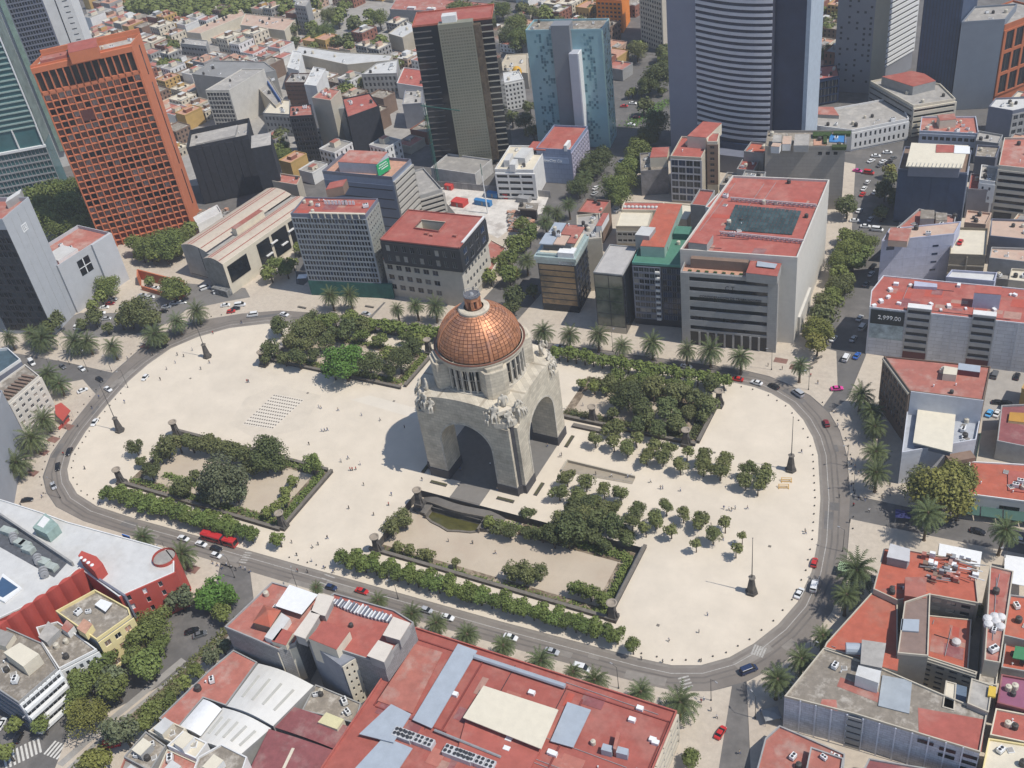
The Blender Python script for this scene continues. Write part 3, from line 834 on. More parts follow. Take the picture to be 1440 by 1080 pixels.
MB().cyl(0, 0, 64.30, 65.70, 3.15, 2.9, 8, ph=math.pi / 8).build('lantern_frieze', COPPER, mon)
MB().cyl(0, 0, 65.70, 65.95, 3.3, 3.3, 8, ph=math.pi / 8).build('lantern_deck', mat('deck_grey', (0.12, 0.12, 0.13), 0.7), mon)
b = MB()
for i in range(16):
	a = math.tau * i / 16
	b.cyl(2.9 * math.cos(a), 2.9 * math.sin(a), 65.95, 67.00, 0.06, 0.06, 4)
b.lathe([(2.85, 66.90), (2.95, 66.90), (2.95, 67.02), (2.85, 67.02), (2.85, 66.90)], 24)
b.build('lantern_railing', STEEL, mon, kind='stuff')
MB().cyl(0, 0, 65.90, 66.70, 0.9, 0.5, 8).build('lantern_cap', STEEL, mon)
for o in mon.children:
	if o.name.startswith('lantern_') and 'ring' not in o.name:
		o.matrix_parent_inverse = Matrix.Translation((0, 0, 60)) @ Matrix.Scale(0.86, 4) @ Matrix.Translation((0, 0, -60.4)) @ o.matrix_parent_inverse
# figures --------------------------------------------------------------
def skin_mesh(name, joints, edges, mats, paint=None, sub=1, root=0):
	"""continuous body grown from a skeleton: joints = [(x, y, z, radius)]"""
	me = bpy.data.meshes.new(name + '_skeleton')
	me.from_pydata([j[:3] for j in joints], edges, [])
	o = bpy.data.objects.new(name + '_skeleton', me)
	COL.objects.link(o)
	m = o.modifiers.new('skin', 'SKIN'); m.use_smooth_shade = True
	if sub:
		s = o.modifiers.new('subdiv', 'SUBSURF'); s.levels = sub; s.render_levels = sub
	bpy.context.view_layer.objects.active = o
	if not me.skin_vertices:
		me.skin_vertices.layers.new() if hasattr(me.skin_vertices, 'layers') else None
	sk = me.skin_vertices[0].data
	for i, j in enumerate(joints):
		r = j[3] if isinstance(j[3], (tuple, list)) else (j[3], j[3])
		sk[i].radius = r
		sk[i].use_root = (i == root)
	dg = bpy.context.evaluated_depsgraph_get()
	out = bpy.data.meshes.new_from_object(o.evaluated_get(dg))
	out.name = name
	out.materials.clear()
	for mm in mats: out.materials.append(mm)
	if paint:
		for p in out.polygons:
			p.material_index = paint(p.center)
	bpy.data.objects.remove(o, do_unlink=True)
	return out
def statue_joints(seat=True, lean=0.0, arm=0.3):
	"""seated figure 1 unit = 1 m at life size, facing +x"""
	J = [(0, 0, 0.55, 0.19), (lean * 0.3, 0, 0.85, 0.17), (lean * 0.6, 0, 1.12, 0.20), (lean * 0.7, 0, 1.32, 0.075), (lean * 0.8 + 0.03, 0, 1.52, 0.12),
 (0.42, 0.16, 0.60, 0.12), (0.46, 0.18, 0.28, 0.085), (0.52, 0.18, 0.04, 0.07), (0.42, -0.16, 0.58, 0.12), (0.42, -0.18, 0.26, 0.085), (0.5, -0.18, 0.04, 0.07),
 (lean * 0.6, 0.27, 1.2, 0.09), (lean * 0.6 + 0.12, 0.36, 0.92, 0.07), (0.3, 0.25, 0.8 + arm * 0.4, 0.06),
 (lean * 0.6, -0.27, 1.2, 0.09), (lean * 0.6 + 0.1, -0.38, 0.95, 0.07), (0.32, -0.3, 0.78 + arm, 0.06)]
	E_ = [(0, 1), (1, 2), (2, 3), (3, 4), (0, 5), (5, 6), (6, 7), (0, 8), (8, 9), (9, 10), (2, 11), (11, 12), (12, 13), (2, 14), (14, 15), (15, 16)]
	return J, E_
J_, E_ = statue_joints()
ST1 = skin_mesh('statue_figure', J_, E_, [STONE2])
J_, E_ = statue_joints(lean=0.35, arm=0.8)
ST2 = skin_mesh('statue_figure', J_, E_, [STONE2])
J_ = [(0, 0, 0.95, 0.17), (0, 0, 1.2, 0.16), (0, 0, 1.42, 0.2), (0, 0, 1.6, 0.07), (0.03, 0, 1.78, 0.12), (0.04, 0.1, 0.5, 0.12), (0, 0.12, 0.06, 0.1), (0.1, -0.1, 0.5, 0.12), (0.05, -0.12, 0.06, 0.1),
 (0, 0.27, 1.48, 0.085), (0.1, 0.33, 1.2, 0.07), (0.3, 0.2, 1.05, 0.06), (0, -0.27, 1.48, 0.085), (0.0, -0.36, 1.2, 0.07), (0.1, -0.36, 0.95, 0.06)]
ST3 = skin_mesh('statue_figure', J_, [(0, 1), (1, 2), (2, 3), (3, 4), (0, 5), (5, 6), (0, 7), (7, 8), (2, 9), (9, 10), (10, 11), (2, 12), (12, 13), (13, 14)], [STONE2])
for k in range(4):
	a = math.radians(-45 + 90 * k)
	M0 = Matrix.Rotation(a, 4, 'Z')
	for (x, y, z, rz, s, me) in ((21.2, -3.6, 30.8, -0.5, 4.2, ST1), (21.2, 3.6, 30.8, 0.5, 4.2, ST2), (19.8, 0.0, 31.4, 0.0, 4.4, ST3), (22.8, 0.2, 29.3, 0.1, 3.6, ST1), (20.3, -5.4, 29.6, -1.0, 3.4, ST2), (20.3, 5.4, 29.6, 1.0, 3.4, ST1)):
		inst('statue_figure', me, mon, M0 @ Matrix.Translation((x, y, z)) @ Matrix.Rotation(rz, 4, 'Z') @ Matrix.Scale(s, 4))
	b = MB()
	c, s_ = math.cos(a), math.sin(a)
	b.prism([(x * c - y * s_, x * s_ + y * c) for x, y in [(19.0, -5.6), (21.6, -4.6), (23.3, -1.5), (23.3, 1.5), (21.6, 4.6), (19.0, 5.6)]], 28.2, 30.2, bottom=True)
	b.build('statue_base', STONE2, mon)
	b = MB().prism([(x * c - y * s_, x * s_ + y * c) for x, y in [(18.6, -3.4), (20.4, -3.0), (20.9, 0), (20.4, 3.0), (18.6, 3.4)]], 30.2, 32.6)
	b.build('statue_back', STONE2, mon)
# steps, bridge and pool in the sunken garden, on the axis of the monument
DKST = mat('dark_stair_stone', (0.155, 0.142, 0.125), 0.85, 0.12, 0.5)
st = thing('garden_staircase', 'dark stone landing with curved flights going down both sides of the pool below the monument', 'staircase', (0, -28, -G2D))
arc = []
for i in range(13):
	x = -15.5 + 31 * i / 12
	arc.append((x, -27.0 - 2.6 * math.cos(math.pi * x / 34) ** 2, -G2D + 0.2 + (G2D - 0.35) * max(0.0, math.cos(math.pi * x / 31)) ** 0.7))
b = MB()
for (x, y, z) in arc:
	b.v += [(x, y + 1.7, z), (x, y - 2.0, z), (x, y - 2.0, -G2D), (x, y + 1.7, -G2D)]
for i in range(12):
	k = 4 * i
	b.f += [[k, k + 1, k + 5, k + 4], [k + 1, k + 2, k + 6, k + 5], [k + 3, k, k + 4, k + 7]]; b.m += [0, 1, 1]
b.f += [[0, 3, 2, 1], [48, 49, 50, 51]]; b.m += [1, 1]
b.build('bridge', [DKST, VOLC], st)
b = MB()
for i in range(12):
	x0, y0, z0 = arc[i]; x1, y1, z1 = arc[i + 1]
	b.add([(x0, y0 - 2.1, z0 - .3), (x1, y1 - 2.1, z1 - .3), (x1, y1 - 2.1, z1 + 0.75), (x0, y0 - 2.1, z0 + 0.75), (x0, y0 - 1.8, z0 - .3), (x1, y1 - 1.8, z1 - .3), (x1, y1 - 1.8, z1 + 0.75), (x0, y0 - 1.8, z0 + 0.75)],
 [(0, 1, 2, 3), (3, 2, 6, 7), (5, 4, 7, 6)])
b.build('balustrade', VOLC2, st)
for sx in (-1, 1):
	for i in range(10):
		x0 = sx * (10.2 + i * 0.62)
		MB().box(min(x0, x0 + sx * 0.62), max(x0, x0 + sx * 0.62), -34.2 + 0.12 * i, -29.9, -G2D, -G2D + 0.17 * (10 - i)).build('step', DKST, st)
	MB().box(min(sx * 9.6, sx * 10.15), max(sx * 9.6, sx * 10.15), -35, -29.2, -G2D, -G2D + 2.0).build('side_wall', VOLC2, st)
MB().box(-5.2, 6.2, -26.35, -25.6, -0.6, 0.02).build('landing', DKST, st)
pl = thing('garden_pool', 'green water pool with a stone rim under the dark bridge below the monument', 'pool', (0, -35, -G2D))
pp = [(-9.4, -31.6), (-9.4, -34.2), (-7.2, -35.4), (-3.4, -36.2), (0, -37.2), (3.4, -36.2), (7.2, -35.4), (9.4, -34.2), (9.4, -31.6)]
MB().prism(ccw(pp), -G2D, -G2D + 0.18).build('water', mat('green_water', (0.085, 0.08, 0.025), 0.08, 0.3, 0.5, spec=0.6), pl)
ou = inset(ccw(pp), -0.7); inn = inset(ccw(pp), 0.0); n = len(pp); b = MB()
b.v = [(p[0], p[1], z) for z, q in ((-G2D, ou), (-G2D + 0.45, ou), (-G2D + 0.45, inn), (-G2D, inn)) for p in q]
for k in range(3):
	for i in range(n):
		j = (i + 1) % n
		b.f.append([k * n + i, k * n + j, (k + 1) * n + j, (k + 1) * n + i]); b.m.append(0)
b.build('rim', VOLC2, pl)
b = MB().box(-9.3, 9.3, -31.5, -31.1, -G2D, -0.9).build('back_wall', VOLC, pl)
# planter benches on the platform round the monument
PB = None
for (px, py, ang, lab) in ((616.7, 679.5, 0, 'long dark planter bench in front of the left pier of the monument'), (710.6, 702.5, 0, 'long dark planter bench in front of the right pier of the monument'),
 (758, 687.5, 90, 'long dark planter bench beside the near corner of the lit arch'), (800.8, 620.4, 90, 'long dark planter bench beside the far corner of the lit arch'),
 (600.5, 656, 90, 'small dark planter bench in the shade left of the monument')):
	p = W(px, py, 0.3)
	if PB is None:
		t = thing('planter_bench', lab, 'bench', (p.x, p.y, 0), math.radians(ang), 'planter benches around the monument'); PB = t
		place(MB().box(-3.1, 3.1, -0.6, 0.6, 0, 0.42).build('kerb', VOLC), t); place(MB().box(-2.85, 2.85, -0.38, 0.38, 0.42, 0.55).build('planting', mat('dry_planting', (0.09, 0.085, 0.04), 0.9, 0.4, 2.0)), t)
	else:
		copy_thing(PB, (p.x, p.y, 0), math.radians(ang), label=lab, group='planter benches around the monument')
# ramp down to the museum on the right of the monument
rp = thing('museum_ramp', 'sloping cut with pale retaining walls next to the monument under the round trees', 'ramp', (33, -3, 0))
A_, B_, C_, D_ = W(797, 650), W(893, 673), W(889, 681), W(789, 663)
b = MB()
b.add([(A_.x, A_.y, 0), (B_.x, B_.y, 0), (B_.x, B_.y, 1.1), (A_.x, A_.y, 1.1), (A_.x, A_.y + .4, 0), (B_.x, B_.y + .4, 0), (B_.x, B_.y + .4, 1.1), (A_.x, A_.y + .4, 1.1)], [(0, 1, 2, 3), (3, 2, 6, 7), (1, 5, 6, 2), (5, 4, 7, 6), (4, 0, 3, 7)])
b.build('retaining_wall', BEIGE, rp)
MB().ubox(Vector((A_.x, A_.y)), (D_ - A_).normalized(), 0.02, (D_ - A_).length, -0.4, 0, 0, 1.1).build('end_wall', BEIGE, rp)
b = MB().add([(A_.x, A_.y, 0.016), (B_.x, B_.y, 0.016), (C_.x, C_.y, 0.016), (D_.x, D_.y, 0.016)], [(3, 2, 1, 0)])
b.build('ramp_floor', mat('ramp_shade_floor', (0.34, 0.29, 0.22), 0.9), rp)
b = MB()
for i in range(9):
	q = D_.lerp(C_, i / 8); b.cyl(q.x, q.y, 0, 1.0, 0.04, 0.04, 5)
b.tube((D_.x, D_.y, 1.0), (C_.x, C_.y, 1.0), 0.05)
b.build('railing', STEEL, rp, kind='stuff')
# braziers
BZ = None
for (px, py, lab) in ((172, 680, 'dark stone brazier pedestal at the left corner of the west garden'), (399, 742, 'dark stone brazier pedestal at the right corner of the west garden by the road'),
 (250, 613, 'dark stone brazier pedestal behind the curved row of trees on the open plaza'), (532, 776, 'dark stone brazier pedestal at the roadside corner of the sunken garden'),
 (591, 710, 'tall dark brazier pedestal at the left end of the steps in front of the monument'), (862, 870, 'dark stone brazier pedestal at the lower right corner of the sunken garden'),
 (834, 593, 'dark stone brazier pedestal right behind the lit arch of the monument'), (965, 626, 'dark stone brazier pedestal at the near right corner of the garden behind the monument'),
 (1011, 571, 'dark stone brazier pedestal at the far right corner of the garden near the parked cars'), (604, 497, 'dark stone brazier pedestal left of the dome at the corner of the far garden'),
 (372, 514, 'dark stone brazier pedestal at the left corner of the far left garden')):
	p = W(px, py)
	if BZ is None:
		t = thing('brazier', lab, 'brazier', (p.x, p.y, 0), 0, 'stone braziers at the garden corners'); BZ = t
		b = MB().prism([(-1.5, -1.5), (1.5, -1.5), (1.5, 1.5), (-1.5, 1.5)], 0, 1.3)
		place(b.build('base', VOLC), t)
		b = MB()
		b.v = [(s * x, q * y, z) for z, x, y in ((1.3, 1.2, 1.05), (2.6, 0.95, 0.8), (5.6, 0.85, 0.7)) for s, q in ((-1, -1), (1, -1), (1, 1), (-1, 1))]
		for k in range(2):
			for i in range(4):
				b.f.append([4 * k + i, 4 * k + (i + 1) % 4, 4 * k + 4 + (i + 1) % 4, 4 * k + 4 + i]); b.m.append(0)
		place(b.build('pedestal', VOLC), t)
		for sx in (-1, 1):
			b = MB().add([(sx * 0.9, -0.35, 1.3), (sx * 1.75, -0.3, 1.3), (sx * 1.35, -0.25, 3.4), (sx * 0.85, -0.25, 4.4), (sx * 0.9, 0.35, 1.3), (sx * 1.75, 0.3, 1.3), (sx * 1.35, 0.25, 3.4), (sx * 0.85, 0.25, 4.4)],
 [(0, 1, 2, 3), (7, 6, 5, 4), (1, 5, 6, 2), (2, 6, 7, 3)])
			place(b.build('scroll', VOLC), t)
		place(MB().lathe([(0.55, 5.6), (0.75, 5.9), (1.5, 6.5), (1.6, 6.9), (1.25, 7.0), (0.9, 6.6), (0.0, 6.5)], 16).build('bowl', mat('brazier_bowl', (0.32, 0.27, 0.21), 0.85, 0.15, 1.0), None, smooth=False), t)
	else:
		copy_thing(BZ, (p.x, p.y, 0), 0.0 if py > 560 else 0.0, label=lab, group='stone braziers at the garden corners')
# flagpoles on dark pedestals
FP = None
for (px, py, lab) in ((292, 502, 'tall pole on a dark stone pedestal near the top left bend of the ring road'), (169, 606, 'tall pole on a dark stone pedestal by the left side of the ring road'),
 (1112, 661, 'tall pole on a dark stone pedestal on the far right of the open plaza'), (1057, 833, 'tall pole on a dark stone pedestal on the near right of the open plaza')):
	p = W(px, py)
	if FP is None:
		t = thing('flagpole', lab, 'flagpole', (p.x, p.y, 0), 0, 'four tall poles on pedestals at the corners of the plaza'); FP = t
		place(MB().cyl(0, 0, 0, 0.8, 1.9, 1.8, 6).build('base', VOLC), t)
		place(MB().cyl(0, 0, 0.8, 6.0, 1.45, 0.75, 6).build('pedestal', VOLC), t)
		place(MB().cyl(0, 0, 6.0, 6.4, 1.0, 1.1, 6).build('cap', VOLC2), t)
		place(MB().cyl(0, 0, 6.4, 22.0, 0.16, 0.07, 8).build('pole', POSTM), t)
		place(MB().lathe([(0.0, 22.0), (0.16, 22.1), (0.16, 22.25), (0.0, 22.35)], 8).build('finial', POSTM), t)
	else:
		copy_thing(FP, (p.x, p.y, 0), 0, label=lab, group='four tall poles on pedestals at the corners of the plaza')
# dry fountain: pale slab field with rows of dark jets
q = [W(341, 597), W(383, 604), W(428, 562), W(386, 554)]
q = ccw(q)
df = thing('dry_fountain', 'pale square with rows of dark water jets on the open plaza', 'fountain', (centroid(q).x, centroid(q).y, 0))
MB().prism(q, 0.0, 0.05).build('slab', PLAZA2, df)
b = MB()
for i in range(13):
	for j in range(11):
		s, t = (i + 0.5) / 13, (j + 0.5) / 11
		p = q[0] * (1 - s) * (1 - t) + q[1] * s * (1 - t) + q[2] * s * t + q[3] * (1 - s) * t
		b.cyl(p.x, p.y, 0.05, 0.13, 0.34, 0.34, 8)
b.build('water_jets', mat('jet_grille', (0.16, 0.14, 0.12), 0.7), df, kind='stuff')
# ================================================================ BUILDINGS
def sub(root, px3, h0, h1, wall, roof, name='roof_room', fn=pg):
	return room(root, fn(*px3, h1), h0, h1, wall, roof, name)
def lerp2(a, b, t):
	return a + (b - a) * t
def quad_on(root, name, px4, z, m, th=0.15, kind=None):
	"""a slab with thickness whose top is seen at four pixels"""
	poly = ccw([W(*p, z) for p in px4])
	return MB().prism(poly, z - th, z, bottom=True).build(name, m, root, kind=kind)
G_CURT2 = glass('brown_curtain', (0.30, 0.17, 0.11), 0.4, 0.4)
# --- orange concrete tower ------------------------------------------------
H = 92.0
P = pg((44, 98), (186, 66), (198.5, 51), H)
t, P = building('office_tower', 'tall orange concrete tower with a deep square window grid', P, H, ORANGE, GREYROOF, par=1.6, parm=ORANGE)
A, B, C, D = P
u = (B - A).normalized(); L = (B - A).length; nr = Vector((u.y, -u.x))
ncol, nrow, zt = 14, 23, 80.0
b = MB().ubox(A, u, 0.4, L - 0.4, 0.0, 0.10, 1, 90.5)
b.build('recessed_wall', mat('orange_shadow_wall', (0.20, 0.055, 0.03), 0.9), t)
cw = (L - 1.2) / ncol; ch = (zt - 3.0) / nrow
fin = MB().box(-0.27, 0.27, -1.5, 0.0, 0, 90.6).mesh('fin', ORANGE)
for i in range(ncol + 1):
	p = A + u * (0.6 + cw * i)
	inst('fin', fin, t, Matrix.Translation((p.x, p.y, 0)) @ Matrix.Rotation(math.atan2(u.y, u.x), 4, 'Z'))
slab = MB().box(0.3, L - 0.3, -1.42, 0.0, -0.2, 0.2).mesh('floor_slab', ORANGE)
for j in range(nrow + 1):
	inst('floor_slab', slab, t, Matrix.Translation((A.x, A.y, 3.0 + ch * j)) @ Matrix.Rotation(math.atan2(u.y, u.x), 4, 'Z'))
MB().ubox(A, u, 0, L, -0.1, 1.6, 90.4, 92.8).build('top_beam', ORANGE, t)
MB().ubox(A, u, 0.2, L - 0.2, 0.1, 1.5, 80.2, 81.6).build('lintel_beam', ORANGE, t)
wn = 0
for j in range(nrow - 1, -1, -1):
	for i in range(ncol):
		if wn >= 298: break
		if (i, j) in ((4, 19), (5, 19), (5, 18)): continue
		g = RN.choice([G_DARK, G_REDDARK, G_REDDARK, G_CURT, G_CURT2])
		me = window_mesh(cw - 0.7, ch - 0.6, g, mat('bronze_frame', (0.10, 0.04, 0.025), 0.6), True)
		p = A + u * (0.6 + cw * i + 0.35) + nr * 0.22
		inst('window', me, t, Matrix.Translation((p.x, p.y, 3.0 + ch * j + 0.28)) @ Matrix.Rotation(math.atan2(u.y, u.x), 4, 'Z'))
		wn += 1
for i in range(ncol):
	p = A + u * (0.6 + cw * i + 0.35) + nr * 0.22
	me = window_mesh(cw - 0.7, 8.4, mat('dark_tall_glass', (0.03, 0.025, 0.02), 0.5), BROWN, False)
	inst('tall_window', me, t, Matrix.Translation((p.x, p.y, 81.7)) @ Matrix.Rotation(math.atan2(u.y, u.x), 4, 'Z'))
MB().ubox(A, u, 0.6 + cw * 4.1, 0.6 + cw * 5.9, 0.2, 1.62, 3.0 + ch * 18.4, 3.0 + ch * 19.9).build('blank_panel', mat('brown_panel', (0.10, 0.035, 0.03), 0.8), t)
u2 = (C - B).normalized(); L2 = (C - B).length
for z0, z1, s0 in ((76, 90, 0.55), (30, 72, 0.6), (8, 27, 0.6)):
	MB().ubox(B, u2, L2 * s0, L2 * s0 + 1.0, 0.01, 0.06, z0, z1).build('slot_window', G_DARK, t)
room(t, pg((96, 75), (137, 66), (135, 53), 97), 92, 97, ORANGE, REDROOF, 'plant_room')
room(t, pg((56, 86), (92, 78), (95, 72), 93.5), 92, 93.5, REDROOF, REDROOF2, 'plant_room')
MB().ubox(lerp2(D, C, 0.0), (C - D).normalized(), 0, L, -1.2, 0, 92, 95.5).build('back_beam', ORANGE, t)
clutter(t, P, 92, 8, 4)
# orange garden walls at its foot
t = thing('garden_wall', 'orange boundary walls at the foot of the orange tower beside the car park', 'wall', (W(230, 390).x, W(230, 390).y, 0))
for a, c, h in (((197, 392), (262, 409), 5.0), ((200, 408), (254, 424), 2.2), ((254, 424), (262, 414), 2.2), ((197, 392), (197, 402), 5.0)):
	A, B = W(*a), W(*c)
	MB().ubox(A, (B - A).normalized(), 0, (B - A).length, -0.6, 0, 0, h).build('wall_panel', ORANGE, t)
# --- green glass towers, far left -----------------------------------------
H = 122.0
P = pg((-150, -40), (-18, -60), (-6, -72), H)
B0 = W(98, 288); A0 = W(20, 310)
u = (B0 - W(-60, 318)).normalized(); n_ = Vector((-u.y, u.x))
A_ = B0 - u * 46; P = [A_, B0, B0 + n_ * 14, A_ + n_ * 14]
t, P = building('glass_tower', 'green glass tower with pale horizontal bands at the far left edge', P, H, G_TEAL, GREYROOF)
for (z0, z1, nz, m_) in ((2, 34, 9, STEEL), (46, 118, 26, mat('pale_green_metal', (0.32, 0.42, 0.38), 0.45, 0.1, 0.5))):
	st_ = MB().box(0, 46, -0.55, 0, -0.35, 0.35).mesh('floor_band', m_)
	for j in range(nz + 1):
		inst('floor_band', st_, t, Matrix.Translation((A_.x, A_.y, z0 + (z1 - z0) * j / nz)) @ Matrix.Rotation(math.atan2(u.y, u.x), 4, 'Z'))
mu = MB().box(-0.12, 0.12, -0.5, 0, 2, 34).mesh('mullion', STEEL)
for i in range(24):
	p = A_ + u * (46 * i / 23)
	inst('mullion', mu, t, Matrix.Translation((p.x, p.y, 0)) @ Matrix.Rotation(math.atan2(u.y, u.x), 4, 'Z'))
for i in (0, 1, 2, 3):
	MB().ubox(A_, u, 46 - i * 12.5 - 0.5, 46 - i * 12.5, 0, 1.0, 34, 46).build('white_brace', WPAINT, t)
MB().ubox(A_, u, 0, 46.4, 0, 1.2, 34.2, 35.4).build('white_beam', WPAINT, t)
MB().ubox(B0 - u * 0.4, u, 0, 0.5, 0, 0.8, 46, 120).build('corner_post', WPAINT, t)
MB().ubox(B0, n_, 0.5, 13.5, 0.0, 0.3, 36, 120).build('side_cladding', mat('grey_green_cladding', (0.17, 0.21, 0.19), 0.6, 0.3, 0.2), t)
sgn = MB().ubox(B0, n_, 4, 12, 0.3, 0.6, 100, 112).build('red_sign', mat('red_sign_face', (0.55, 0.05, 0.07), 0.5), t)
H = 128.0
B1 = W(178, 215); u = (W(178, 215) - W(120, 228)).normalized(); n_ = Vector((-u.y, u.x))
A_ = B1 - u * 44; P = [A_, B1, B1 + n_ * 30, A_ + n_ * 30]
t, P = building('glass_tower', 'white and dark glass tower standing behind the orange tower', P, H, WHITE, WHITEROOF)
facade(t, A_ + u * 12, A_ + u * 30, 60, 126, 12, 26, 0.75, 0.7, SLATE, [G_DARK, G_NAVY, G_MID], DARK, single=False)
MB().ubox(A_, u, 9.4, 12, 0.0, 1.6, 10, 126).build('green_corner', mat('pale_green_glass', (0.26, 0.36, 0.30), 0.3, 0.2, 0.3), t)
MB().ubox(A_, u, 36, 36.5, 0.0, 0.12, 10, 126).build('dark_joint', DARK, t)
b = MB()
for j in range(22):
	b.ubox(A_, u, 39.5, 42.0, 0.0, 0.08, 62 + 3 * j, 62.4 + 3 * j)
b.build('slot_windows', DARK, t, kind='stuff')
# --- pale slab with a logo and its wing ------------------------------------
Bf = W(97, 453); Cf = W(110, 437)
n_ = (W(32, 282, 56) - W(0, 309, 56)).normalized(); u = Vector((n_.y, -n_.x))
B0 = Cf - n_ * 19; A0 = B0 - u * 24
H = hs((108, 436), (32, 282))
P = [A0, B0, B0 + n_ * 19, A0 + n_ * 19]
t, P = building('office_slab', 'pale grey slab tower with a square white logo near its top', P, H, mat('pale_grey_panel', (0.40, 0.415, 0.43), 0.7, 0.06, 0.3), REDROOF2, par=2.0)
for f in (0.25, 0.5, 0.75):
	MB().ubox(B0, n_, 19 * f - 0.06, 19 * f + 0.06, 0.005, 0.03, 0.5, H).build('panel_joint', GREYW, t)
zc = H - 9
b = MB()
for (x0, x1, z0, z1) in ((0, 3.4, 2.9, 3.3), (0, 3.4, 0, 0.4), (0, 0.4, 0.4, 2.9), (3.0, 3.4, 0.4, 2.9), (0.8, 1.2, 0.8, 2.5), (0.8, 1.7, 2.1, 2.5), (2.0, 2.6, 2.1, 2.5), (1.9, 2.3, 0.8, 2.0), (0.8, 1.6, 1.2, 1.6), (2.3, 2.7, 0.8, 1.5)):
	b.ubox(B0, n_, 8 + x0, 8 + x1, 0.02, 0.12, zc + z0, zc + z1)
b.build('logo', WPAINT, t, kind='stuff')
facade(t, A0, B0, 2, H - 3, 10, 15, 0.8, 0.75, DARK, [G_DARK, G_MID], DARK, single=False, ext=False)
for q in (((8, 285), (28, 272), (30, 266)),):
	room(t, pg(*q, H + 3), H, H + 3, GREYW, WHITEROOF)
H = 24.0
P = ccw([W(81, 377, 19), W(150, 330, 19), W(178, 322, 19), W(112, 316, 19), W(70, 345, 19)])
P = ccw([W(122, 431), W(178, 388), W(178, 388) + Vector((-22, 6)), W(122, 431) + Vector((-30, 4))])
A, B = W(110, 440), W(180, 392)
Hh = hs((180, 392), (150, 331))
u = (B - A).normalized(); n_ = Vector((-u.y, u.x)); L = (B - A).length
P = [A, B, B + n_ * 22, A + n_ * 22]
t, P = building('annex_building', 'blank pale annex with a red roof joined to the logo slab', P, Hh, mat('pale_annex_wall', (0.45, 0.455, 0.46), 0.85, 0.06, 0.3), REDROOF2, par=1.6)
MB().ubox(A, u, L * 0.30, L * 0.52, 0.02, 0.10, Hh * 0.60, Hh * 0.92).build('large_window', G_DARK, t)
MB().ubox(A, u, L * 0.40, L * 0.415, 0.1, 0.16, Hh * 0.60, Hh * 0.92).build('mullion', WPAINT, t)
MB().ubox(A, u, L * 0.30, L * 0.52, 0.1, 0.16, Hh * 0.75, Hh * 0.765).build('transom', WPAINT, t)
MB().ubox(A, u, L * 0.62, L, 0.0, 1.2, 0, Hh + 1.5).build('projecting_bay', mat('pale_annex_bay', (0.48, 0.485, 0.49), 0.85, 0.05, 0.3), t)
MB().ubox(B, n_, 0.3, 10, 0.0, 0.3, 0, Hh + 0.4).build('dark_side_panel', DARK, t)
MB().ubox(B, n_, 10.5, 21.5, 0.0, 0.3, 0, Hh - 0.5).build('stained_side_wall', mat('stained_stone', (0.20, 0.18, 0.155), 0.9, 0.3, 0.4), t)
room(t, [A + u * 3 + n_ * 3, A + u * 14 + n_ * 3, A + u * 14 + n_ * 13, A + u * 3 + n_ * 13], Hh, Hh + 1.6, WHITE, WHITEROOF, 'white_canopy')
clutter(t, P, Hh, 4, 8)
# --- building wrapped in black netting -------------------------------------
H = hs((292, 285), (262, 212))
P = pg((264, 214), (350, 196), (352, 172), H)
t, P = building('netted_building', 'building wrapped in black netting beside the orange tower', P, H, NETTING, GREYROOF, par=2.5)
A, B, C, D = P
u = (B - A).normalized(); L = (B - A).length
for i in range(8):
	MB().ubox(A, u, L * i / 8 + 0.1, L * (i + 1) / 8 - 0.1, 0.0, 0.25 + 0.25 * (i % 3), 0.5, H + 1.5 - 0.8 * (i % 2)).build('netting_sheet', NETTING, t)
P2 = pg((350, 198), (378, 193), (378, 176), H + 9)
room(t, P2, 0, H + 5, NETTING, GREYROOF, 'netted_wing')
sub(t, ((275, 203), (330, 191), (334, 176)), H, H + 1.5, GREYW, GREYROOF)
clutter(t, P, H, 6, 3)
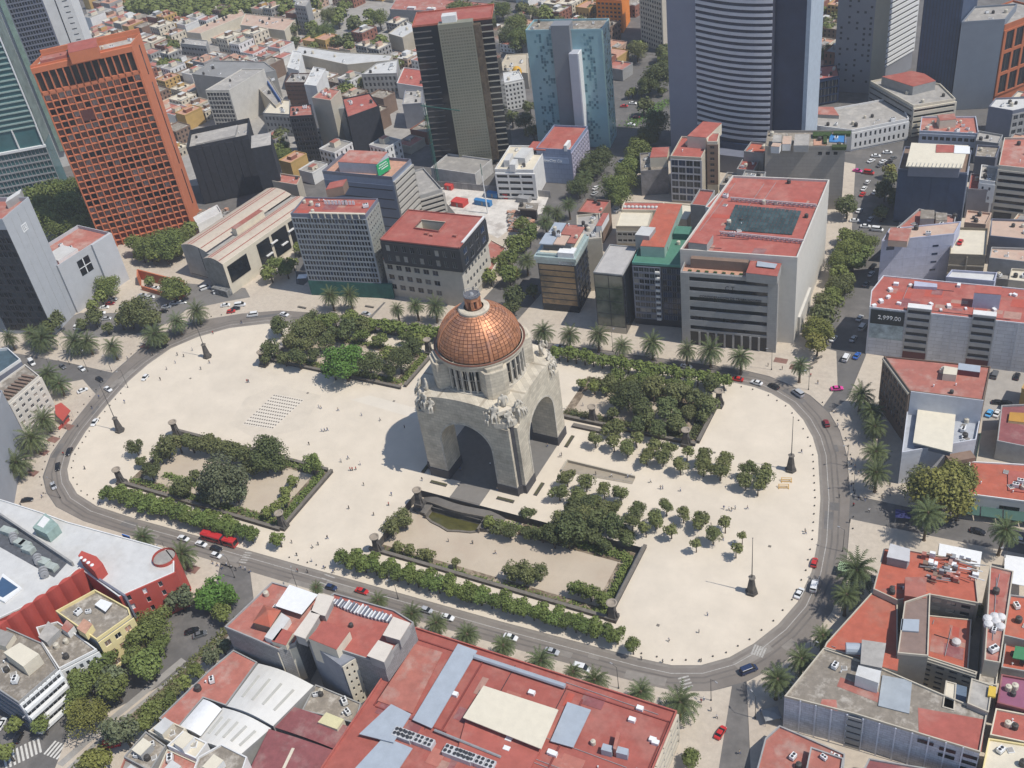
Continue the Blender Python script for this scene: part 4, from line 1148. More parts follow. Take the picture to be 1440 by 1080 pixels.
# --- hall with two curved sheet roofs ---------------------------------------
CURV = mat('pale_sheet_roof', (0.50, 0.43, 0.34), 0.7, 0.08, 0.5, stain=(0.42, 0.32, 0.25), stain_amt=0.4, stain_scale=0.1)
HALLW = mat('hall_concrete', (0.36, 0.345, 0.31), 0.9, 0.14, 0.3, stain=(0.25, 0.24, 0.21), stain_amt=0.6, stain_scale=0.1)
HH = 17.5
base = W(350, 399)
a1 = W(253, 341, HH); b1 = W(303, 349, HH); c1 = W(337, 345, HH)
far = W(374, 262, HH)
v = (far - a1).normalized(); L = (far - a1).length
hall = thing('exhibition_hall', 'low hall with two long curved pale sheet roofs striped with red lines', 'hall', (a1.x, a1.y, 0))
w = (b1 - a1).normalized(); w = Vector((v.y, -v.x))
def vault(root, org, width, length, z0, rise, m, skew=0.0, n=10, end=None):
	b = MB()
	for k, y in ((0, 0.0), (1, length)):
		for i in range(n + 1):
			x = width * i / n
			p = org + w * x + v * (y + skew * i / n)
			b.v.append((p.x, p.y, z0 + rise * math.sin(math.pi * (0.12 + 0.80 * i / n))))
	for i in range(n):
		b.f.append([i, i + 1, n + 2 + i, n + 1 + i]); b.m.append(0)
	b.build('sheet_roof', m, root)
	b = MB()
	for i in range(n + 1):
		x = width * i / n; p = org + w * x + v * skew * i / n
		b.v += [(p.x, p.y, z0 + rise * math.sin(math.pi * (0.12 + 0.80 * i / n)) - 0.05), (p.x, p.y, 0)]
	for i in range(n):
		b.f.append([2 * i + 1, 2 * i + 3, 2 * i + 2, 2 * i]); b.m.append(0)
	b.build('end_wall', end or HALLW, root)
	for f in (0.3, 0.42, 0.8):
		i = f * n; x = width * f
		p = org + w * x + v * (skew * f)
		z = z0 + rise * math.sin(math.pi * (0.12 + 0.80 * f))
		MB().ubox(p, v, 0.4, length - 0.4, -0.25, 0.25, z - 0.02, z + 0.07).build('red_seam', REDROOF, root)
LL = L
vault(hall, a1, 16.5, LL, HH - 2.2, 2.6, CURV)
org2 = a1 + w * 19.5 - v * 5
vault(hall, org2, 12.5, LL + 3, HH - 2.6, 2.6, CURV, end=mat('weathered_concrete', (0.24, 0.235, 0.21), 0.9, 0.3, 0.5))
q0 = a1 + w * 16.5; q1 = org2 + v * 5
MB().prism(ccw([q0, q0 + w * 3.0, q0 + w * 3.0 + v * LL, q0 + v * LL]), 0, HH - 2.4).build('valley_block', [HALLW, DIRTROOF][0], hall)
MB().prism(ccw([q0 + v * LL * .3, q0 + w * 3.0 + v * LL * .3, q0 + w * 3.0 + v * LL * .62, q0 + v * LL * .62]), HH - 2.4, HH + 1.5, 0, 1).build('plant_room', [CREAM, REDROOF2], hall)
MB().ubox(a1, w, 0.01, 32, -LL + .2, -LL + 0.5, 0, HH - 2).build('rear_wall', HALLW, hall)
p0 = org2 + w * 12.5
MB().ubox(p0, v, 0, LL + 3, -0.4, 0.0, 0, HH - 1.7).build('side_wall', CREAM, hall)
for f0, f1, z0, z1, m_ in ((0.03, 0.24, 5.2, 13.5, G_DARK), (0.36, 0.50, 2, 14.0, G_DARK), (0.53, 0.70, 2, 14.0, G_DARK), (0.73, 0.92, 2, 14, G_DARK)):
	MB().ubox(p0, v, LL * f0, LL * f1, 0.02, 0.3, z0, z1).build('large_window', m_, hall)
for f0 in (0.42, 0.5, 0.6, 0.7, 0.8):
	MB().ubox(p0, v, LL * f0, LL * (f0 + 0.07), 0.31, 1.2, 6 + 4 * (int(f0 * 10) % 2), 6.5 + 4 * (int(f0 * 10) % 2)).build('canopy', WHITE, hall)
MB().ubox(a1, w, 1, 12, 0.01, 0.06, 1.2, 1.5).build('wall_joint', DARK, hall)
MB().ubox(a1, w, 11.8, 12.1, 0.0, 0.1, 5.0, HH - 0.4).build('wall_joint', DARK, hall)
FOOT.append(ccw([a1, a1 + w * 33, a1 + w * 33 + v * LL, a1 + v * LL]))
MB().ubox(org2, w, 3, 12.8, 0, 3.0, 0, 3.2).build('entrance_block', mat('graffiti_concrete', (0.20, 0.20, 0.19), 0.9, 0.6, 0.8), hall)
# low white rooms and rubble between netted building and hall
t, P = building('low_house', 'low white roofed rooms squeezed between the netted building and the curved hall', pg((278, 318), (312, 300), (306, 290), 6), 6, WHITE, WHITEROOF)
t, P = building('low_house', 'small red roofed block behind the curved hall with rooftop tanks', pg((380, 256), (418, 262), (424, 250), 15), 15, BEIGE, REDROOF2)
clutter(t, P, 15, 4, 2)
# --- hotel with a grid facade and green hoarding -----------------------------
H = hs((540, 418), (514, 304))
P = rg((409, 302), (514, 304.5), (541, 281), H)
t, P = building('grid_hotel', 'slab block with a fine pale window grid and green hoarding at its foot', P, H, SLATE, REDROOF, par=0.7)
A, B, C, D = P
facade(t, A, B, 7.5, H - 1.2, 24, 12, 0.80, 0.74, mat('pale_grid_panel', (0.27, 0.29, 0.305), 0.7, 0.1, 0.5), [G_DARK, G_DARK, G_NAVY, G_MID], SLATE, m=0.3, depth=0.4)
facade(t, B, C, 8, H - 1, 7, 12, 0.45, 0.42, mat('olive_grey_panel', (0.28, 0.285, 0.25), 0.8, 0.1, 0.5), [G_DARK, G_CURT], SLATE, m=0.8, depth=0.25, ext=False)
b = MB()
u = (B - A).normalized(); L = (B - A).length
MB().ubox(A, u, -0.3, L + 5, -0.5, 0.55, 0, 7.3).build('green_hoarding', GREENNET, t)
for i in range(8):
	MB().ubox(A, u, L * (0.28 + 0.09 * i), L * (0.28 + 0.09 * i) + 0.4, 0.0, 0.7, H - 1, H + 1.3).build('roof_fin', CREAM, t)
MB().ubox(A, u, L * 0.26, L, -0.5, 0.5, H + 1.0, H + 1.4).build('roof_beam', CREAM, t)
sub(t, ((458, 267), (482, 262), (488, 252)), H, H + 4, BROWN, REDROOF, 'stair_tower', pg)
b = MB()
for i in range(9):
	b.ubox(A, u, L * 0.35 + 1.6 * i, L * 0.35 + 1.6 * i + 1.1, -9, -8.8, H + 0.4, H + 2.2)
b.build('sign_letters', WPAINT, t, kind='stuff')
clutter(t, P, H, 8, 5)
wear(t, P, H, 8, 2)
# blue-grey block with parking decks behind it
H = 31.0
P = rg((454, 244), (552, 253), (582, 228), H)
t, P = building('parking_building', 'blue grey block with open parking decks behind the grid hotel', P, H, BLUEGREY, TERR, par=1.5, parm=SLATE)
A, B, C, D = P
u = (C - B).normalized(); L = (C - B).length
facade(t, A, B, 4, 28, 1, 5, 0.96, 0.12, mat('slate_panel', (0.15, 0.18, 0.24), 0.7, 0.06, 0.4), [DARK], DARK, depth=0.2, m=0.3, single=True, name='dark_joint')
bands(t, B, C, 2, 30, 9, 0.45, mat('deck_edge', (0.40, 0.38, 0.34), 0.9, 0.12, 0.4), G_DARK, depth=1.0, m=0.1, ext=False)
room(t, pg((475, 228), (530, 231), (545, 214), H + 5), H, H + 5, mat('pale_blue_render', (0.42, 0.46, 0.50), 0.85, 0.1, 0.5), REDROOF2, 'plant_room')
GREENS = mat('green_billboard', (0.02, 0.36, 0.13), 0.6, 0.05, 0.5)
p0 = W(532, 247, H + 1.5); p1 = W(549, 236, H + 1.5); uu = (p1 - p0).normalized()
MB().ubox(p0, uu, 0, (p1 - p0).length, -0.2, 0.2, H + 1.0, H + 6.5).build('billboard', GREENS, t)
b = MB()
for j, (w0, w1) in enumerate(((0.2, 0.8), (0.12, 0.9), (0.3, 0.85))):
	for k in range(6):
		a_ = w0 + (w1 - w0) * k / 6
		b.ubox(p0, uu, (p1 - p0).length * a_, (p1 - p0).length * (a_ + 0.08), 0.2, 0.24, H + 5.4 - 1.1 * j, H + 5.9 - 1.1 * j)
b.build('billboard_lettering', WPAINT, t, kind='stuff')
for i in range(3):
	MB().ubox(p0, uu, 1 + i * 3, 1.1 + i * 3, -0.8, -0.2, H, H + 6).build('billboard_post', STEEL, t)
P2 = pg((594, 250), (622, 266), (586, 236), 13)
q = [C, C + u * 12, C + u * 12 + Vector((-u.y, u.x)) * -6, C]
t2, P2 = building('parking_building', 'lower stepped parking decks beside the pale dusty work site', rg((572, 283), (622, 268), (590, 240), 12), 12, GREYW, GREYROOF, par=1.0)
bands(t2, P2[0], P2[1], 1, 11, 4, 0.5, mat('deck_edge', (0.40, 0.38, 0.34)), G_DARK, depth=0.8, m=0.2)
bands(t2, P2[1], P2[2], 1, 11, 4, 0.5, mat('deck_edge', (0.40, 0.38, 0.34)), G_DARK, depth=0.8, m=0.2, ext=False)
# --- dark topped stone office with red roof and light well --------------------
H = 29.5
P = rg((534.4, 337.8), (645.6, 350), (677.8, 305.6), H)
base = rg((538.9, 364.4), (648, 379.5), (697, 339), 18.5)
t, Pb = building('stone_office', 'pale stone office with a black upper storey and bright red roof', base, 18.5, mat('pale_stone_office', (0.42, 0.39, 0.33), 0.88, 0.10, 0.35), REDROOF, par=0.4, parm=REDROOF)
A, B, C, D = Pb
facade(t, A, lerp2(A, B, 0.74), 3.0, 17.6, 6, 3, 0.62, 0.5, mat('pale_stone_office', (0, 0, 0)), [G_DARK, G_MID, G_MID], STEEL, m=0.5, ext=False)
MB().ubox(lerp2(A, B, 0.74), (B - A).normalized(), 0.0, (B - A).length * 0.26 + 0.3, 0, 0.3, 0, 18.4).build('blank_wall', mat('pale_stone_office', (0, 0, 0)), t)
facade(t, B, C, 3.0, 17.8, 7, 3, 0.5, 0.4, mat('lit_stone_office', (0.55, 0.51, 0.43), 0.9, 0.08, 0.3), [G_DARK, G_MID], STEEL, m=2, ext=False)  # brighter copy of the office stone, sunlight put into the colour
MB().prism(ccw(P), 18.3, H, cap=False).build('upper_storey', DARK, t)
A, B, C, D = ccw(P)
facade(t, A, B, 19.2, 28.6, 9, 2, 0.5, 0.6, DARK, [G_DARK, G_MID, G_CURT], STEEL, m=1.2, depth=0.25)
facade(t, B, C, 19.2, 28.6, 4, 2, 0.6, 0.6, DARK, [G_DARK, G_NAVY], STEEL, m=1.5, depth=0.25, ext=False)
# roof as a ring round the light well
well = ccw([W(*p, H) for p in ((583, 322), (617, 327), (627, 315), (593, 311.5))])
PI_ = [tuple(p) for p in ccw(P)]
loops = [[Vector((p[0], p[1], 0)) for p in PI_], [Vector((p.x, p.y, 0)) for p in well]]
pts = [p for l in loops for p in l]
b = MB(); b.v = [(p.x, p.y, H + 0.02) for p in pts]
for tr in tessellate_polygon(loops):
	a_, c_, d_ = (pts[i] for i in tr)
	if (c_.x - a_.x) * (d_.y - a_.y) - (c_.y - a_.y) * (d_.x - a_.x) < 0: tr = tr[::-1]
	b.f.append(list(tr)); b.m.append(0)
b.build('upper_roof', REDROOF, t)
b = MB()
for i in range(4):
	p, q = well[i], well[(i + 1) % 4]
	b.add([(p.x, p.y, H - 9), (q.x, q.y, H - 9), (q.x, q.y, H + 0.9), (p.x, p.y, H + 0.9)], [(3, 2, 1, 0)])
b.add([(p.x, p.y, H - 8.9) for p in well], [(0, 1, 2, 3)], 1)
b.build('light_well', [CREAM, DARK], t)
for i in range(4):
	p, q = well[i], well[(i + 1) % 4]
	MB().ubox(p, (q - p).normalized(), 0, (q - p).length, 0, 0.25, H, H + 0.9).build('well_parapet', CREAM if i == 2 else REDROOF, t)
b = MB()
for i in range(4):
	p, q = Vector(PI_[i]), Vector(PI_[(i + 1) % 4])
	b.ubox(p, (q - p).normalized(), 0, (q - p).length, -0.35, 0.0, H, H + 0.55)
	if i in (1, 2): pass
b.build('roof_edge', REDROOF, t, kind='stuff')
p, q = Vector(PI_[1]), Vector(PI_[2])
MB().ubox(p, (q - p).normalized(), 4, (q - p).length, -0.9, 0.02, H + 0.1, H + 0.75).build('white_gutter', WHITE, t)
for px in ((600, 330), (607, 332), (640, 333)):
	w_ = W(*px, H); inst('roof_vent', MB().box(-0.8, 0.8, -0.6, 0.6, 0, 1.0).mesh('roof_vent', REDROOF2), t, Matrix.Translation((w_.x, w_.y, H)))
t, P = building('low_house', 'small red roofed hut with a white gable behind the stone office', pg((668, 372), (690, 385), (712, 350), 6), 6, CREAM, REDROOF2, par=0.5)
# --- brown glass block, mirror block, dark glass block ---------------------------
H = 28.0
P = rg((754, 352), (806.5, 356), (833, 318), H)
t, P = building('glass_block', 'brown glass office block with stepped glass terraces on its top floors', P, 22.5, DARK, METAL, par=0)
A, B, C, D = P
TANG = glass('tan_mirror_glass', (0.40, 0.25, 0.10), 0.2, 0.1)
TANG2 = mat('tan_glass_panel', (0.33, 0.20, 0.085), 0.25, 0.15, 0.15, spec=0.8, stain=(0.035, 0.04, 0.03), stain_amt=0.9, stain_scale=0.07)  # dark blotches put reflections into the tan glass colour
facade(t, A, B, 3, 22, 1, 7, 0.985, 0.9, DARK, [TANG2], DARK, m=0.1, depth=0.15, mull=False)
MB().ubox(A, (B - A).normalized(), 0, (B - A).length, 0, 0.25, 0, 3).build('shopfront', G_DARK, t)
facade(t, B, C, 1, 22, 6, 7, 0.9, 0.75, DARK, [G_DARK, G_NAVY, G_DARK], DARK, m=0.4, depth=0.3, ext=False)
u = (B - A).normalized(); n_ = Vector((-u.y, u.x)); L = (B - A).length; Dp = (C - B).length
PALEG = mat('pale_terrace_glass', (0.36, 0.44, 0.42), 0.15, 0.15, 0.5, spec=0.8)
for k, (e, z0, z1) in enumerate(((0.5, 22.5, 24.3), (1.0, 24.4, 25.8), (0.0, 25.9, 26.7))):
	MB().prism([A - u * e - n_ * e, B + u * e - n_ * e, B + u * e + n_ * Dp * 0.8, A - u * e + n_ * Dp * 0.8], z0, z1).build('terrace_glass', PALEG, t)
	MB().prism([A + u * 1 + n_ * 1, B - u * 1 + n_ * 1, B - u * 1 + n_ * Dp * 0.8, A + u * 1 + n_ * Dp * 0.8], z1, z1 + 0.1).build('terrace_floor', CREAM, t)
MB().prism([A + u * 2 + n_ * 3, B - u * 2 + n_ * 3, B - u * 2 + n_ * Dp * 0.9, A + u * 2 + n_ * Dp * 0.9], 26.6, 29.5).build('penthouse', G_MID, t)
for i, (x0, x1, y0, y1, m_) in enumerate(((0.04, 0.4, 0.1, 0.5, METAL), (0.42, 0.72, 0.12, 0.45, PINKROOF), (0.1, 0.42, 0.52, 0.9, METAL), (0.45, 0.75, 0.48, 0.85, REDROOF2), (0.75, 0.97, 0.2, 0.8, REDROOF2))):
	MB().prism([A + u * L * x0 + n_ * Dp * y0, A + u * L * x1 + n_ * Dp * y0, A + u * L * x1 + n_ * Dp * y1, A + u * L * x0 + n_ * Dp * y1], 29.5, 29.9, bottom=True).build('roof_canopy', m_, t)
MB().ubox(B, (C - B).normalized(), -0.5, 4.0, -6.5, 0.1, 27.5, 28.1).build('white_frame', WPAINT, t)
MB().ubox(B, (C - B).normalized(), -0.5, 0.1, -6.5, 0.1, 22.5, 27.5).build('white_frame', WPAINT, t)
clutter(t, [p + Vector((0, 6)) for p in P], 29.9, 8, 7)
t, P = building('narrow_block', 'plain beige block behind the brown glass office with red roof huts', rg((812, 340), (846, 337), (866, 300), 24), 24, BEIGE, GREYROOF)
clutter(t, P, 24, 8, 9)
room(t, pg((838, 318), (846, 318), (856, 300), 27), 24, 27, WHITE, REDROOF)
t, P = building('narrow_block', 'small red roofed block at the back of the brown glass office by the avenue', rg((812, 300), (846, 303), (856, 284), 14), 14, BROWN, REDROOF)
clutter(t, P, 14, 3, 19)
H = 26.7
P = rg((834.6, 384), (875.5, 388), (897, 348.4), H)
t, P = building('mirror_block', 'mirror glass block with a plain pale roof between darker offices', P, H, DARK, mat('pale_concrete_roof', (0.42, 0.40, 0.375), 0.9, 0.12, 0.3), par=0.5, parm=GREYW)
A, B, C, D = P
MIR = mat('green_mirror_glass', (0.12, 0.13, 0.10), 0.12, 0.3, 0.2, spec=0.9, stain=(0.03, 0.05, 0.025), stain_amt=0.9, stain_scale=0.09)  # dark green blotches are mirrored surroundings put into the glass colour
facade(t, A, B, 3, 26.3, 2, 4, 0.99, 0.99, DARK, [MIR], DARK, m=0.1, depth=0.08, mull=False)
MB().ubox(A, (B - A).normalized(), 0, (B - A).length, 0, 0.15, 0, 2.8).build('shop_shutter', BEIGE, t)
MB().ubox(B, (C - B).normalized(), 0.4, (C - B).length, 0, 0.1, 0, 26).build('side_glass', G_DARK, t)
H = 27.5
P = rg((889, 371.5), (958, 376), (969, 327), H)
t, P = building('glass_block', 'dark glass block with green roof terraces and a bright red upper roof', P, H, DARK, mat('green_roof_coating', (0.075, 0.20, 0.14), 0.7, 0.12, 0.4), par=0.9, parm=mat('green_glass_rail', (0.10, 0.28, 0.22), 0.3))
A, B, C, D = P
u = (B - A).normalized(); n_ = Vector((-u.y, u.x)); L = (B - A).length; Dp = (C - B).length
facade(t, A, lerp2(A, B, 0.58), 3, 26.8, 5, 9, 0.92, 0.72, SLATE, [G_DARK, G_MID, G_MID, G_CURT], STEEL, m=0.3, depth=0.25, ext=False)
facade(t, lerp2(A, B, 0.6), B, 3, 26.8, 4, 9, 0.95, 0.85, DARK, [G_NAVY, G_DARK], SLATE, m=0.2, depth=0.2)
for j in range(9):
	MB().ubox(A, u, L * 0.47, L * 0.56, 0.25, 1.0, 3.2 + j * 2.64, 4.1 + j * 2.64).build('balcony', WHITE, t)
room(t, [A + u * 2 + n_ * 6, A + u * L * .60 + n_ * 6, A + u * L * .60 + n_ * 40, A + u * 2 + n_ * 40], H, H + 4.5, mat('pale_green_wall', (0.30, 0.42, 0.36), 0.7), ORROOF, 'upper_floor')
room(t, [A + u * L * .62 + n_ * 20, B - u * 1 + n_ * 20, B - u * 1 + n_ * 26, A + u * L * .62 + n_ * 26], H, H + 2.5, GREENNET, mat('green_roof_coating', (0, 0, 0)), 'roof_hut')
room(t, pg((893, 332), (913, 334), (922, 322), H + 6), H, H + 6.5, GREYW, WHITEROOF, 'roof_hut')
clutter(t, P, H, 3, 10)
# --- wide white roofed block behind them -------------------------------------
H = 13
P = rg((866, 319), (912, 319.5), (934, 296), H)
t, P = building('warehouse', 'low block with two wide flat cream roofs behind the glass offices', P, H, BEIGE, CREAMROOF, par=0.5)
A, B, C, D = P
facade(t, A, B, 5, 11, 6, 2, 0.8, 0.4, GREYW, [G_DARK], DARK, single=True)
t, P = building('warehouse', 'low cream roofed shed right of the twin roofed warehouse next to a red roof hut', rg((922, 306), (966, 310), (971, 289), 13.5), 13.5, BEIGE, CREAMROOF, par=0.4)
t, P = building('warehouse', 'long red roofed strip behind the cream roofs with white skylight domes', rg((874, 296), (930, 297), (936, 286), 14), 14, CREAM, REDROOF, par=0.5)
sk = MB().lathe([(0.9, 0), (0.8, 0.5), (0.4, 0.8), (0, 0.85)], 8).mesh('skylight_dome', WHITEROOF)
for i in range(10):
	p = lerp2(P[0], P[1], (i + 0.5) / 10) + Vector((-(P[1] - P[0]).y, (P[1] - P[0]).x)).normalized() * 3
	inst('skylight_dome', sk, t, Matrix.Translation((p.x, p.y, 14.02)))
t, P = building('narrow_block', 'windowless grey tower block with small red roof left of the wide red hall roof', rg((971, 290), (993, 292), (1003, 270), 24), 24, GREYW, REDROOF)
t, P = building('narrow_block', 'slim white stair block with red roof touching the wide red hall roof', rg((992, 292), (1009, 295), (1018, 275), 30), 30, WHITE, REDROOF, par=0.4)
# --- conference building with banded front and big red hall roof --------------
H = 31.0
P = rg((957, 385), (1092.5, 395.5), (1097, 378), H)
CTW = mat('grey_stone_panel', (0.345, 0.335, 0.315), 0.85, 0.07, 0.4, brick=(1.8, 0.9, 0.02, 0.08))
CTL = mat('lit_stone_panel', (0.56, 0.53, 0.47), 0.85, 0.06, 0.4)  # paler copy of the grey stone panel, sunlight put into its colour
t, P = building('conference_building', 'grey banded office with lettering and a huge red hall roof carrying dark solar panels', P, H, CTW, TERR, par=1.1)
A, B, C, D = P
u = (B - A).normalized(); n_ = Vector((-u.y, u.x)); L = (B - A).length
facade(t, A + u * 0.001, A + u * L * 0.09, 0, 31.9, 1, 1, 0.001, 0.001, CTW, [CTW], CTW, m=0, ext=False, depth=0.5, skip=lambda i, j: True)
bands(t, A + u * L * 0.09, A + u * L * 0.915, 6.2, 31.9, 6, 0.42, CTW, G_DARK, depth=0.35, m=0.05, sill=0.42, ext=False)
MB().ubox(A, u, L * 0.915, L + 0.5, 0, 0.5, 0, 31.9).build('end_pier', CTW, t)
MB().ubox(A, u, L * 0.09, L * 0.915, 0.0, 0.1, 0, 6.2).build('ground_floor_glass', G_DARK, t)
for i in range(1, 9):
	MB().ubox(A, u, L * (0.09 + 0.0917 * i), L * (0.09 + 0.0917 * i) + 0.7, 0.1, 0.6, 0, 6.2).build('column', CTW, t)
def lettering(root, text, o, u, x, z, size, m, n=0.5, th=0.06):
	cu = bpy.data.curves.new('lettering', 'FONT'); cu.body = text; cu.size = size; cu.extrude = th
	ob = bpy.data.objects.new('lettering', cu); COL.objects.link(ob)
	dg = bpy.context.evaluated_depsgraph_get()
	me = bpy.data.meshes.new_from_object(ob.evaluated_get(dg)); bpy.data.objects.remove(ob, do_unlink=True)
	me.materials.clear(); me.materials.append(m)
	nrm = Vector((u.y, -u.x))
	p = o + u * x + nrm * (n + th)
	M = Matrix(((u.x, 0, nrm.x, p.x), (u.y, 0, nrm.y, p.y), (0, 1, 0, z), (0, 0, 0, 1)))
	k = inst('lettering', me, root, M); k['kind'] = 'stuff'
	return k
lettering(t, 'C T', A, u, L * 0.47, 26.0, 2.2, DARK)
lettering(t, 'CONFEDERACION DE TRABAJADORES', A, u, L * 0.2, 21.9, 1.3, DARK)
Hh = 36.5
E0 = W(1121.3, 365, Hh)
hall2 = [E0 - u * 45, E0, None, None]
hb = W(1166.3, 255.5, Hh)
nn = (hb - E0).normalized(); LL = (hb - E0).length
hp = ccw([E0 - u * 42, E0, E0 + nn * LL, E0 - u * 38 + nn * LL])
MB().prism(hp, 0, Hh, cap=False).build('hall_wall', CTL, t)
MB().prism(inset(hp, 0.5), Hh - 0.4, Hh).build('hall_roof', REDROOF, t)
FOOT.append(hp)
b = MB(); n = 4
ou = inset(hp, -0.03); inn = inset(hp, 0.5)
b.v = [(p[0], p[1], z) for z, q in ((Hh - 0.5, ou), (Hh + 0.9, ou), (Hh + 0.9, inn), (Hh - 0.1, inn)) for p in q]
for k in range(3):
	for i in range(n):
		j = (i + 1) % n
		b.f.append([k * n + i, k * n + j, (k + 1) * n + j, (k + 1) * n + i]); b.m.append(0)
b.build('hall_parapet', CTL, t)
MB().ubox(E0, nn, 6, LL * 0.45, -3, 0.9, 0, 8).build('side_block', CTL, t)
# solar panels: separate rows of panels
SOL = glass('solar_cell', (0.05, 0.078, 0.08), 0.3, 0.25)
s0 = W(1019, 321, Hh + 1); s1 = W(1114, 328, Hh + 1); s2 = W(1127, 296, Hh + 1); s3 = W(1034, 287, Hh + 1)
k = 0
pw = (s1 - s0).length / 17
pm_ = None
for r in range(8):
	for c in range(17):
		p = s0.lerp(s1, (c + 0.5) / 17).lerp(s3.lerp(s2, (c + 0.5) / 17), (r + 0.5) / 8)
		if pm_ is None:
			pm_ = MB(); pm_.add([(-pw * .46, -0.9, 0.35), (pw * .46, -0.9, 0.35), (pw * .46, 0.9, 0.95), (-pw * .46, 0.9, 0.95), (-pw * .46, -0.9, 0.25), (pw * .46, -0.9, 0.25), (pw * .46, 0.9, 0.85), (-pw * .46, 0.9, 0.85)],
								[(0, 1, 2, 3), (4, 5, 1, 0), (5, 6, 2, 1), (6, 7, 3, 2), (7, 4, 0, 3)])
			pm_ = pm_.mesh('solar_panel', SOL)
		inst('solar_panel', pm_, t, Matrix.Translation((p.x, p.y, Hh)) @ Matrix.Rotation(math.atan2(u.y, u.x), 4, 'Z'))
TRUSS = mat('pale_truss', (0.50, 0.42, 0.42), 0.7)
for (pa, pb) in (((1012, 328), (1130, 340)), ((1027, 280), (1148, 290))):
	qa, qb = W(*pa, Hh + 1), W(*pb, Hh + 1); b = MB(); N = 18
	for i in range(N):
		x0 = qa.lerp(qb, i / N); x1 = qa.lerp(qb, (i + 1) / N)
		b.tube((x0.x, x0.y, Hh + 0.2), (x1.x, x1.y, Hh + 1.7), 0.13, 4); b.tube((x0.x, x0.y, Hh + 1.7), (x1.x, x1.y, Hh + 0.2), 0.13, 4)
		b.tube((x0.x, x0.y + 1.4, Hh + 0.2), (x1.x, x1.y, Hh + 1.7), 0.12, 4)
	b.tube((qa.x, qa.y, Hh + 1.8), (qb.x, qb.y, Hh + 1.8), 0.22, 5); b.tube((qa.x, qa.y + 1.5, Hh + 0.3), (qb.x, qb.y + 1.5, Hh + 0.3), 0.22, 5)
	b.build('roof_truss', TRUSS, t, kind='stuff')
room(t, pg((968, 341), (994, 344), (1003, 330), 40), H, 40, CTW, REDROOF, 'stair_tower')
room(t, pg((1049, 384), (1093, 389), (1099, 371), 34.5), H, 34.5, CTW, REDROOF, 'roof_room')
quad_on(t, 'skylight', ((1064, 374), (1090, 377), (1093, 371), (1065, 367)), 35.3, METAL)
MB().ubox(A, u, L * 0.08, L * 0.68, -9.5, -4.5, H + 0.1, H + 4.0).build('terrace_back_wall', BROWN, t)
for i in range(8):
	p = A + u * (3 + i * 3.1) + n_ * 2.0
	inst('planter', MB().box(-0.6, 0.6, -0.4, 0.4, 0, 0.7).mesh('planter', leafmat('pot_plants', (0.05, 0.09, 0.03))), t, Matrix.Translation((p.x, p.y, H)))
clutter(t, hp, Hh, 12, 12)
wear(t, hp, Hh + .01, 14, 1, pipes=6)
# --- far row behind: framed glass front, pool block ---------------------------
H = hs((945.5, 284), (942.8, 221.7))
P = rg((942.8, 221.7), (986, 224), (1003, 196), H)
t, P = building('framed_office', 'red roofed office with a glass and scaffold front beside the tall dark tower', P, H, BEIGE, REDROOF)
A, B, C, D = P
facade(t, A, B, 1, H - 0.6, 4, 6, 0.9, 0.8, mat('pale_grey_frame', (0.40, 0.40, 0.42), 0.7), [G_NAVY, G_DARK, G_MID], STEEL, m=0.2, depth=0.3)
room(t, [lerp2(B, C, 0.5) - Vector((9, 0)), lerp2(B, C, 0.5), C + Vector((3, 6)), C + Vector((-6, 6))], H, H + 5.5, CREAM, REDROOF, 'roof_room')
clutter(t, P, H, 4, 13)
t, P = building('stair_block', 'slim beige stair block with dark openings right of the framed office', rg((994, 200), (1009, 200), (1010, 188), 27), 27, CREAM, REDROOF, par=0.4)
facade(t, P[0], P[1], 6, 26, 1, 7, 0.5, 0.5, BROWN, [DARK], BROWN, single=True)
t, P = building('low_block', 'old low block with a dirty roof left of the framed office', rg((901, 243), (940, 240), (945, 214), 12), 12, mat('sooty_wall', (0.20, 0.19, 0.19), 0.9, 0.3, 0.4), DIRTROOF)
clutter(t, P, 12, 6, 14)
room(t, pg((914, 222), (938, 221), (941, 207), 17), 12, 17, CREAM, REDROOF)
H = 29.4
P = rg((1075.8, 208.5), (1188.5, 208.5), (1198, 186), H)
t, P = building('apartment_block', 'broad windowless grey block with a blue rooftop pool and hedges', P, H, mat('warm_grey_panel', (0.34, 0.315, 0.28), 0.9, 0.05, 0.4, brick=(4, 1.6, 0.03, 0.06)), DIRTROOF, par=1.0)
A, B, C, D = P
MB().ubox(B, (C - B).normalized(), 0, (C - B).length, 0.0, 0.1, 0, H).build('side_wall', SLATE, t)
quad_on(t, 'pool_water', ((1166, 199), (1190, 200), (1189, 190), (1167, 189)), H + 0.5, mat('pool_water', (0.06, 0.22, 0.48), 0.1, 0.1, 0.5), th=0.5)
HEDGE = leafmat('roof_hedge', (0.045, 0.07, 0.02))
for q in (((1143, 191), (1166, 191), (1170, 185), (1143, 185)), ((1170, 207), (1190, 207), (1191, 203), (1170, 203)), ((1158, 200), (1163, 200), (1163, 190), (1158, 190)), ((1172, 188), (1196, 188), (1197, 184), (1172, 184))):
	quad_on(t, 'roof_hedge', q, H + 1.4, HEDGE, th=1.4)
quad_on(t, 'deck', ((1144, 204), (1162, 204), (1162, 196), (1144, 196)), H + 0.3, TERR, th=0.25)
for i in range(3):
	MB().ubox(A, (B - A).normalized(), (B - A).length - 11 + 3.2 * i, (B - A).length - 9.4 + 3.2 * i, 0.02, 0.06, H - 3, H - 1.6).build('opening', G_DARK, t)
for k_, q in enumerate((((1086, 200), (1098, 200), (1100, 190)), ((1100, 203), (1112, 203), (1114, 192)), ((1116, 205), (1137, 205), (1138, 189)), ((1084, 206), (1096, 207), (1098, 202)))):
	room(t, rg(*q, H + 3), H, H + 3, WHITE if k_ % 2 else GREYW, PINKROOF if k_ % 2 else GREYROOF)
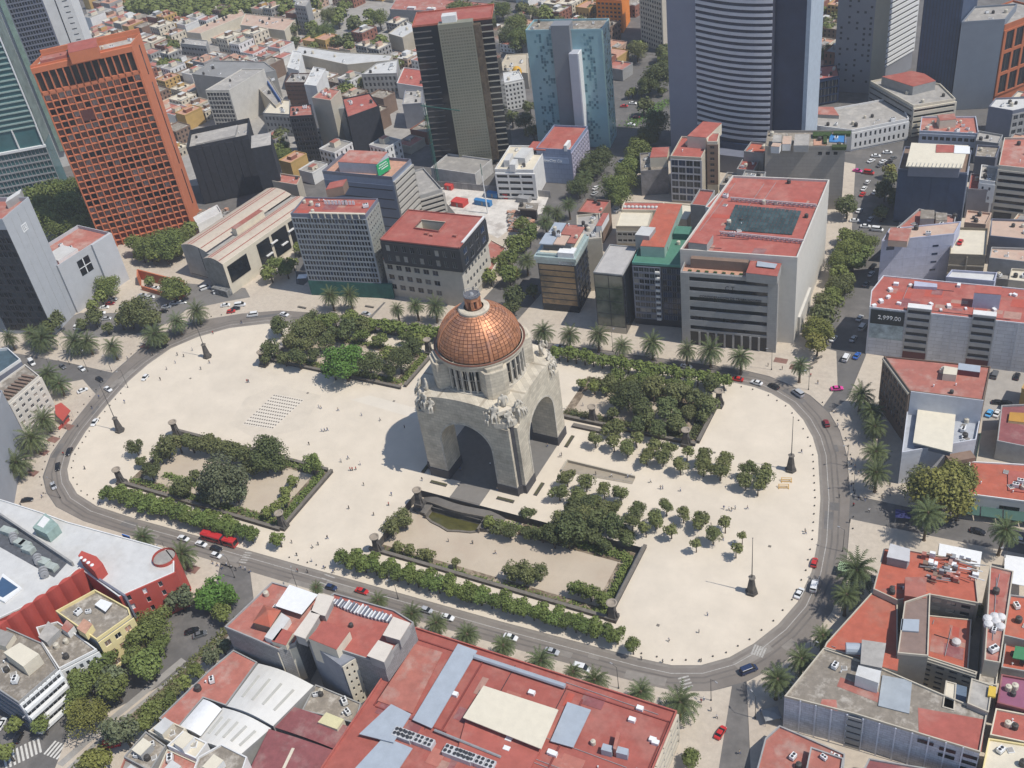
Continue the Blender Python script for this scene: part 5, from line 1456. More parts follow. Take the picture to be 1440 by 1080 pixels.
clutter(t, P, H, 7, 15)
for q, h, lab, ro in ((((1046, 215), (1074, 218), (1078, 204)), 20, 'narrow red roofed block just left of the rooftop pool building', ORROOF), (((1036, 240), (1060, 242), (1070, 226)), 16, 'small red roofed house between the framed office and the hall roof', REDROOF),
 (((1012, 262), (1034, 264), (1042, 246)), 11, 'low concrete roofed house full of junk behind the wide hall roof', DIRTROOF), (((1040, 258), (1070, 260), (1074, 244)), 26, 'plain grey block with a red hut directly behind the wide hall roof', GREYROOF)):
	t, P = building('townhouse', lab, rg(*q, h), h, GREYW, ro); clutter(t, P, h, 4, h)
# --- tall towers at the top ----------------------------------------------------
H = 120.0
LB = W(944, 214);
u = (W(1072, 214) - W(944, 214)).normalized()
u = Vector((math.cos(math.radians(-3)), math.sin(math.radians(-3))))
n_ = Vector((-u.y, u.x))
w1 = (W(985, 214) - LB).length
t = thing('office_tower', 'very tall grey tower with a curved striped glass front', 'building', (LB.x, LB.y, 0))
PA = [LB, LB + u * w1, LB + u * w1 + n_ * 24, LB + n_ * 24]
MB().prism(PA, 0, H).build('grey_slab', mat('blue_grey_slab', (0.225, 0.235, 0.29), 0.6, 0.05, 0.15), t)
FOOT.append(PA)
q0 = LB + u * w1
w2 = (W(1135, 205) - W(985, 214)).length
curv = [q0 + u * w2 * f - n_ * (0.5 + 5.5 * math.sin(math.pi * min(1, f * 1.05))) for f in [i / 10 * 0.72 for i in range(11)]]
body = curv + [q0 + u * w2 * 0.72 + n_ * 26, q0 + n_ * 26]
MB().prism(body, 12, H, cap=True).build('curved_body', mat('dull_navy_glass', (0.045, 0.05, 0.075), 0.35, 0.3, 0.2), t)
STR = mat('striped_spandrel', (0.55, 0.55, 0.58), 0.45, 0.06, 0.3)
bd = MB()
for f_, (i0, i1) in (('a', (0, 10)),):
	for i in range(10):
		p, q = curv[i], curv[i + 1]; uu = (q - p).normalized()
		bd.ubox(p, uu, 0, (q - p).length, 0, 0.35, 0, 1.45)
spm = bd.mesh('floor_band', STR)
for j in range(36):
	inst('floor_band', spm, t, Matrix.Translation((0, 0, 14 + 2.95 * j)))
MB().prism([p - n_ * 1.2 for p in curv[:]] + [q0 + u * w2 * 0.72 + n_ * 20, q0 + n_ * 20], 0, 12.2).build('base_block', G_NAVY, t)
PR = [q0 + u * w2 * 0.72, q0 + u * w2 * 0.985, q0 + u * w2 * 0.985 + n_ * 24, q0 + u * w2 * 0.72 + n_ * 24]
MB().prism(PR, 0, H).build('dark_glass_wing', mat('navy_wing_glass', (0.03, 0.045, 0.09), 0.3, 0.2, 0.1), t)
PR2 = [q0 + u * w2 * 0.985, q0 + u * w2 * 1.02, q0 + u * w2 * 1.02 + n_ * 20, q0 + u * w2 * 0.985 + n_ * 20]
MB().prism(PR2, 0, H).build('pale_edge', mat('pale_blue_edge', (0.40, 0.46, 0.52), 0.5), t)
MB().prism([q0 - n_ * 14, q0 + u * w2 * 0.98 - n_ * 14, q0 + u * w2 * 0.98 + n_ * 2, q0 + n_ * 2], 0, 9).build('podium', SLATE, t)
FOOT.append(ccw([q0 - n_ * 14, q0 + u * w2 - n_ * 14, q0 + u * w2 + n_ * 24, q0 + n_ * 24]))
tc = thing('tent_canopy', 'white wavy tent canopy at the foot of the curved striped tower', 'canopy', (W(1098, 172, 10).x, W(1098, 172, 10).y, 9))
for i in range(4):
	a_ = W(1070 + 12 * i, 178, 10.5); c_ = W(1082 + 12 * i, 178, 10.5); d_ = W(1088 + 12 * i, 165, 10.5); e_ = W(1076 + 12 * i, 165, 10.5)
	m_ = (a_ + c_) / 2; m2 = (d_ + e_) / 2
	MB().add([(a_.x, a_.y, 9.5), (m_.x, m_.y, 11.5), (c_.x, c_.y, 9.5), (d_.x, d_.y, 9.5), (m2.x, m2.y, 11.5), (e_.x, e_.y, 9.5)], [(0, 1, 4, 5), (1, 2, 3, 4)]).build('tent_panel', WPAINT, tc)
# turquoise glass tower with grey slabs
H = 61.0
A, B = W(739.2, 45.1, H), W(846.7, 43.5, H)
C = W(865.9, 28.1, H)
u = (B - A).normalized(); n_ = Vector((-u.y, u.x)); L = (B - A).length; Dp = max(9, (C - B).dot(n_))
P = [A, B, B + n_ * Dp, A + n_ * Dp]
TQ = mat('turquoise_panel', (0.27, 0.45, 0.48), 0.3, 0.06, 0.2, spec=0.7)
t, P = building('turquoise_tower', 'turquoise glass tower with dark mottled windows and grey central slabs', P, H, TQ, DIRTROOF, par=1.0)
A, B, C, D = P
for (f0, f1, z1, nn_, m_) in ((0.36, 0.60, H + 4, 3.0, mat('mid_grey_slab', (0.21, 0.22, 0.235), 0.7, 0.05, 0.2)), (0.585, 0.70, H - 9, 6.0, mat('light_grey_slab', (0.42, 0.43, 0.47), 0.7, 0.05, 0.2))):
	MB().ubox(A, u, L * f0, L * f1, -4, nn_, 0, z1).build('slab_core', m_, t)
MB().ubox(A + u * L * 0.70, u, 0.0, 0.6, 0, 6.0, 0, H - 9).build('white_edge', WPAINT, t)
r_ = random.Random(5)
for (f0, f1) in ((0.10, 0.35), (0.72, 0.9)):
	b = MB(); nc = int((f1 - f0) * L / 1.3)
	for j in range(38):
		for i in range(nc):
			if r_.random() < 0.5 + 0.25 * math.sin(i * 1.3 + j * 0.16):
				x0 = L * f0 + i * 1.3
				b.ubox(A, u, x0, x0 + 1.15, 0.01, 0.05, 3 + 1.5 * j, 4.35 + 1.5 * j, r_.randrange(3))
	b.build('windows', [mat('mid_turquoise', (0.14, 0.28, 0.32), 0.3, 0.3, 0.4), mat('deep_turquoise', (0.08, 0.18, 0.22), 0.3, 0.3, 0.4), mat('pale_turquoise', (0.28, 0.45, 0.46), 0.3, spec=0.5)], t, kind='stuff')
b = MB(); Ls = (C - B).length; us = (C - B).normalized()
for j in range(38):
	for i in range(int(Ls / 1.3)):
		if r_.random() < 0.6:
			b.ubox(B, us, i * 1.3 + 0.2, i * 1.3 + 1.3, 0.01, 0.05, 3 + 1.5 * j, 4.35 + 1.5 * j, r_.randrange(3))
b.build('side_windows', [mat('pale_jade_glass', (0.34, 0.50, 0.42), 0.2, spec=0.8), G_TEAL, mat('pale_turquoise', (0, 0, 0))], t, kind='stuff')
MB().ubox(B, u, -0.3, 0.3, -0.1, 0.3, 0, H).build('corner_strip', mat('pale_jade', (0.42, 0.60, 0.52), 0.4), t)
clutter(t, P, H, 8, 16)
# olive slab tower with dark glass shoulders
H = 74.0
A, B = W(615.8, 38.5, H), W(664.7, 33.2, H)
u = (B - A).normalized(); n_ = Vector((-u.y, u.x)); L = (B - A).length
A2 = A - u * 13 + n_ * 4; B2 = B + u * 9 + n_ * 4
P = [A2, B2, B2 + n_ * 20, A2 + n_ * 20]
t, P = building('olive_tower', 'tall tower with an olive gridded slab between dark glass shoulders and a red roof', P, H, G_DARK, REDROOF, par=0.8, parm=ORROOF)
OL = mat('olive_panel', (0.215, 0.21, 0.155), 0.6, 0.06, 0.2)
MB().ubox(A, u, 0, L, -5, 0, 2, H + 1).build('slab_core', OL, t)
facade(t, A, B, 6, H - 1, 12, 44, 0.72, 0.55, OL, [mat('olive_glass', (0.16, 0.16, 0.12), 0.15, 0.15, 0.3, spec=0.9)], OL, m=0.4, depth=0.1, single=False, name='windows')
for j in range(22):
	z = 6 + 3.1 * j
	MB().ubox(A2, u, 0.0, 8.9, 0, 0.25, z, z + 0.5).build('floor_band', mat('dark_band', (0.12, 0.11, 0.10), 0.6), t)
	MB().ubox(B + n_ * 4, u, 0.2, 9, 0, 0.35, z, z + 0.5).build('floor_band', mat('pale_band', (0.30, 0.29, 0.24), 0.6), t)
MB().ubox(B, u, 0.1, 3.4, -4, -0.8, 3, H - 1).build('balcony_stack', mat('bronze_glass', (0.12, 0.09, 0.06), 0.3, 0.5, 0.7), t)
room(t, [A + u * 2 + n_ * 2, A + u * 9 + n_ * 2, A + u * 9 + n_ * 7, A + u * 2 + n_ * 7], H, H + 4, WHITE, WHITEROOF)
t, P = building('podium_block', 'long low white wall and podium at the foot of the olive tower', rg((606, 238), (668, 247), (690, 226), 6.5), 6.5, mat('stained_white_wall', (0.48, 0.47, 0.45), 0.9, 0.2, 0.2), GREYROOF)
# small car deck with cluttered roof + blue-grey office
H = 15
P = rg((696, 240), (750, 241), (752, 207), H)
t, P = building('car_deck', 'low white car deck building with big ducts on its roof', P, H, WHITE, CREAM)
facade(t, P[0], P[1], 1, 14, 3, 4, 0.88, 0.5, WHITE, [G_DARK], DARK, m=0.4, depth=0.8)
for q in (((716, 232), (724, 232), (730, 224)), ((722, 222), (738, 223), (742, 208)), ((708, 226), (716, 226), (722, 216))):
	room(t, rg(*q, H + 3.5), H, H + 3.5, WHITE, WHITEROOF, 'duct')
clutter(t, P, H, 6, 17)
H = hs((805, 259), (802, 213))
P = rg((754, 210.5), (802.5, 213), (830, 180), H)
t, P = building('blue_office', 'pale blue office with a sign high on its front and a long red roof', P, H, mat('pale_blue_panel', (0.24, 0.29, 0.40), 0.7, 0.06, 0.3, brick=(3, 2.6, 0.05, 0.05)), REDROOF)
A, B, C, D = P; u = (B - A).normalized()
MB().ubox(A, u, 1.5, (B - A).length - 1.5, 0.02, 0.15, H - 6.5, H - 3.6).build('sign_board', mat('sign_blue', (0.30, 0.37, 0.50), 0.6), t)
lettering(t, 'NewCity Co', A, u, 2.4, H - 6.0, 2.0, WPAINT, n=0.15)
facade(t, B, C, 2, H - 1, 10, 6, 0.5, 0.6, mat('lilac_frame', (0.34, 0.32, 0.40), 0.8), [G_DARK, G_MID, G_CURT], WPAINT, m=0.3, depth=0.4, ext=False)
MB().ubox(A, u, -3.5, 0, -8, 0, 0, H - 2).build('side_wing', SLATE, t)
MB().ubox(A, u, -4.5, 5, -8, 0.8, H, H + 0.5).build('red_roof_slab', REDROOF, t)
MB().ubox(A, u, 14.5, 16, -6, 0.2, H, H + 3).build('white_pylon', WHITE, t)
# ================================================================ BUILDINGS, SECOND PART
def blk(name, label, px, h, wall, roof, **kw):
	return building(name, label, [W(p[0], p[1], h) for p in px], h, wall, roof, **kw)
def side(P, k):
	return P[k % len(P)], P[(k + 1) % len(P)]
def front_sides(P):
	"""indices of the sides that face the camera, nearest to -y first, then +x"""
	out = []
	for i in range(len(P)):
		a, b_ = P[i], P[(i + 1) % len(P)]; u = (b_ - a).normalized(); n = Vector((u.y, -u.x)); m = (a + b_) / 2
		if n.dot(Vector((CAM.x, CAM.y)) - m) > 0: out.append((n.y, i))
	return [i for _, i in sorted(out)]
# --- top right --------------------------------------------------------------
t, P = blk('shopping_hall', 'low white building with a broad pale roof and arched windows behind the pool block', [(1198, 185), (1278, 169), (1262, 138), (1196, 150), (1150, 158), (1143, 178)], 10.3, WHITE, GREYROOF)
for i in front_sides(P)[:1]:
	pass
A, B = W(1198, 185, 10.3), W(1278, 169, 10.3)
facade(t, A, B, 1, 9.6, 11, 2, 0.42, 0.55, WHITE, [G_DARK, G_MID], STEEL, m=1, depth=0.3)
clutter(t, P, 10.3, 10, 21)
room(t, [W(*p, 13) for p in ((1140, 158), (1180, 160), (1172, 148), (1150, 148))], 10, 12, GREYW, REDROOF2)
t, P = blk('striped_office', 'pale strip windowed office with a pink roof top below the striped tower', [(1284.5, 150.5), (1343.5, 141), (1322, 120), (1265, 108), (1224, 116)], 15.6, CREAM, GREYROOF)
bands(t, W(1284.5, 150.5, 15.6), W(1343.5, 141, 15.6), 0.5, 15, 5, 0.42, CREAM, G_DARK, depth=0.6, m=0.3)
bands(t, W(1224, 116, 15.6), W(1284.5, 150.5, 15.6), 0.5, 15, 5, 0.35, GREYW, G_DARK, depth=0.4, m=0.3)
room(t, [W(*p, 20) for p in ((1284, 122), (1316, 114), (1300, 104), (1282, 100), (1262, 104), (1240, 108))], 15.6, 20, GREYW, REDROOF)
clutter(t, P, 15.6, 8, 22)
Ht = 110.0
A, B, C = W(1171, 128), W(1221, 132), W(1281, 96)
n1 = (C - B)
poly = [A, B, B + (C - B) * 1.0, A + (C - B)]
t, P = building('striped_tower', 'tall tower with a grey side and a bright side of black and white stripes', poly, Ht, mat('cool_grey_side', (0.25, 0.255, 0.275), 0.8, 0.08, 0.1), GREYROOF)
s_ = lerp2(B, C, 0.32)
MB().ubox(B, (C - B).normalized(), 0.0, (s_ - B).length, 0.0, 0.4, 0, Ht).build('plain_strip', mat('olive_beige', (0.40, 0.37, 0.29), 0.8, 0.06, 0.2), t)
bands(t, s_, C, 10, Ht - 1, 34, 0.36, WPAINT, DARK, depth=0.5, m=0.05)
r_ = random.Random(9); b = MB()
u = (B - A).normalized()
for j in range(36):
	for f in (0.1, 0.3, 0.52, 0.72, 0.88):
		if r_.random() < 0.5: b.ubox(A, u, (B - A).length * f, (B - A).length * f + 1.2, 0.01, 0.05, 6 + 2.8 * j, 7.2 + 2.8 * j)
b.build('small_windows', DARK, t, kind='stuff')
A, B = W(1283, 150), W(1335, 152)
t, P = building('dark_tower', 'very dark glass tower in the top right between the striped tower and the grey tower', [A, B, B + Vector((4, 26)), A + Vector((4, 26))], 105, NAVY, GREYROOF)
b = MB(); u = (B - A).normalized()
for i in range(12): b.ubox(A, u, (B - A).length * i / 12, (B - A).length * i / 12 + 0.25, 0.0, 0.15, 0, 105)
b.build('mullion', DARK, t, kind='stuff')
A, B = W(1336, 155), W(1395, 150)
B = W(1394, 152)
C = W(1452, 128)
t, P = building('grey_tower', 'grey blue windowless tower in the top right corner beside the orange framed office', [A, B, B + Vector((3, 22)), A + Vector((3, 22))], 44, mat('cold_grey_side', (0.19, 0.215, 0.25), 0.7, 0.07, 0.1), GREYROOF)
clutter(t, P, 44, 6, 31)
u = (C - B).normalized(); n_ = Vector((-u.y, u.x)); L = (C - B).length
t, P = building('orange_office', 'rusty orange framed office with tall dark windows at the top right edge', [B + u * 0.4, C, C + n_ * 20, B + u * 0.4 + n_ * 20], 41, mat('rust_orange', (0.40, 0.12, 0.05), 0.8, 0.1, 0.3), GREYROOF)
facade(t, P[0], P[1], 6, 39, 4, 3, 0.78, 0.86, mat('rust_orange', (0, 0, 0)), [G_DARK], BROWN, m=1.0, depth=0.6)
t, P = blk('low_block', 'low dark block with a pale cluttered roof under the orange framed office', [(1390, 152), (1424, 158), (1452, 152), (1452, 138), (1400, 140)], 14, SLATE, WHITEROOF)
clutter(t, P, 14, 6, 23)
facade(t, W(1424, 158, 14), W(1452, 152, 14), 2, 13, 3, 3, 0.7, 0.6, GREYW, [G_MID], STEEL, m=0.3)
t, P = blk('white_office', 'pale blue white office with a red roof terrace above the dark blue wrapped building', [(1293, 186), (1376, 190), (1372, 166), (1296, 166)], 10, mat('pale_blue_white', (0.45, 0.48, 0.54), 0.8, 0.08, 0.5), REDROOF2)
A, B = side(P, front_sides(P)[0])
facade(t, A, B, 0.5, 9.6, 9, 2, 0.7, 0.4, mat('pale_blue_white', (0, 0, 0)), [G_DARK, G_MID], STEEL, m=1.0)
room(t, [W(*p, 14) for p in ((1322, 170), (1345, 168), (1342, 160), (1318, 162))], 10, 14, CREAM, REDROOF2)
clutter(t, P, 10, 12, 24)
H = 24.0
P = pg((1263, 240), (1360, 246), (1366, 214), H)
t, P = building('wrapped_building', 'building wrapped in dark blue mesh under a big cream sheet roof', P, H, NAVY, BROWN, par=1.0, parm=SLATE)
A, B = P[0], P[1]; u = (B - A).normalized()
for i in range(4):
	MB().ubox(A, u, (B - A).length * i / 4 + 0.05, (B - A).length * (i + 1) / 4 - 0.05, 0.0, 0.35 + 0.1 * (i % 2), 0.3, H + 0.4).build('mesh_sheet', NAVY, t)
MB().ubox(B, (P[2] - B).normalized(), 0, 8, 0, 0.4, 0, H).build('mesh_sheet', mat('pale_mesh', (0.30, 0.33, 0.38), 0.8), t)
q = [W(*p, H + 5) for p in ((1273.8, 233.6), (1353, 236), (1362, 204.5), (1281.7, 200.6))]
MB().prism(inset(ccw(q), 1.0), H, H + 4.6).build('attic', SLATE, t)
MB().prism(ccw(q), H + 4.6, H + 5.0, bottom=True).build('sheet_roof', CREAMROOF, t)
b = MB(); a_, b_ = q[0], q[1]
for i in range(14):
	p = a_.lerp(b_, (i + 0.5) / 14); b.box(p.x - 0.1, p.x + 0.1, p.y, p.y + 3.2, H + 5.0, H + 5.25)
b.build('roof_rib', GREYW, t, kind='stuff')
quad_on(t, 'roof_panel', ((1316, 214), (1341, 214), (1342, 204), (1317, 203)), H + 5.3, REDROOF, th=0.25)
quad_on(t, 'roof_panel', ((1341.5, 215), (1364, 216), (1364, 206), (1342.5, 204)), H + 5.3, WPAINT, th=0.25)
# --- right column -------------------------------------------------------------
H = 20.3
P = pg((1239, 337), (1340, 326), (1343, 300), H)
A, B = W(1239, 330, H), W(1343, 327, H)
A, B = W(1240, 340, H), W(1342, 330, H)
t, P = building('lilac_building', 'tall pale lilac blank wall of a building behind the long red roof', [A, B, B + Vector((1, 10)), A + Vector((1, 10))], H, LILAC, PINKROOF, par=0.5)
A, B = P[0], P[1]; u = (B - A).normalized(); L = (B - A).length
for j in range(4):
	MB().ubox(A, u, L * 0.72, L * 0.72 + 2.2, 0.02, 0.08, 5 + 3.6 * j, 5.8 + 3.6 * j).build('slit_window', G_NAVY, t)
for j in range(1, 5):
	MB().ubox(A, u, 0, L, 0.01, 0.05, j * 4.0, j * 4.0 + 0.12).build('wall_band', mat('lilac_band', (0.50, 0.51, 0.60), 0.8), t)
for i in range(1, 6):
	MB().ubox(A, u, L * i / 6, L * i / 6 + 0.15, 0.01, 0.045, 0, H).build('wall_pier', mat('lilac_band', (0, 0, 0)), t)
MB().ubox(A, u, 2, 5, 0.01, 0.06, H - 4, H - 2.4).build('window', G_NAVY, t)
room(t, [W(*p, H + 2.5) for p in ((1249, 338), (1276, 340), (1282, 322), (1252, 320))], H, H + 2.5, PINKROOF, REDROOF2)
clutter(t, P, H, 3, 25)
t, P = blk('low_house', 'small huddle of terracotta and pale roofs at the foot of the dark blue mesh', [(1262, 322), (1340, 326), (1344, 306), (1292, 296)], 16, GREYW, REDROOF2)
room(t, [W(*p, 19) for p in ((1294, 308), (1314, 308), (1314, 296), (1295, 295))], 16, 19, GREYW, DIRTROOF)
room(t, [W(*p, 18) for p in ((1316, 310), (1332, 310), (1332, 300), (1316, 299))], 16, 18, CREAM, DIRTROOF)
clutter(t, P, 16, 6, 26)
P = pg((1335, 360), (1386, 362), (1389, 324), 14.5)
t, P = building('car_roof_building', 'brown block with a cream roof where one red car is parked', P, 14.5, mat('tan_brick', (0.27, 0.23, 0.17), 0.9, 0.12, 0.5, brick=(1.2, 0.5, 0.05, 0.15)), CREAM, par=1.0)
A, B = side(P, 0)
for j in range(3):
	MB().ubox(A, (B - A).normalized(), 0, (B - A).length, 0.0, 0.25, 3 + j * 3.6, 3.5 + j * 3.6).build('wall_band', mat('tan_band', (0.34, 0.30, 0.23), 0.9), t)
MB().ubox(A, (B - A).normalized(), (B - A).length * 0.48, (B - A).length * 0.52, 0.0, 0.4, 0, 14.5).build('wall_pier', mat('tan_band', (0, 0, 0)), t)
H = 19.9
A, B = W(1222.9, 432.9, H), W(1440, 456, H)
u = (B - A).normalized(); B = A + u * ((B - A).length + 12); n_ = Vector((-u.y, u.x)); L = (B - A).length
Bk = W(1235.6, 387.8, H); Dp = (Bk - A).dot(n_)
t, P = building('striped_apartments', 'long pale apartment block with a broad red roof and two black striped stairwells', [A, B, B + n_ * Dp, A + n_ * Dp + u * 2.0, A + n_ * Dp * 0.5 - u * 0.8], H, mat('pale_block_wall', (0.56, 0.565, 0.58), 0.9, 0.10, 0.4, brick=(5.2, 1.5, 0.06, 0.08)), REDROOF, par=0.4)
PBW = mat('pale_block_wall', (0, 0, 0))
PXL = lambda px: (W(px, 470, 10) - A).dot(u)
for x0, x1 in ((0.255 * 1, 0.39), (0.655, 0.78)):
	pass
s1 = [(W(1275, 441, H) - A).dot(u), (W(1309, 444, H) - A).dot(u), (W(1367, 449, H) - A).dot(u), (W(1400, 452, H) - A).dot(u)]
for k in (0, 2):
	a_, b_ = A + u * s1[k], A + u * s1[k + 1]
	bands(t, a_, b_, 3.5, H + 2, 6, 0.5, GREYW, DARK, depth=0.5, m=0.3, ext=False)
	MB().ubox(a_, u, 0, s1[k + 1] - s1[k], -2.2, 0.5, H + 2, H + 2.3).build('stair_roof', WHITE, t)
	MB().ubox(a_, u, 0, s1[k + 1] - s1[k], -2.2, -0.1, H, H + 2).build('stair_head', GREYW, t)
	MB().ubox(a_, u, 0.1, s1[k + 1] - s1[k] - 0.1, 0, 0.5, 0, 3.5).build('dark_gate', mat('dark_red_gate', (0.10, 0.03, 0.03), 0.7), t)
bil = MB().ubox(A, u, 0.6, s1[0] - 0.6, 0.02, 0.25, H - 6.2, H - 0.4).build('billboard', mat('billboard_black', (0.02, 0.028, 0.03), 0.6), t)
MB().ubox(A, u, 0.6, s1[0] - 0.6, 0.02, 0.2, H - 12.5, H - 6.3).build('billboard_lower', mat('billboard_pale', (0.36, 0.43, 0.44), 0.7, 0.5, 0.25), t)
lettering(t, '2,999.00', A, u, s1[0] * 0.24, H - 4.0, 2.3, WPAINT, n=0.27)
for i in range(9):
	if not (i * L / 9 > s1[0] - 1 and i * L / 9 < s1[1]) and not (i * L / 9 > s1[2] - 1 and i * L / 9 < s1[3]):
		MB().ubox(A, u, i * L / 9, i * L / 9 + 0.5, 0.0, 0.12, 0, H - 0.2).build('wall_pier', mat('pale_pier', (0.50, 0.51, 0.53), 0.9), t)
room(t, [W(*p, H + 6) for p in ((1370, 412), (1408, 415), (1409, 404), (1372, 401))], H, H + 6, LILAC, REDROOF, 'stair_tower')
quad_on(t, 'pale_strip', ((1286, 395), (1318, 399), (1318, 404), (1285, 402)), H + 1.2, LILAC, th=1.2)
wear(t, P[:4], H, 16, 4, pipes=6)
sk_ = MB().box(-0.5, 0.5, -0.35, 0.35, 0, 0.6).mesh('roof_vent', WPAINT)
r_ = random.Random(3)
for (x, y) in ((1229, 431), (1249, 419), (1252, 409), (1260, 401), (1280, 402), (1264, 428), (1309, 429), (1323, 437), (1334, 432), (1348, 403), (1358, 435), (1398, 437), (1421, 415), (1427, 416), (1239, 425), (1252, 409)):
	p = W(x, y, H); inst('roof_vent', sk_, t, Matrix.Translation((p.x, p.y, H)) @ Matrix.Rotation(r_.random() * 3, 4, 'Z') @ Matrix.Scale(r_.uniform(1, 1.9), 4))
t, P = blk('low_house', 'flat pale annex strip between the long red roof and the brown block', [(1330, 392), (1398, 398), (1402, 386), (1338, 382)], 15, LILAC, WHITEROOF)
# right edge row, back to front
for k, (px, h, wm, rm, lab, nb) in enumerate((
		([(1404, 235), (1452, 240), (1452, 196), (1412, 196)], 24, mat('cream_band', (0.50, 0.46, 0.38), 0.9), REDROOF2, 'cream office with dark strip windows and a pink red roof at the right edge', 6),
		([(1361, 268), (1398, 270), (1402, 250), (1365, 246)], 13, mat('brown_grey_wall', (0.24, 0.215, 0.215), 0.9, 0.1, 0.3), REDROOF, 'narrow brown walled house with a bright red roof right of the dark mesh', 0),
		([(1377, 255), (1399, 258), (1404, 237), (1380, 234)], 17, WHITE, GREYROOF, 'small white box house with square windows above the bright red roof', 0),
		([(1371, 222), (1400, 224), (1406, 208), (1374, 206)], 12, SLATE, DIRTROOF, 'dark walled yard with a corrugated grey roof near the right edge', 0),
		([(1372, 200), (1404, 204), (1410, 192), (1376, 186)], 10, GREYW, GREYROOF, 'old grey roofed house between the white office and the pink roof', 0),
		([(1356, 315), (1386, 318), (1394, 302), (1360, 298)], 9, PINKROOF, PINKROOF, 'low terracotta terrace with one bush next to the brown block', 0),
		([(1392, 334), (1452, 340), (1452, 312), (1394, 310)], 12, SLATE, PINKROOF, 'wide salmon flat roof at the right edge behind the car roof block', 0),
		([(1391, 365), (1452, 372), (1452, 352), (1394, 350)], 12, GREYW, PINKROOF, 'second salmon flat roof with red kerbs at the right edge', 0),
		([(1386, 392), (1420, 396), (1424, 372), (1390, 368)], 6, GREYW, GREYROOF, 'low grey yard between the salmon roofs and the long red roof', 0),
		([(1418, 396), (1452, 400), (1452, 382), (1422, 380)], 13, BEIGE, CREAM, 'small beige hut roof at the right edge above the long red roof', 0))):
	t, P = blk('townhouse', lab, px, h, wm, rm)
	if nb:
		A, B = W(*px[0], h), W(*px[1], h)
		bands(t, A, B, 4, 23, 6, 0.5, wm, G_DARK, depth=0.4, m=0.6)
		MB().ubox(A, (B - A).normalized(), 1, 8, 0.02, 0.2, 0.3, 3.6).build('garage_door', DARK, t)
	elif k == 2:
		A, B = W(*px[0], h), W(*px[1], h)
		facade(t, A, B, 8, 16.4, 2, 2, 0.3, 0.35, WHITE, [DARK], DARK, m=0.4)
	clutter(t, P, h, 3 + k % 3, 40 + k)
# --- east side of the plaza -----------------------------------------------------
H = 19.0
px = [(1246, 504), (1262, 528), (1283, 551), (1287, 549), (1335, 556), (1380, 562), (1393, 520), (1390, 512), (1300, 504)]
t, P = blk('corner_block', 'corner block with a brown window wall and red roof on the plaza edge', [(1243, 502), (1279, 551), (1335, 558), (1383, 564), (1393, 517)], 21, mat('old_brown_facade', (0.16, 0.115, 0.085), 0.9, 0.12, 0.4), REDROOF2, par=0.5)
A, B = W(1243, 502, 21), W(1279, 551, 21)
facade(t, A, B, 3.5, 20, 9, 5, 0.5, 0.6, mat('old_brown_facade', (0, 0, 0)), [G_DARK, G_DARK, G_CURT], STEEL, m=0.5, depth=0.35)
MB().ubox(A, (B - A).normalized(), 0, (B - A).length, 0.0, 0.6, 20.0, 20.8).build('cornice', BEIGE, t)
C_ = W(1335, 558, 21); D_ = W(1383, 564, 21)
MB().ubox(B, (C_ - B).normalized(), 0.4, (C_ - B).length, 0.0, 0.3, 0, 21.4).build('pale_rear_wall', mat('pale_inner_wall', (0.52, 0.53, 0.56), 0.9, 0.10, 0.3), t)
MB().ubox(C_, (D_ - C_).normalized(), 0.0, (D_ - C_).length, 0.0, 0.3, 0, 21.4).build('pale_rear_wall', MATS['pale_inner_wall'], t)
clutter(t, P, 21, 5, 51)
room(t, [W(*p, 23.5) for p in ((1326, 526), (1345, 528), (1347, 518), (1328, 515))], 21, 23.5, CREAM, CREAM)
room(t, [W(*p, 23) for p in ((1347, 520), (1378, 524), (1379, 515), (1348, 511))], 21, 23, mat('maroon_hut', (0.13, 0.03, 0.04), 0.7), METAL)
t, P = blk('corner_block', 'pale grey stepped lower block with a white sheet roof beside the big tree', [(1268, 640), (1372, 622), (1383, 566), (1335, 558), (1279, 552)], 12, mat('pale_inner_wall', (0.42, 0.43, 0.46), 0.9, 0.10, 0.3), mat('grey_blue_roof', (0.40, 0.42, 0.45), 0.85, 0.12, 0.3, stain=(0.31, 0.32, 0.34), stain_amt=0.6, stain_scale=0.2), par=1.2)
MB().prism(ccw([W(*p, 14.6) for p in ((1284, 622), (1339, 636), (1344, 582), (1291, 573))]), 14.2, 14.6, bottom=True).build('white_sheet_roof', CREAMROOF, t)
MB().prism(inset(ccw([W(*p, 14.2) for p in ((1284, 622), (1339, 636), (1344, 582), (1291, 573))]), 0.5), 12, 14.2).build('roof_storey', SLATE, t)
clutter(t, [W(*p, 12) for p in ((1344, 628), (1368, 624), (1370, 588), (1346, 586))], 12, 9, 52)
MB().ubox(W(1339, 640, 12), (W(1372, 634, 12) - W(1339, 640, 12)).normalized(), 0, 8, -5, -0.2, 0, 9).build('brown_annex', BROWN, t)
t, P = blk('market_hall', 'low hall with a vivid orange red roof and green awnings at the right edge', [(1361, 696), (1452, 708), (1452, 655), (1363, 650)], 7, WHITE, ORROOF, par=0.5)
A, B = W(1361, 696, 7), W(1452, 708, 7); u = (B - A).normalized()
for i, x in enumerate((9, 20)):
	MB().ubox(A, u, x, x + 5.5, 0.02, 0.15, 3.4, 4.6).build('long_window', G_DARK, t)
AWN = mat('green_awning', (0.05, 0.11, 0.09), 0.7, 0.1, 0.5)
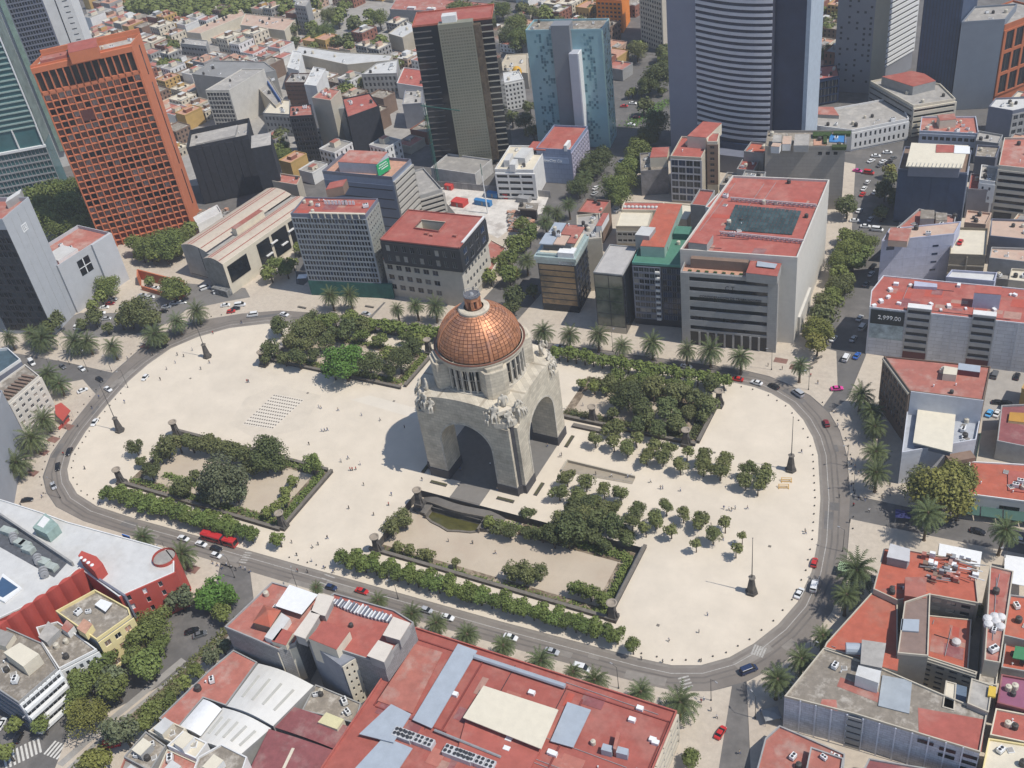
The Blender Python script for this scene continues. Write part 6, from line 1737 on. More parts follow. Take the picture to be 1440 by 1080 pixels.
for i in range(5):
	a0 = A + u * (-2 + 6.2 * i)
	nn_ = Vector((u.y, -u.x)); e = a0 + u * 5.8
	b = MB().add([(a0.x, a0.y, 3.2), (e.x, e.y, 3.2), (e.x + nn_.x * 3.4, e.y + nn_.y * 3.4, 2.5), (a0.x + nn_.x * 3.4, a0.y + nn_.y * 3.4, 2.5),
 (a0.x, a0.y, 3.05), (e.x, e.y, 3.05), (e.x + nn_.x * 3.4, e.y + nn_.y * 3.4, 2.2), (a0.x + nn_.x * 3.4, a0.y + nn_.y * 3.4, 2.2)],
 [(0, 3, 2, 1), (4, 5, 6, 7), (3, 7, 6, 2), (1, 2, 6, 5), (0, 4, 7, 3)])
	b.build('awning', AWN, t)
MB().ubox(A + u * 11, u, 0, 8, -13, -4, 7, 7.4).build('roof_frame', REDROOF, t)
for i in range(5):
	p = A + u * (13 + 1.3 * i) + Vector((-u.y, u.x)) * (6 + (i % 2) * 2)
	if 'ac' in TANKM: inst('air_conditioner', TANKM['ac'], t, Matrix.Translation((p.x, p.y, 7.4)))
clutter(t, P, 7, 6, 53)
t, P = blk('townhouse', 'dark green walled yard house between the white sheet roof and the orange red roof', [(1344, 652), (1372, 650), (1380, 610), (1350, 612)], 5, mat('dark_green_wall', (0.03, 0.05, 0.04), 0.8), DARK, par=0.3)
t, P = blk('townhouse', 'faded pink roof terrace with a yellow playground at the right edge', [(1402, 622), (1452, 632), (1452, 570), (1408, 572)], 7, GREYW, MAROON, par=0.7)
room(t, [W(*p, 7.8) for p in ((1418, 592), (1452, 596), (1452, 582), (1420, 580))], 7, 7.8, YELLOW, mat('ochre_mat', (0.45, 0.24, 0.05), 0.9))
# --- big cluster at the lower right --------------------------------------------
H = 12.6
ca = [(1103.1, 980.7), (1158, 912), (1228, 832), (1243, 772), (1278, 775), (1425, 804.4), (1401, 962), (1377.8, 1059.3)]
ca = [W(*p, H) for p in ca]
t = thing('courtyard_block', 'large old block with red roofs, light wells and a long pale windowless side wall', 'building', (centroid(ca).x, centroid(ca).y, 0))
FOOT.append(ccw(ca))
WV = mat('whitewashed_block', (0.56, 0.57, 0.61), 0.9, 0.16, 0.5, stain=(0.42, 0.43, 0.47), stain_amt=0.7, stain_scale=0.35, brick=(2.0, 0.9, 0.05, 0.12))
def wing(px, h, wall, roof, name='wing', z0=0.0, par=0.6, cl=0, seed=0):
	P = ccw([W(*p, h) for p in px])
	MB().prism(P, z0, h, 0, 0, cap=False).build(name, wall, t)
	MB().prism(inset(P, 0.02), h - 0.2, h + 0.01).build('roof', roof, t)
	if par:
		out = inset(P, -0.03); inn = inset(P, 0.28); n = len(P); b = MB()
		b.v = [(p[0], p[1], z) for z, q in ((h - 0.1, out), (h + par, out), (h + par, inn), (h + 0.012, inn)) for p in q]
		for k in range(3):
			for i in range(n):
				j = (i + 1) % n
				b.f.append([k * n + i, k * n + j, (k + 1) * n + j, (k + 1) * n + i]); b.m.append(0)
		b.build('parapet', BEIGE, t)
	if roof in (ORROOF, REDROOF2) and len(P) >= 4: wear(t, P, h + .01, 5, seed + 5, pipes=3)
	if cl: clutter(t, P, h, cl, seed)
	return P
wing([(1103.1, 980.7), (1158, 913), (1232, 938), (1325, 978), (1388, 1003), (1377.8, 1059.3), (1200, 1005)], H, WV, DIRTROOF)
A, B = W(1103.1, 980.7, H), W(1377.8, 1059.3, H); u = (B - A).normalized(); L = (B - A).length
for i in range(1, 12):
	MB().ubox(A, u, L * i / 12, L * i / 12 + 0.35, 0, 0.16, 0, H + 0.5).build('wall_pier', mat('whitewash_pier', (0.66, 0.67, 0.71), 0.9), t)
bands(t, A + u * L * 0.335, A + u * L * 0.42, 0.5, H, 5, 0.28, GREYW, DARK, depth=0.2, m=0.1, ext=False)
for f, z in ((0.70, 10.2), (0.81, 9.6), (0.81, 7.2), (0.915, 9.6), (0.915, 7.2), (0.915, 4.6)):
	MB().ubox(A, u, L * f, L * f + 3.6, 0.02, 0.06, z, z + 1.2).build('window', G_DARK, t)
quad_on(t, 'roof_patch', ((1292, 1033), (1380, 1057), (1386, 1012), (1291, 995)), H + 0.06, REDROOF, th=0.05)
quad_on(t, 'roof_patch', ((1153, 993), (1178, 1000), (1176, 984), (1156, 983)), H + 0.06, REDROOF2, th=0.05)
quad_on(t, 'roof_patch', ((1177, 965), (1240, 990), (1246, 978), (1182, 952)), H + 0.06, REDROOF2, th=0.05)
wing([(1159, 912), (1162, 905), (1228, 832), (1243, 842), (1262, 848), (1262, 925), (1228, 932)], H - 1.5, BEIGE, ORROOF, par=0.5)
wing([(1228, 830), (1243, 772), (1278, 775), (1330, 785), (1370, 796), (1376, 850), (1308, 838), (1262, 846)], H, BEIGE, ORROOF, cl=4, seed=61)
wing([(1272, 848), (1308, 836), (1305, 924), (1262, 920)], H + 3, mat('brown_grey_render', (0.24, 0.22, 0.19), 0.9, 0.1, 0.4), mat('brown_roof', (0.24, 0.17, 0.14), 0.9, 0.15, 0.4), par=0.6)
quad_on(t, 'glass_hatch', ((1266, 886), (1292, 888), (1293, 871), (1268, 870)), H + 3.6, METAL, th=0.5)
wing([(1298, 928), (1361, 948), (1366, 872), (1306, 866)], 8.5, GREYW, ORROOF, par=0.3)
CW = mat('court_wall', (0.27, 0.26, 0.225), 0.9, 0.14, 0.5)
A2, B2 = W(1306, 836, H), W(1372, 850, H)
uu = (B2 - A2).normalized()
facade(t, A2, B2, 4.5, H, 3, 3, 0.62, 0.5, CW, [G_DARK, DARK], DARK, m=0.4, depth=0.4, ext=False)
A2, B2 = W(1294, 925, 10.8), W(1372, 950, 10.8)
wing([(1294, 925), (1372, 950), (1374, 946), (1296, 921)], 10.8, CW, GREYROOF, par=0.4)
facade(t, A2, B2, 0.8, 10.6, 4, 5, 0.6, 0.42, CW, [G_DARK, DARK], DARK, m=0.4, depth=0.4, ext=False)
wing([(1384, 930), (1406, 934), (1425, 805), (1392, 797)], H + 2, BEIGE, REDROOF2, cl=3, seed=63)
quad_on(t, 'roof_patch', ((1390, 836), (1412, 840), (1420, 808), (1394, 804)), H + 2.06, REDROOF, th=0.05)
tkm = MB().lathe([(0, 1.5), (0.5, 1.42), (1.1, 1.0), (1.15, 0.9), (1.15, 0.0)], 14).mesh('water_tank', mat('white_tank', (0.62, 0.60, 0.58), 0.6))
for (x, y) in ((1389, 869), (1399, 866), (1408, 867), (1390, 877), (1401, 873), (1407, 880), (1345, 902)):
	z = 8.55 if x == 1345 else H + 2.05
	p = W(x, y, z + 0.8); inst('water_tank', tkm, t, Matrix.Translation((p.x, p.y, z)))
wing([(1376, 960), (1401, 966), (1404, 935), (1381, 930)], 9, BEIGE, DIRTROOF, cl=1, seed=64)
wing([(1360, 990), (1390, 1003), (1396, 965), (1366, 955)], H + 1.5, GREYW, GREYROOF, par=0.4)
quad_on(t, 'yellow_tank_lid', ((1389, 978), (1400, 980), (1401, 966), (1391, 964)), H + 2.3, mat('yellow_plastic', (0.62, 0.42, 0.06), 0.6), th=0.6)
wing([(1325, 995), (1342, 1000), (1345, 962), (1330, 958)], H, CREAM, CREAM, par=0.3)
quad_on(t, 'blue_sheet', ((1340, 1001), (1357, 1006), (1360, 966), (1345, 962)), 7.0, mat('blue_grey_sheet', (0.13, 0.18, 0.25), 0.6), th=0.2)
room(t, [W(*p, H + 4) for p in ((1203, 950), (1235, 961), (1239, 944), (1207, 936))], H, H + 4, WHITE, WHITEROOF, 'roof_room')
room(t, [W(*p, H + 3.4) for p in ((1210, 934), (1240, 940), (1246, 905), (1212, 900))], H, H + 3.4, GREYW, GREYROOF, 'roof_room')
room(t, [W(*p, H + 2.4) for p in ((1236, 985), (1280, 996), (1284, 950), (1242, 942))], 6, H + 2.4 - 2.2, CW, mat('pale_glass_roof', (0.33, 0.36, 0.38), 0.5, 0.1, 0.4), 'court_cover')
room(t, [W(*p, H + 1) for p in ((1232, 936), (1262, 944), (1264, 925), (1234, 915))], 8, H + 1, BEIGE, ORROOF, 'roof_room')
quad_on(t, 'pale_canopy', ((1247, 783), (1279, 790), (1280, 772), (1252, 764)), H + 3.2, mat('pale_sheet', (0.50, 0.49, 0.48), 0.6, 0.08, 0.4), th=0.3)
MB().prism(ccw([W(*p, H + 1) for p in ((1247, 790), (1275, 797), (1279, 790), (1250, 783))]), H, H + 2.6).build('canopy_wall', GREYW, t)
room(t, [W(*p, H + 3) for p in ((1272, 838), (1302, 842), (1303, 812), (1273, 812))], H, H + 3, REDROOF, REDROOF2, 'roof_room')
b = MB(); r_ = random.Random(77)
for k in range(60):                                       # pipes and machines on the roof
	p = W(r_.uniform(1300, 1375), r_.uniform(782, 818), H + 0.5)
	if k % 3: b.box(p.x - r_.uniform(.3, 1), p.x + r_.uniform(.3, 1), p.y - r_.uniform(.2, .8), p.y + r_.uniform(.2, .8), H, H + r_.uniform(.4, 2.2), k % 4)
	else: b.tube((p.x - 2, p.y, H + .6), (p.x + 2, p.y + r_.uniform(-1, 1), H + 1.0), 0.16, 5, k % 4)
b.build('roof_machinery', [STEEL, WPAINT, REDROOF2, BROWN], t, kind='stuff')
clutter(t, [W(*p, H) for p in ((1160, 915), (1228, 935), (1230, 960), (1120, 975))], H, 3, 65)
bb_ = MB(); p = W(1210, 925, H + 2)
bb_.tube((p.x - 4, p.y + 2, H + 1.6), (p.x + 1, p.y + 3.5, H + 1.6), 1.5, 12)
bb_.build('steel_cistern', METAL, t)
wn = thing('street_canopy', 'white awning roof with a blue patch over the pavement near the tall palm', 'canopy', (W(1350, 780, 4).x, W(1350, 780, 4).y, 0))
q = ccw([W(*p, 4.6) for p in ((1319, 786), (1378, 797), (1381, 776), (1321, 764))])
MB().prism(q, 4.4, 4.6, bottom=True).build('awning_sheet', WPAINT, wn)
for p in q: MB().cyl(p.x, p.y, -0.1, 4.4, 0.08, 0.08, 6).build('post', STEEL, wn)
wn = thing('street_canopy', 'plain white canopy roof at the right edge beside the palm', 'canopy', (W(1430, 800, 4).x, W(1430, 800, 4).y, 0))
q = ccw([W(*p, 4.6) for p in ((1412, 818), (1452, 826), (1452, 786), (1413, 780))])
MB().prism(q, 4.4, 4.6, bottom=True).build('awning_sheet', WPAINT, wn)
for p in q: MB().cyl(p.x, p.y, -0.1, 4.4, 0.08, 0.08, 6).build('post', STEEL, wn)
for k, (px, h, wm, rm, lab) in enumerate((
		([(1410, 895), (1452, 905), (1452, 842), (1420, 838)], 9, GREYW, ORROOF, 'orange red roof with white poles and pipes at the right edge'),
		([(1408, 940), (1452, 948), (1452, 912), (1413, 905)], 6, GREYW, ORROOF, 'lower red roof with a green canopy at the right edge'),
		([(1402, 990), (1452, 1003), (1452, 958), (1408, 950)], 8, MAROON, mat('purple_roof', (0.27, 0.10, 0.16), 0.85, 0.1, 0.3), 'house with a dusky purple roof at the right edge'),
		([(1392, 1035), (1452, 1048), (1452, 1008), (1400, 998)], 7, CREAM, REDROOF, 'house with a red terrace and a white tank at the right edge'),
		([(1378, 1100), (1452, 1110), (1452, 1050), (1390, 1040)], 8, YELLOW, CREAM, 'yellow and white house in the lower right corner'),
		([(1060, 1100), (1184, 1120), (1188, 1062), (1122, 1033), (1096, 1022), (1076, 1040)], 5.5, GREYW, REDROOF2, 'low pinkish red roof in front of the long whitewashed wall'),
		([(1130, 1100), (1180, 1110), (1186, 1068), (1140, 1052)], 7.5, GREYW, REDROOF2, 'slightly higher red roof with dark machines at the bottom edge'),
		([(1184, 1110), (1380, 1140), (1384, 1096), (1222, 1068), (1216, 1080)], 5, GREYW, MAROON, 'dark red sheet roof cut by the bottom edge below the whitewashed wall'))):
	t, P = blk('townhouse', lab, px, h, wm, rm, par=0.6)
	clutter(t, P, h, 3 + k % 2, 70 + k)
	if k == 1: quad_on(t, 'green_canopy', ((1424, 925), (1452, 930), (1452, 912), (1428, 908)), 9, mat('green_canopy', (0.05, 0.20, 0.09), 0.7), th=0.3)
	if k == 4: MB().ubox(P[0], (P[1] - P[0]).normalized(), 0, 7, 0.02, 0.2, 0, 8).build('yellow_panel', mat('strong_yellow', (0.75, 0.50, 0.02), 0.7), t)
# --- the long red roof at the bottom -----------------------------------------
H = 13.0
A, B = W(585, 884, H), W(952, 1002, H)
u = (B - A).normalized(); n_ = Vector((u.y, -u.x)); L = (B - A).length
dp = 47
P = [A, A + n_ * dp, B + n_ * dp, B]
t, P = building('department_store', 'huge flat red roof with cream and blue grey skylight sheets along the ring road', P, H, mat('store_wall', (0.50, 0.45, 0.36), 0.9, 0.08, 0.3), REDROOF, par=0.8, parm=REDROOF)
bands(t, B + n_ * dp, B, 1.5, H - 0.5, 4, 0.5, mat('store_wall', (0, 0, 0)), G_DARK, depth=0.5, m=1.0, posts=9, ext=False)
up = H + 0.01
for nm, px, z, m_ in (('skylight_sheet', ((580, 1012), (607, 1024), (671, 915), (644, 905)), 1.2, METAL), ('skylight_sheet', ((505, 1032), (553, 1044), (578, 1004), (550, 990)), 1.6, METAL),
 ('skylight_sheet', ((490, 1090), (545, 1105), (580, 1052), (540, 1036)), 1.0, METAL), ('skylight_sheet', ((774, 1042), (806, 1051), (831, 998), (798, 987)), 1.0, METAL),
 ('cream_sheet', ((651, 1009), (761, 1053), (785, 998), (680, 964)), 2.6, CREAMROOF)):
	quad_on(t, nm, px, H + z, m_, th=0.3)
	MB().prism(inset(ccw([W(*p, H + z) for p in px]), 0.8), H, H + z - 0.3).build('skylight_curb', REDROOF, t)
quad_on(t, 'raised_roof', ((640, 1066), (740, 1090), (760, 1054), (655, 1012)), H + 0.8, REDROOF, th=0.8)
quad_on(t, 'raised_roof', ((530, 985), (580, 1003), (622, 917), (582, 905)), H + 0.35, REDROOF2, th=0.35)
p, q = W(668, 926, H), W(795, 968, H)
b = MB().tube((p.x, p.y, H + 0.9), (q.x, q.y, H + 0.9), 0.7, 8); b.build('air_duct', METAL, t)
fan = MB().box(-1.3, 1.3, -1.3, 1.3, 0, 1.7, 0).cyl(-0.6, -0.6, 1.7, 1.95, 0.48, 0.48, 10, 0, 1).cyl(0.6, -0.6, 1.7, 1.95, 0.48, 0.48, 10, 0, 1).cyl(-0.6, 0.6, 1.7, 1.95, 0.48, 0.48, 10, 0, 1).cyl(0.6, 0.6, 1.7, 1.95, 0.48, 0.48, 10, 0, 1).mesh('cooling_unit', [mat('pale_unit', (0.50, 0.50, 0.50), 0.6), DARK])
ang = math.atan2(u.y, u.x)
for (x, y, n) in ((566, 1031, 2), (583, 1036, 4), (644, 1058, 3), (668, 1066, 4)):
	p = W(x, y, H + 1.8)
	for k in range(n):
		r = p + u * (2.65 * (k - (n - 1) / 2))
		inst('cooling_unit', fan, t, Matrix.Translation((r.x, r.y, H)) @ Matrix.Rotation(ang, 4, 'Z') @ Matrix.Scale(0.95 if n == 4 else 1.0, 4))
p, q = W(612, 1030, H), W(705, 1068, H)
MB().tube((p.x, p.y, H + 1), (q.x, q.y, H + 1), 0.35, 6).build('pipe', STEEL, t)
for (x0, x1, y0, y1, h_, nm) in ((845, 862, 1045, 1058, 1.5, 'hut'), (866, 884, 1049, 1062, 1.5, 'hut')):
	quad_on(t, 'hut_roof', ((x0, y1 - 4), (x1 - 2, y1), (x1, y0 + 4), (x0 + 3, y0)), H + 2.2, METAL, th=2.1)
quad_on(t, 'hut_roof', ((862, 1052), (866, 1054), (872, 1030), (867, 1028)), H + 3.0, REDROOF2, th=2.9)
for (x, y) in ((748, 976), (900, 998), (716, 1042), (713, 1055), (775, 1060), (779, 1062), (889, 1014), (640, 978), (918, 1042), (922, 1046)):
	p = W(x, y, H); inst('roof_vent', sk_, t, Matrix.Translation((p.x, p.y, H)) @ Matrix.Rotation(ang, 4, 'Z') @ Matrix.Scale(1.7, 4))
for f0, f1, o0, o1 in ((0.02, 0.30, 3.0, 3.35), (0.30, 0.305, 3.0, 26), (0.69, 0.695, 5, 45), (0.03, 0.035, 3, 26), (0.5, 0.99, 3.2, 3.5), (0.985, 0.988, 3.2, 40), (0.04, 0.32, 26, 26.3)):
	q_ = [A + u * L * f0 + n_ * o0, A + u * L * f1 + n_ * o0, A + u * L * f1 + n_ * o1, A + u * L * f0 + n_ * o1]
	MB().prism(ccw(q_), H, H + 0.35).build('roof_upstand', mat('dark_red_edge', (0.22, 0.05, 0.04), 0.8), t)
clutter(t, [A + u * L * .7 + n_ * 6, A + u * L * .97 + n_ * 6, A + u * L * .97 + n_ * 40, A + u * L * .7 + n_ * 40], H, 4, 81)
wear(t, [A, A + n_ * 44, B + n_ * 44, B], H, 26, 3, pipes=10)
# --- twin apartment houses at the bottom --------------------------------------
H = 20.0
t, P = blk('apartment_house', 'apartment house with a big red roof, cream awnings and a deep stair block', [(432, 900.6), (540, 936), (582, 877), (555, 860), (470, 836), (442, 860)], H, mat('raw_block_wall', (0.27, 0.265, 0.26), 0.9, 0.15, 0.4, brick=(1.6, 0.7, 0.05, 0.15)), REDROOF, par=0.7, parm=GREYW)
RB = mat('raw_block_wall', (0, 0, 0))
tw = ccw([W(*p, 23) for p in ((432, 900), (472, 915), (484, 886), (447, 874))])
room(t, [W(*p, 23) for p in ((434, 898), (473, 914), (492, 888), (456, 874))], 14, 23, CREAM, REDROOF, 'stair_tower')
A, B = W(432, 901, H), W(481, 934, H)
q = ccw([W(*p, H) for p in ((434, 902), (478, 934), (503, 920), (474, 890))])
MB().prism(q, 0, H - 0.5).build('rear_wing', mat('slate_render', (0.25, 0.26, 0.285), 0.9, 0.12, 0.3), t)
A, B = W(480, 934, H), W(504, 918, H)
facade(t, A, B, 2, H - 1, 3, 6, 0.35, 0.4, CREAM, [G_DARK], BROWN, m=0.3, depth=0.3)
for px in (((437, 861), (457, 866), (470, 839), (448, 834)), ((412, 892), (429, 898), (450, 864), (437, 858)), ((538, 893), (562, 900), (577, 876), (553, 867)), ((516, 922), (540, 931), (553, 908), (532, 900))):
	quad_on(t, 'cream_awning', px, H + 3.0, mat('cream_awning', (0.62, 0.56, 0.48), 0.8, 0.06, 0.4), th=0.25)
	MB().prism(inset(ccw([W(*p, H + 3) for p in px]), 0.4), H - 1, H + 2.8).build('awning_posts', GREYW, t)
b = MB(); r_ = random.Random(4)
p, q = W(470, 842, H + 1), W(552, 868, H + 1)
for i in range(34):
	x = p.lerp(q, i / 34); b.box(x.x, x.x + 0.35, x.y - 1.5 - 0.8 * math.sin(i / 34 * 3.1), x.y + r_.uniform(0, 1), H + 0.1, H + 1.0 + r_.uniform(-.2, .6), i % 2)
b.build('washing_line', [WPAINT, SLATE], t, kind='stuff')
clutter(t, P, H, 3, 83)
FOOT.append(P)
H = 16.5
t, P = blk('apartment_house', 'narrow apartment house with a pyramid red roof hut and one white tarpaulin', [(316.7, 883), (358, 900), (392, 915), (416, 906), (442, 860), (448, 838), (383, 820)], H, mat('raw_block_wall', (0, 0, 0)), REDROOF2, par=0.6, parm=GREYW)
quad_on(t, 'white_tarpaulin', ((387, 852), (424, 864), (447, 836), (407, 822)), H + 2.6, WPAINT, th=0.15)
room(t, [W(*p, H + 3) for p in ((356, 875), (379, 881), (393, 858), (372, 851))], H, H + 3, BROWN, REDROOF)
c_ = W(376, 860, H + 5); b = MB(); q = [W(*p, H + 3.3) for p in ((355, 875), (380, 882), (395, 858), (371, 850))]
b.add([(p.x, p.y, H + 3.2) for p in q] + [(c_.x, c_.y, H + 5.6)], [(0, 1, 4), (1, 2, 4), (2, 3, 4), (3, 0, 4)]); b.build('pyramid_roof', ORROOF, t)
room(t, [W(*p, H + 2) for p in ((372, 896), (386, 902), (408, 870), (396, 862))], H, H + 2, WHITE, WHITEROOF)
room(t, [W(*p, H + 2) for p in ((382, 902), (402, 908), (412, 890), (396, 884))], H, H + 2, CREAM, REDROOF)
clutter(t, P, H, 5, 84)
A, B = W(389, 914, H), W(414, 906, H)
facade(t, A, B, 2, H - 1, 1, 4, 0.4, 0.4, CREAM, [G_DARK], BROWN, m=0.8, depth=0.3)
# --- warehouses and sheds at the bottom ---------------------------------------
SHED = mat('white_corrugated', (0.66, 0.645, 0.60), 0.6, 0.05, 0.2, stain=(0.54, 0.50, 0.44), stain_amt=0.4, stain_scale=0.08)
def shed(label, px, h, roof, rise=1.4, wall=GREYW, panels=0, pm=None):
	"""a low vault: px = near-left, near-right, far-right, far-left eaves at height h"""
	Q = [W(*p, h) for p in px]
	t = thing('warehouse', label, 'warehouse', (centroid(Q).x, centroid(Q).y, 0))
	MB().prism(ccw(Q), 0, h, cap=False).build('wall', wall, t)
	b = MB(); n = 8
	for i in range(n + 1):
		a, c = Q[0].lerp(Q[1], i / n), Q[3].lerp(Q[2], i / n)
		z = h + rise * math.sin(math.pi * i / n)
		b.v += [(a.x, a.y, z), (c.x, c.y, z)]
	for i in range(n):
		b.f.append([2 * i, 2 * i + 2, 2 * i + 3, 2 * i + 1]); b.m.append(0)
	for side_ in (0, 1):
		b.f.append([2 * i + side_ for i in (range(n, -1, -1) if side_ == 0 else range(n + 1))]); b.m.append(0)
	b.build('sheet_roof', roof, t)
	for k in range(panels):
		f = (k + 0.8) / (panels + 0.6); z = h + rise * math.sin(math.pi * f) + 0.04
		a, c = Q[0].lerp(Q[1], f), Q[3].lerp(Q[2], f)
		s, e = a.lerp(c, 0.25), a.lerp(c, 0.75); uu = (e - s).normalized()
		MB().ubox(s, uu, 0, (e - s).length, -0.4, 0.4, z, z + 0.12).build('skylight_strip', pm or mat('dull_strip', (0.47, 0.46, 0.41), 0.7), t)
	FOOT.append(ccw(Q))
	return t
shed('large white vaulted warehouse roof with a round orange vent', [(319, 993), (384, 1021), (441, 964), (363.5, 933)], 8.0, SHED, panels=4)
shed('white ribbed warehouse roof with grey skylight strips', [(277, 1042), (335, 1064), (381, 1024), (313, 995)], 7.6, SHED, panels=5)
shed('small brilliant white sheet roof beside the flat red roof', [(252, 1022), (282, 1035), (312, 997), (286, 983)], 8.4, WPAINT, rise=0.7)
t, P = blk('low_house', 'long flat red roof beside the median trees of the side street', [(224, 1011), (251, 1024), (286, 982), (318, 993), (362, 932), (328.6, 915), (296, 942)], 7.8, GREYW, REDROOF2, par=0.4)
clutter(t, P, 7.8, 3, 85)
shed('maroon sheet roof with two pale skylight strips at the bottom edge', [(345, 1095), (500, 1110), (520, 1075), (378, 1025)], 8.0, MAROON, rise=0.8, panels=2, pm=CREAM)
shed('weathered maroon shed roof between the white warehouse and grey sheets', [(384, 1022), (500, 1066), (510, 1030), (400, 990)], 7.0, MAROON, rise=0.8)
t, P = blk('low_house', 'low dirty roofed yard house with a small cream gable shed', [(425, 1000), (500, 1018), (508, 990), (455, 968), (444, 964)], 6.0, GREYW, DIRTROOF, par=0.5)
room(t, [W(*p, 8.5) for p in ((447, 1016), (474, 1026), (484, 1012), (459, 1002))], 6, 8.5, CREAM, mat('pale_yellow_sheet', (0.62, 0.57, 0.34), 0.7))
clutter(t, P, 6, 6, 86)
for k, (px, h, wm, rm, lab) in enumerate((
		([(175, 1066), (212, 1086), (234, 1050), (206, 1030)], 9, GREYW, DIRTROOF, 'old roof with a crooked white awning behind the median trees'),
		([(210, 1030), (244, 1046), (262, 1026), (232, 1012)], 10, CREAM, DIRTROOF, 'small cluttered roof next to the brilliant white sheet roof'),
		([(236, 1050), (276, 1068), (292, 1046), (258, 1030)], 11, WHITE, CREAM, 'cream roofed house with terracotta hut below the white sheds'),
		([(212, 1110), (262, 1120), (280, 1075), (236, 1055)], 9, CREAM, REDROOF2, 'reddish patched terrace at the bottom edge left of the grey house'),
		([(262, 1110), (330, 1120), (348, 1066), (312, 1048), (280, 1066)], 12, WHITE, DIRTROOF, 'white house with a dark roof and railings at the bottom edge'),
		([(160, 1110), (205, 1120), (216, 1085), (176, 1068)], 8, REDROOF2, GREYROOF, 'pinkish house at the bottom edge under the lime green tree'))):
	t, P = blk('townhouse', lab, px, h, wm, rm, par=0.6)
	clutter(t, P, h, 5, 90 + k)
	cc = centroid(P)
	room(t, [cc + Vector(v_) for v_ in ((-2.5, -2), (1, -2.5), (1.5, 1.5), (-2, 2))], h, h + 2.4, wm, WHITEROOF if k % 2 else CREAMROOF)
# --- red and white arena at the left --------------------------------------------
H = 15.0
rpx = [(-60, 690), (0, 703), (60, 722), (95, 735), (215, 768), (234, 774), (245, 788), (245, 806), (168, 840), (130, 812), (112, 800), (60, 842), (0, 870), (-60, 890)]
RP = ccw([W(*p, H) for p in rpx])
t, P = building('arena', 'large hall with white roofs, a central machine channel and scalloped bright red walls', RP, H, REDW, WHITEROOF, par=0.5, parm=WHITE)
wpx = [(3, 760), (55, 800), (28, 830), (-20, 800)]
# machine channel
quad_on(t, 'machine_channel', ((-20, 758), (76, 812), (94, 792), (0, 725)), H + 0.05, mat('channel_floor', (0.10, 0.105, 0.115), 0.8, 0.3, 0.6), th=0.05)
for k, (x, y) in enumerate(((8, 745), (18, 752), (28, 762), (40, 772), (52, 782), (62, 790), (72, 796), (60, 800), (35, 765), (15, 748))):
	p = W(x, y, H + 1.2)
	if k % 3 == 1:
		for j in range(3):
			MB().lathe([(0.2, 0), (1.25, 0.15), (1.35, 0.5), (1.25, 0.85), (0.2, 1.0)], 14).build('round_duct', STEEL, t).matrix_basis = Matrix.Translation((p.x + j * 1.1, p.y - j * 0.7, H + 1.3)) @ Matrix.Rotation(1.57, 4, 'Y') @ Matrix.Rotation(0.6, 4, 'X')
	else:
		MB().box(p.x - 1.9, p.x + 1.9, p.y - 1.2, p.y + 1.2, H, H + 1.6 + 0.3 * (k % 2)).build('air_handler', mat('pale_green_machine', (0.38, 0.42, 0.38), 0.6, 0.2, 0.6), t)
p, q = W(2, 727, H), W(104, 796, H); uu = (q - p).normalized()
MB().ubox(p, uu, 0, (q - p).length, -0.3, 0.3, H, H + 1.8).build('channel_wall', GREYW, t)
room(t, [W(*p, H + 3.5) for p in ((46, 742), (66, 752), (82, 738), (64, 722))], H, H + 3.5, mat('pale_green_plant', (0.27, 0.36, 0.32), 0.7, 0.2, 0.5), mat('pale_green_plant', (0, 0, 0)), 'plant_room')
quad_on(t, 'plant_roof', ((52, 738), (60, 742), (70, 730), (62, 725)), H + 3.9, WHITE, th=0.3)
quad_on(t, 'skylight_frame', ((-10, 838), (6, 846), (30, 826), (4, 806)), H + 0.9, WPAINT, th=0.8)
quad_on(t, 'skylight', ((-10, 834), (4, 840), (25, 826), (3, 811)), H + 1.0, mat('solar_blue', (0.05, 0.10, 0.18), 0.2, spec=0.8), th=0.2)
# red box with the marquee
room(t, [W(*p, H + 4.5) for p in ((110, 782), (133, 804), (145, 793), (136, 783), (115, 775))], H - 1, H + 4.5, REDW, REDW, 'marquee_box')
b = MB()
for i in range(4):
	p = W(113 + 5.2 * i, 783 + 3.4 * i, H + 5.3); b.lathe([(0.55, 0), (0.62, 0.25), (0.3, 0.5), (0, 0.55)], 8, 0, p.x, p.y)
b2 = MB(); b2.v = [(x, y, z + H + 4.7) for x, y, z in b.v]; b2.f = b.f; b2.m = b.m; b2.build('marquee_lamps', WPAINT, t, kind='stuff')
# scalloped red wall facing lower right
p, q = W(-10, 885, H + 1), W(117, 800, H + 1)
N = 7
for k in range(N):
	a0 = p.lerp(q, k / N); a1 = p.lerp(q, (k + 1) / N); uu = (a1 - a0).normalized(); nn_ = Vector((uu.y, -uu.x))
	b = MB(); M_ = 6
	for i in range(M_ + 1):
		f = i / M_; x = a0.lerp(a1, f) + nn_ * (0.4 + 1.1 * math.sin(math.pi * f))
		b.v += [(x.x, x.y, 0), (x.x, x.y, H + 1.3 + 0.8 * math.sin(math.pi * f)), (a0.lerp(a1, f).x, a0.lerp(a1, f).y, H + 1.3 + 0.8 * math.sin(math.pi * f))]
	for i in range(M_):
		b.f += [[3 * i, 3 * i + 3, 3 * i + 4, 3 * i + 1], [3 * i + 1, 3 * i + 4, 3 * i + 5, 3 * i + 2]]; b.m += [0, 0]
	b.build('scallop_panel', REDW, t)
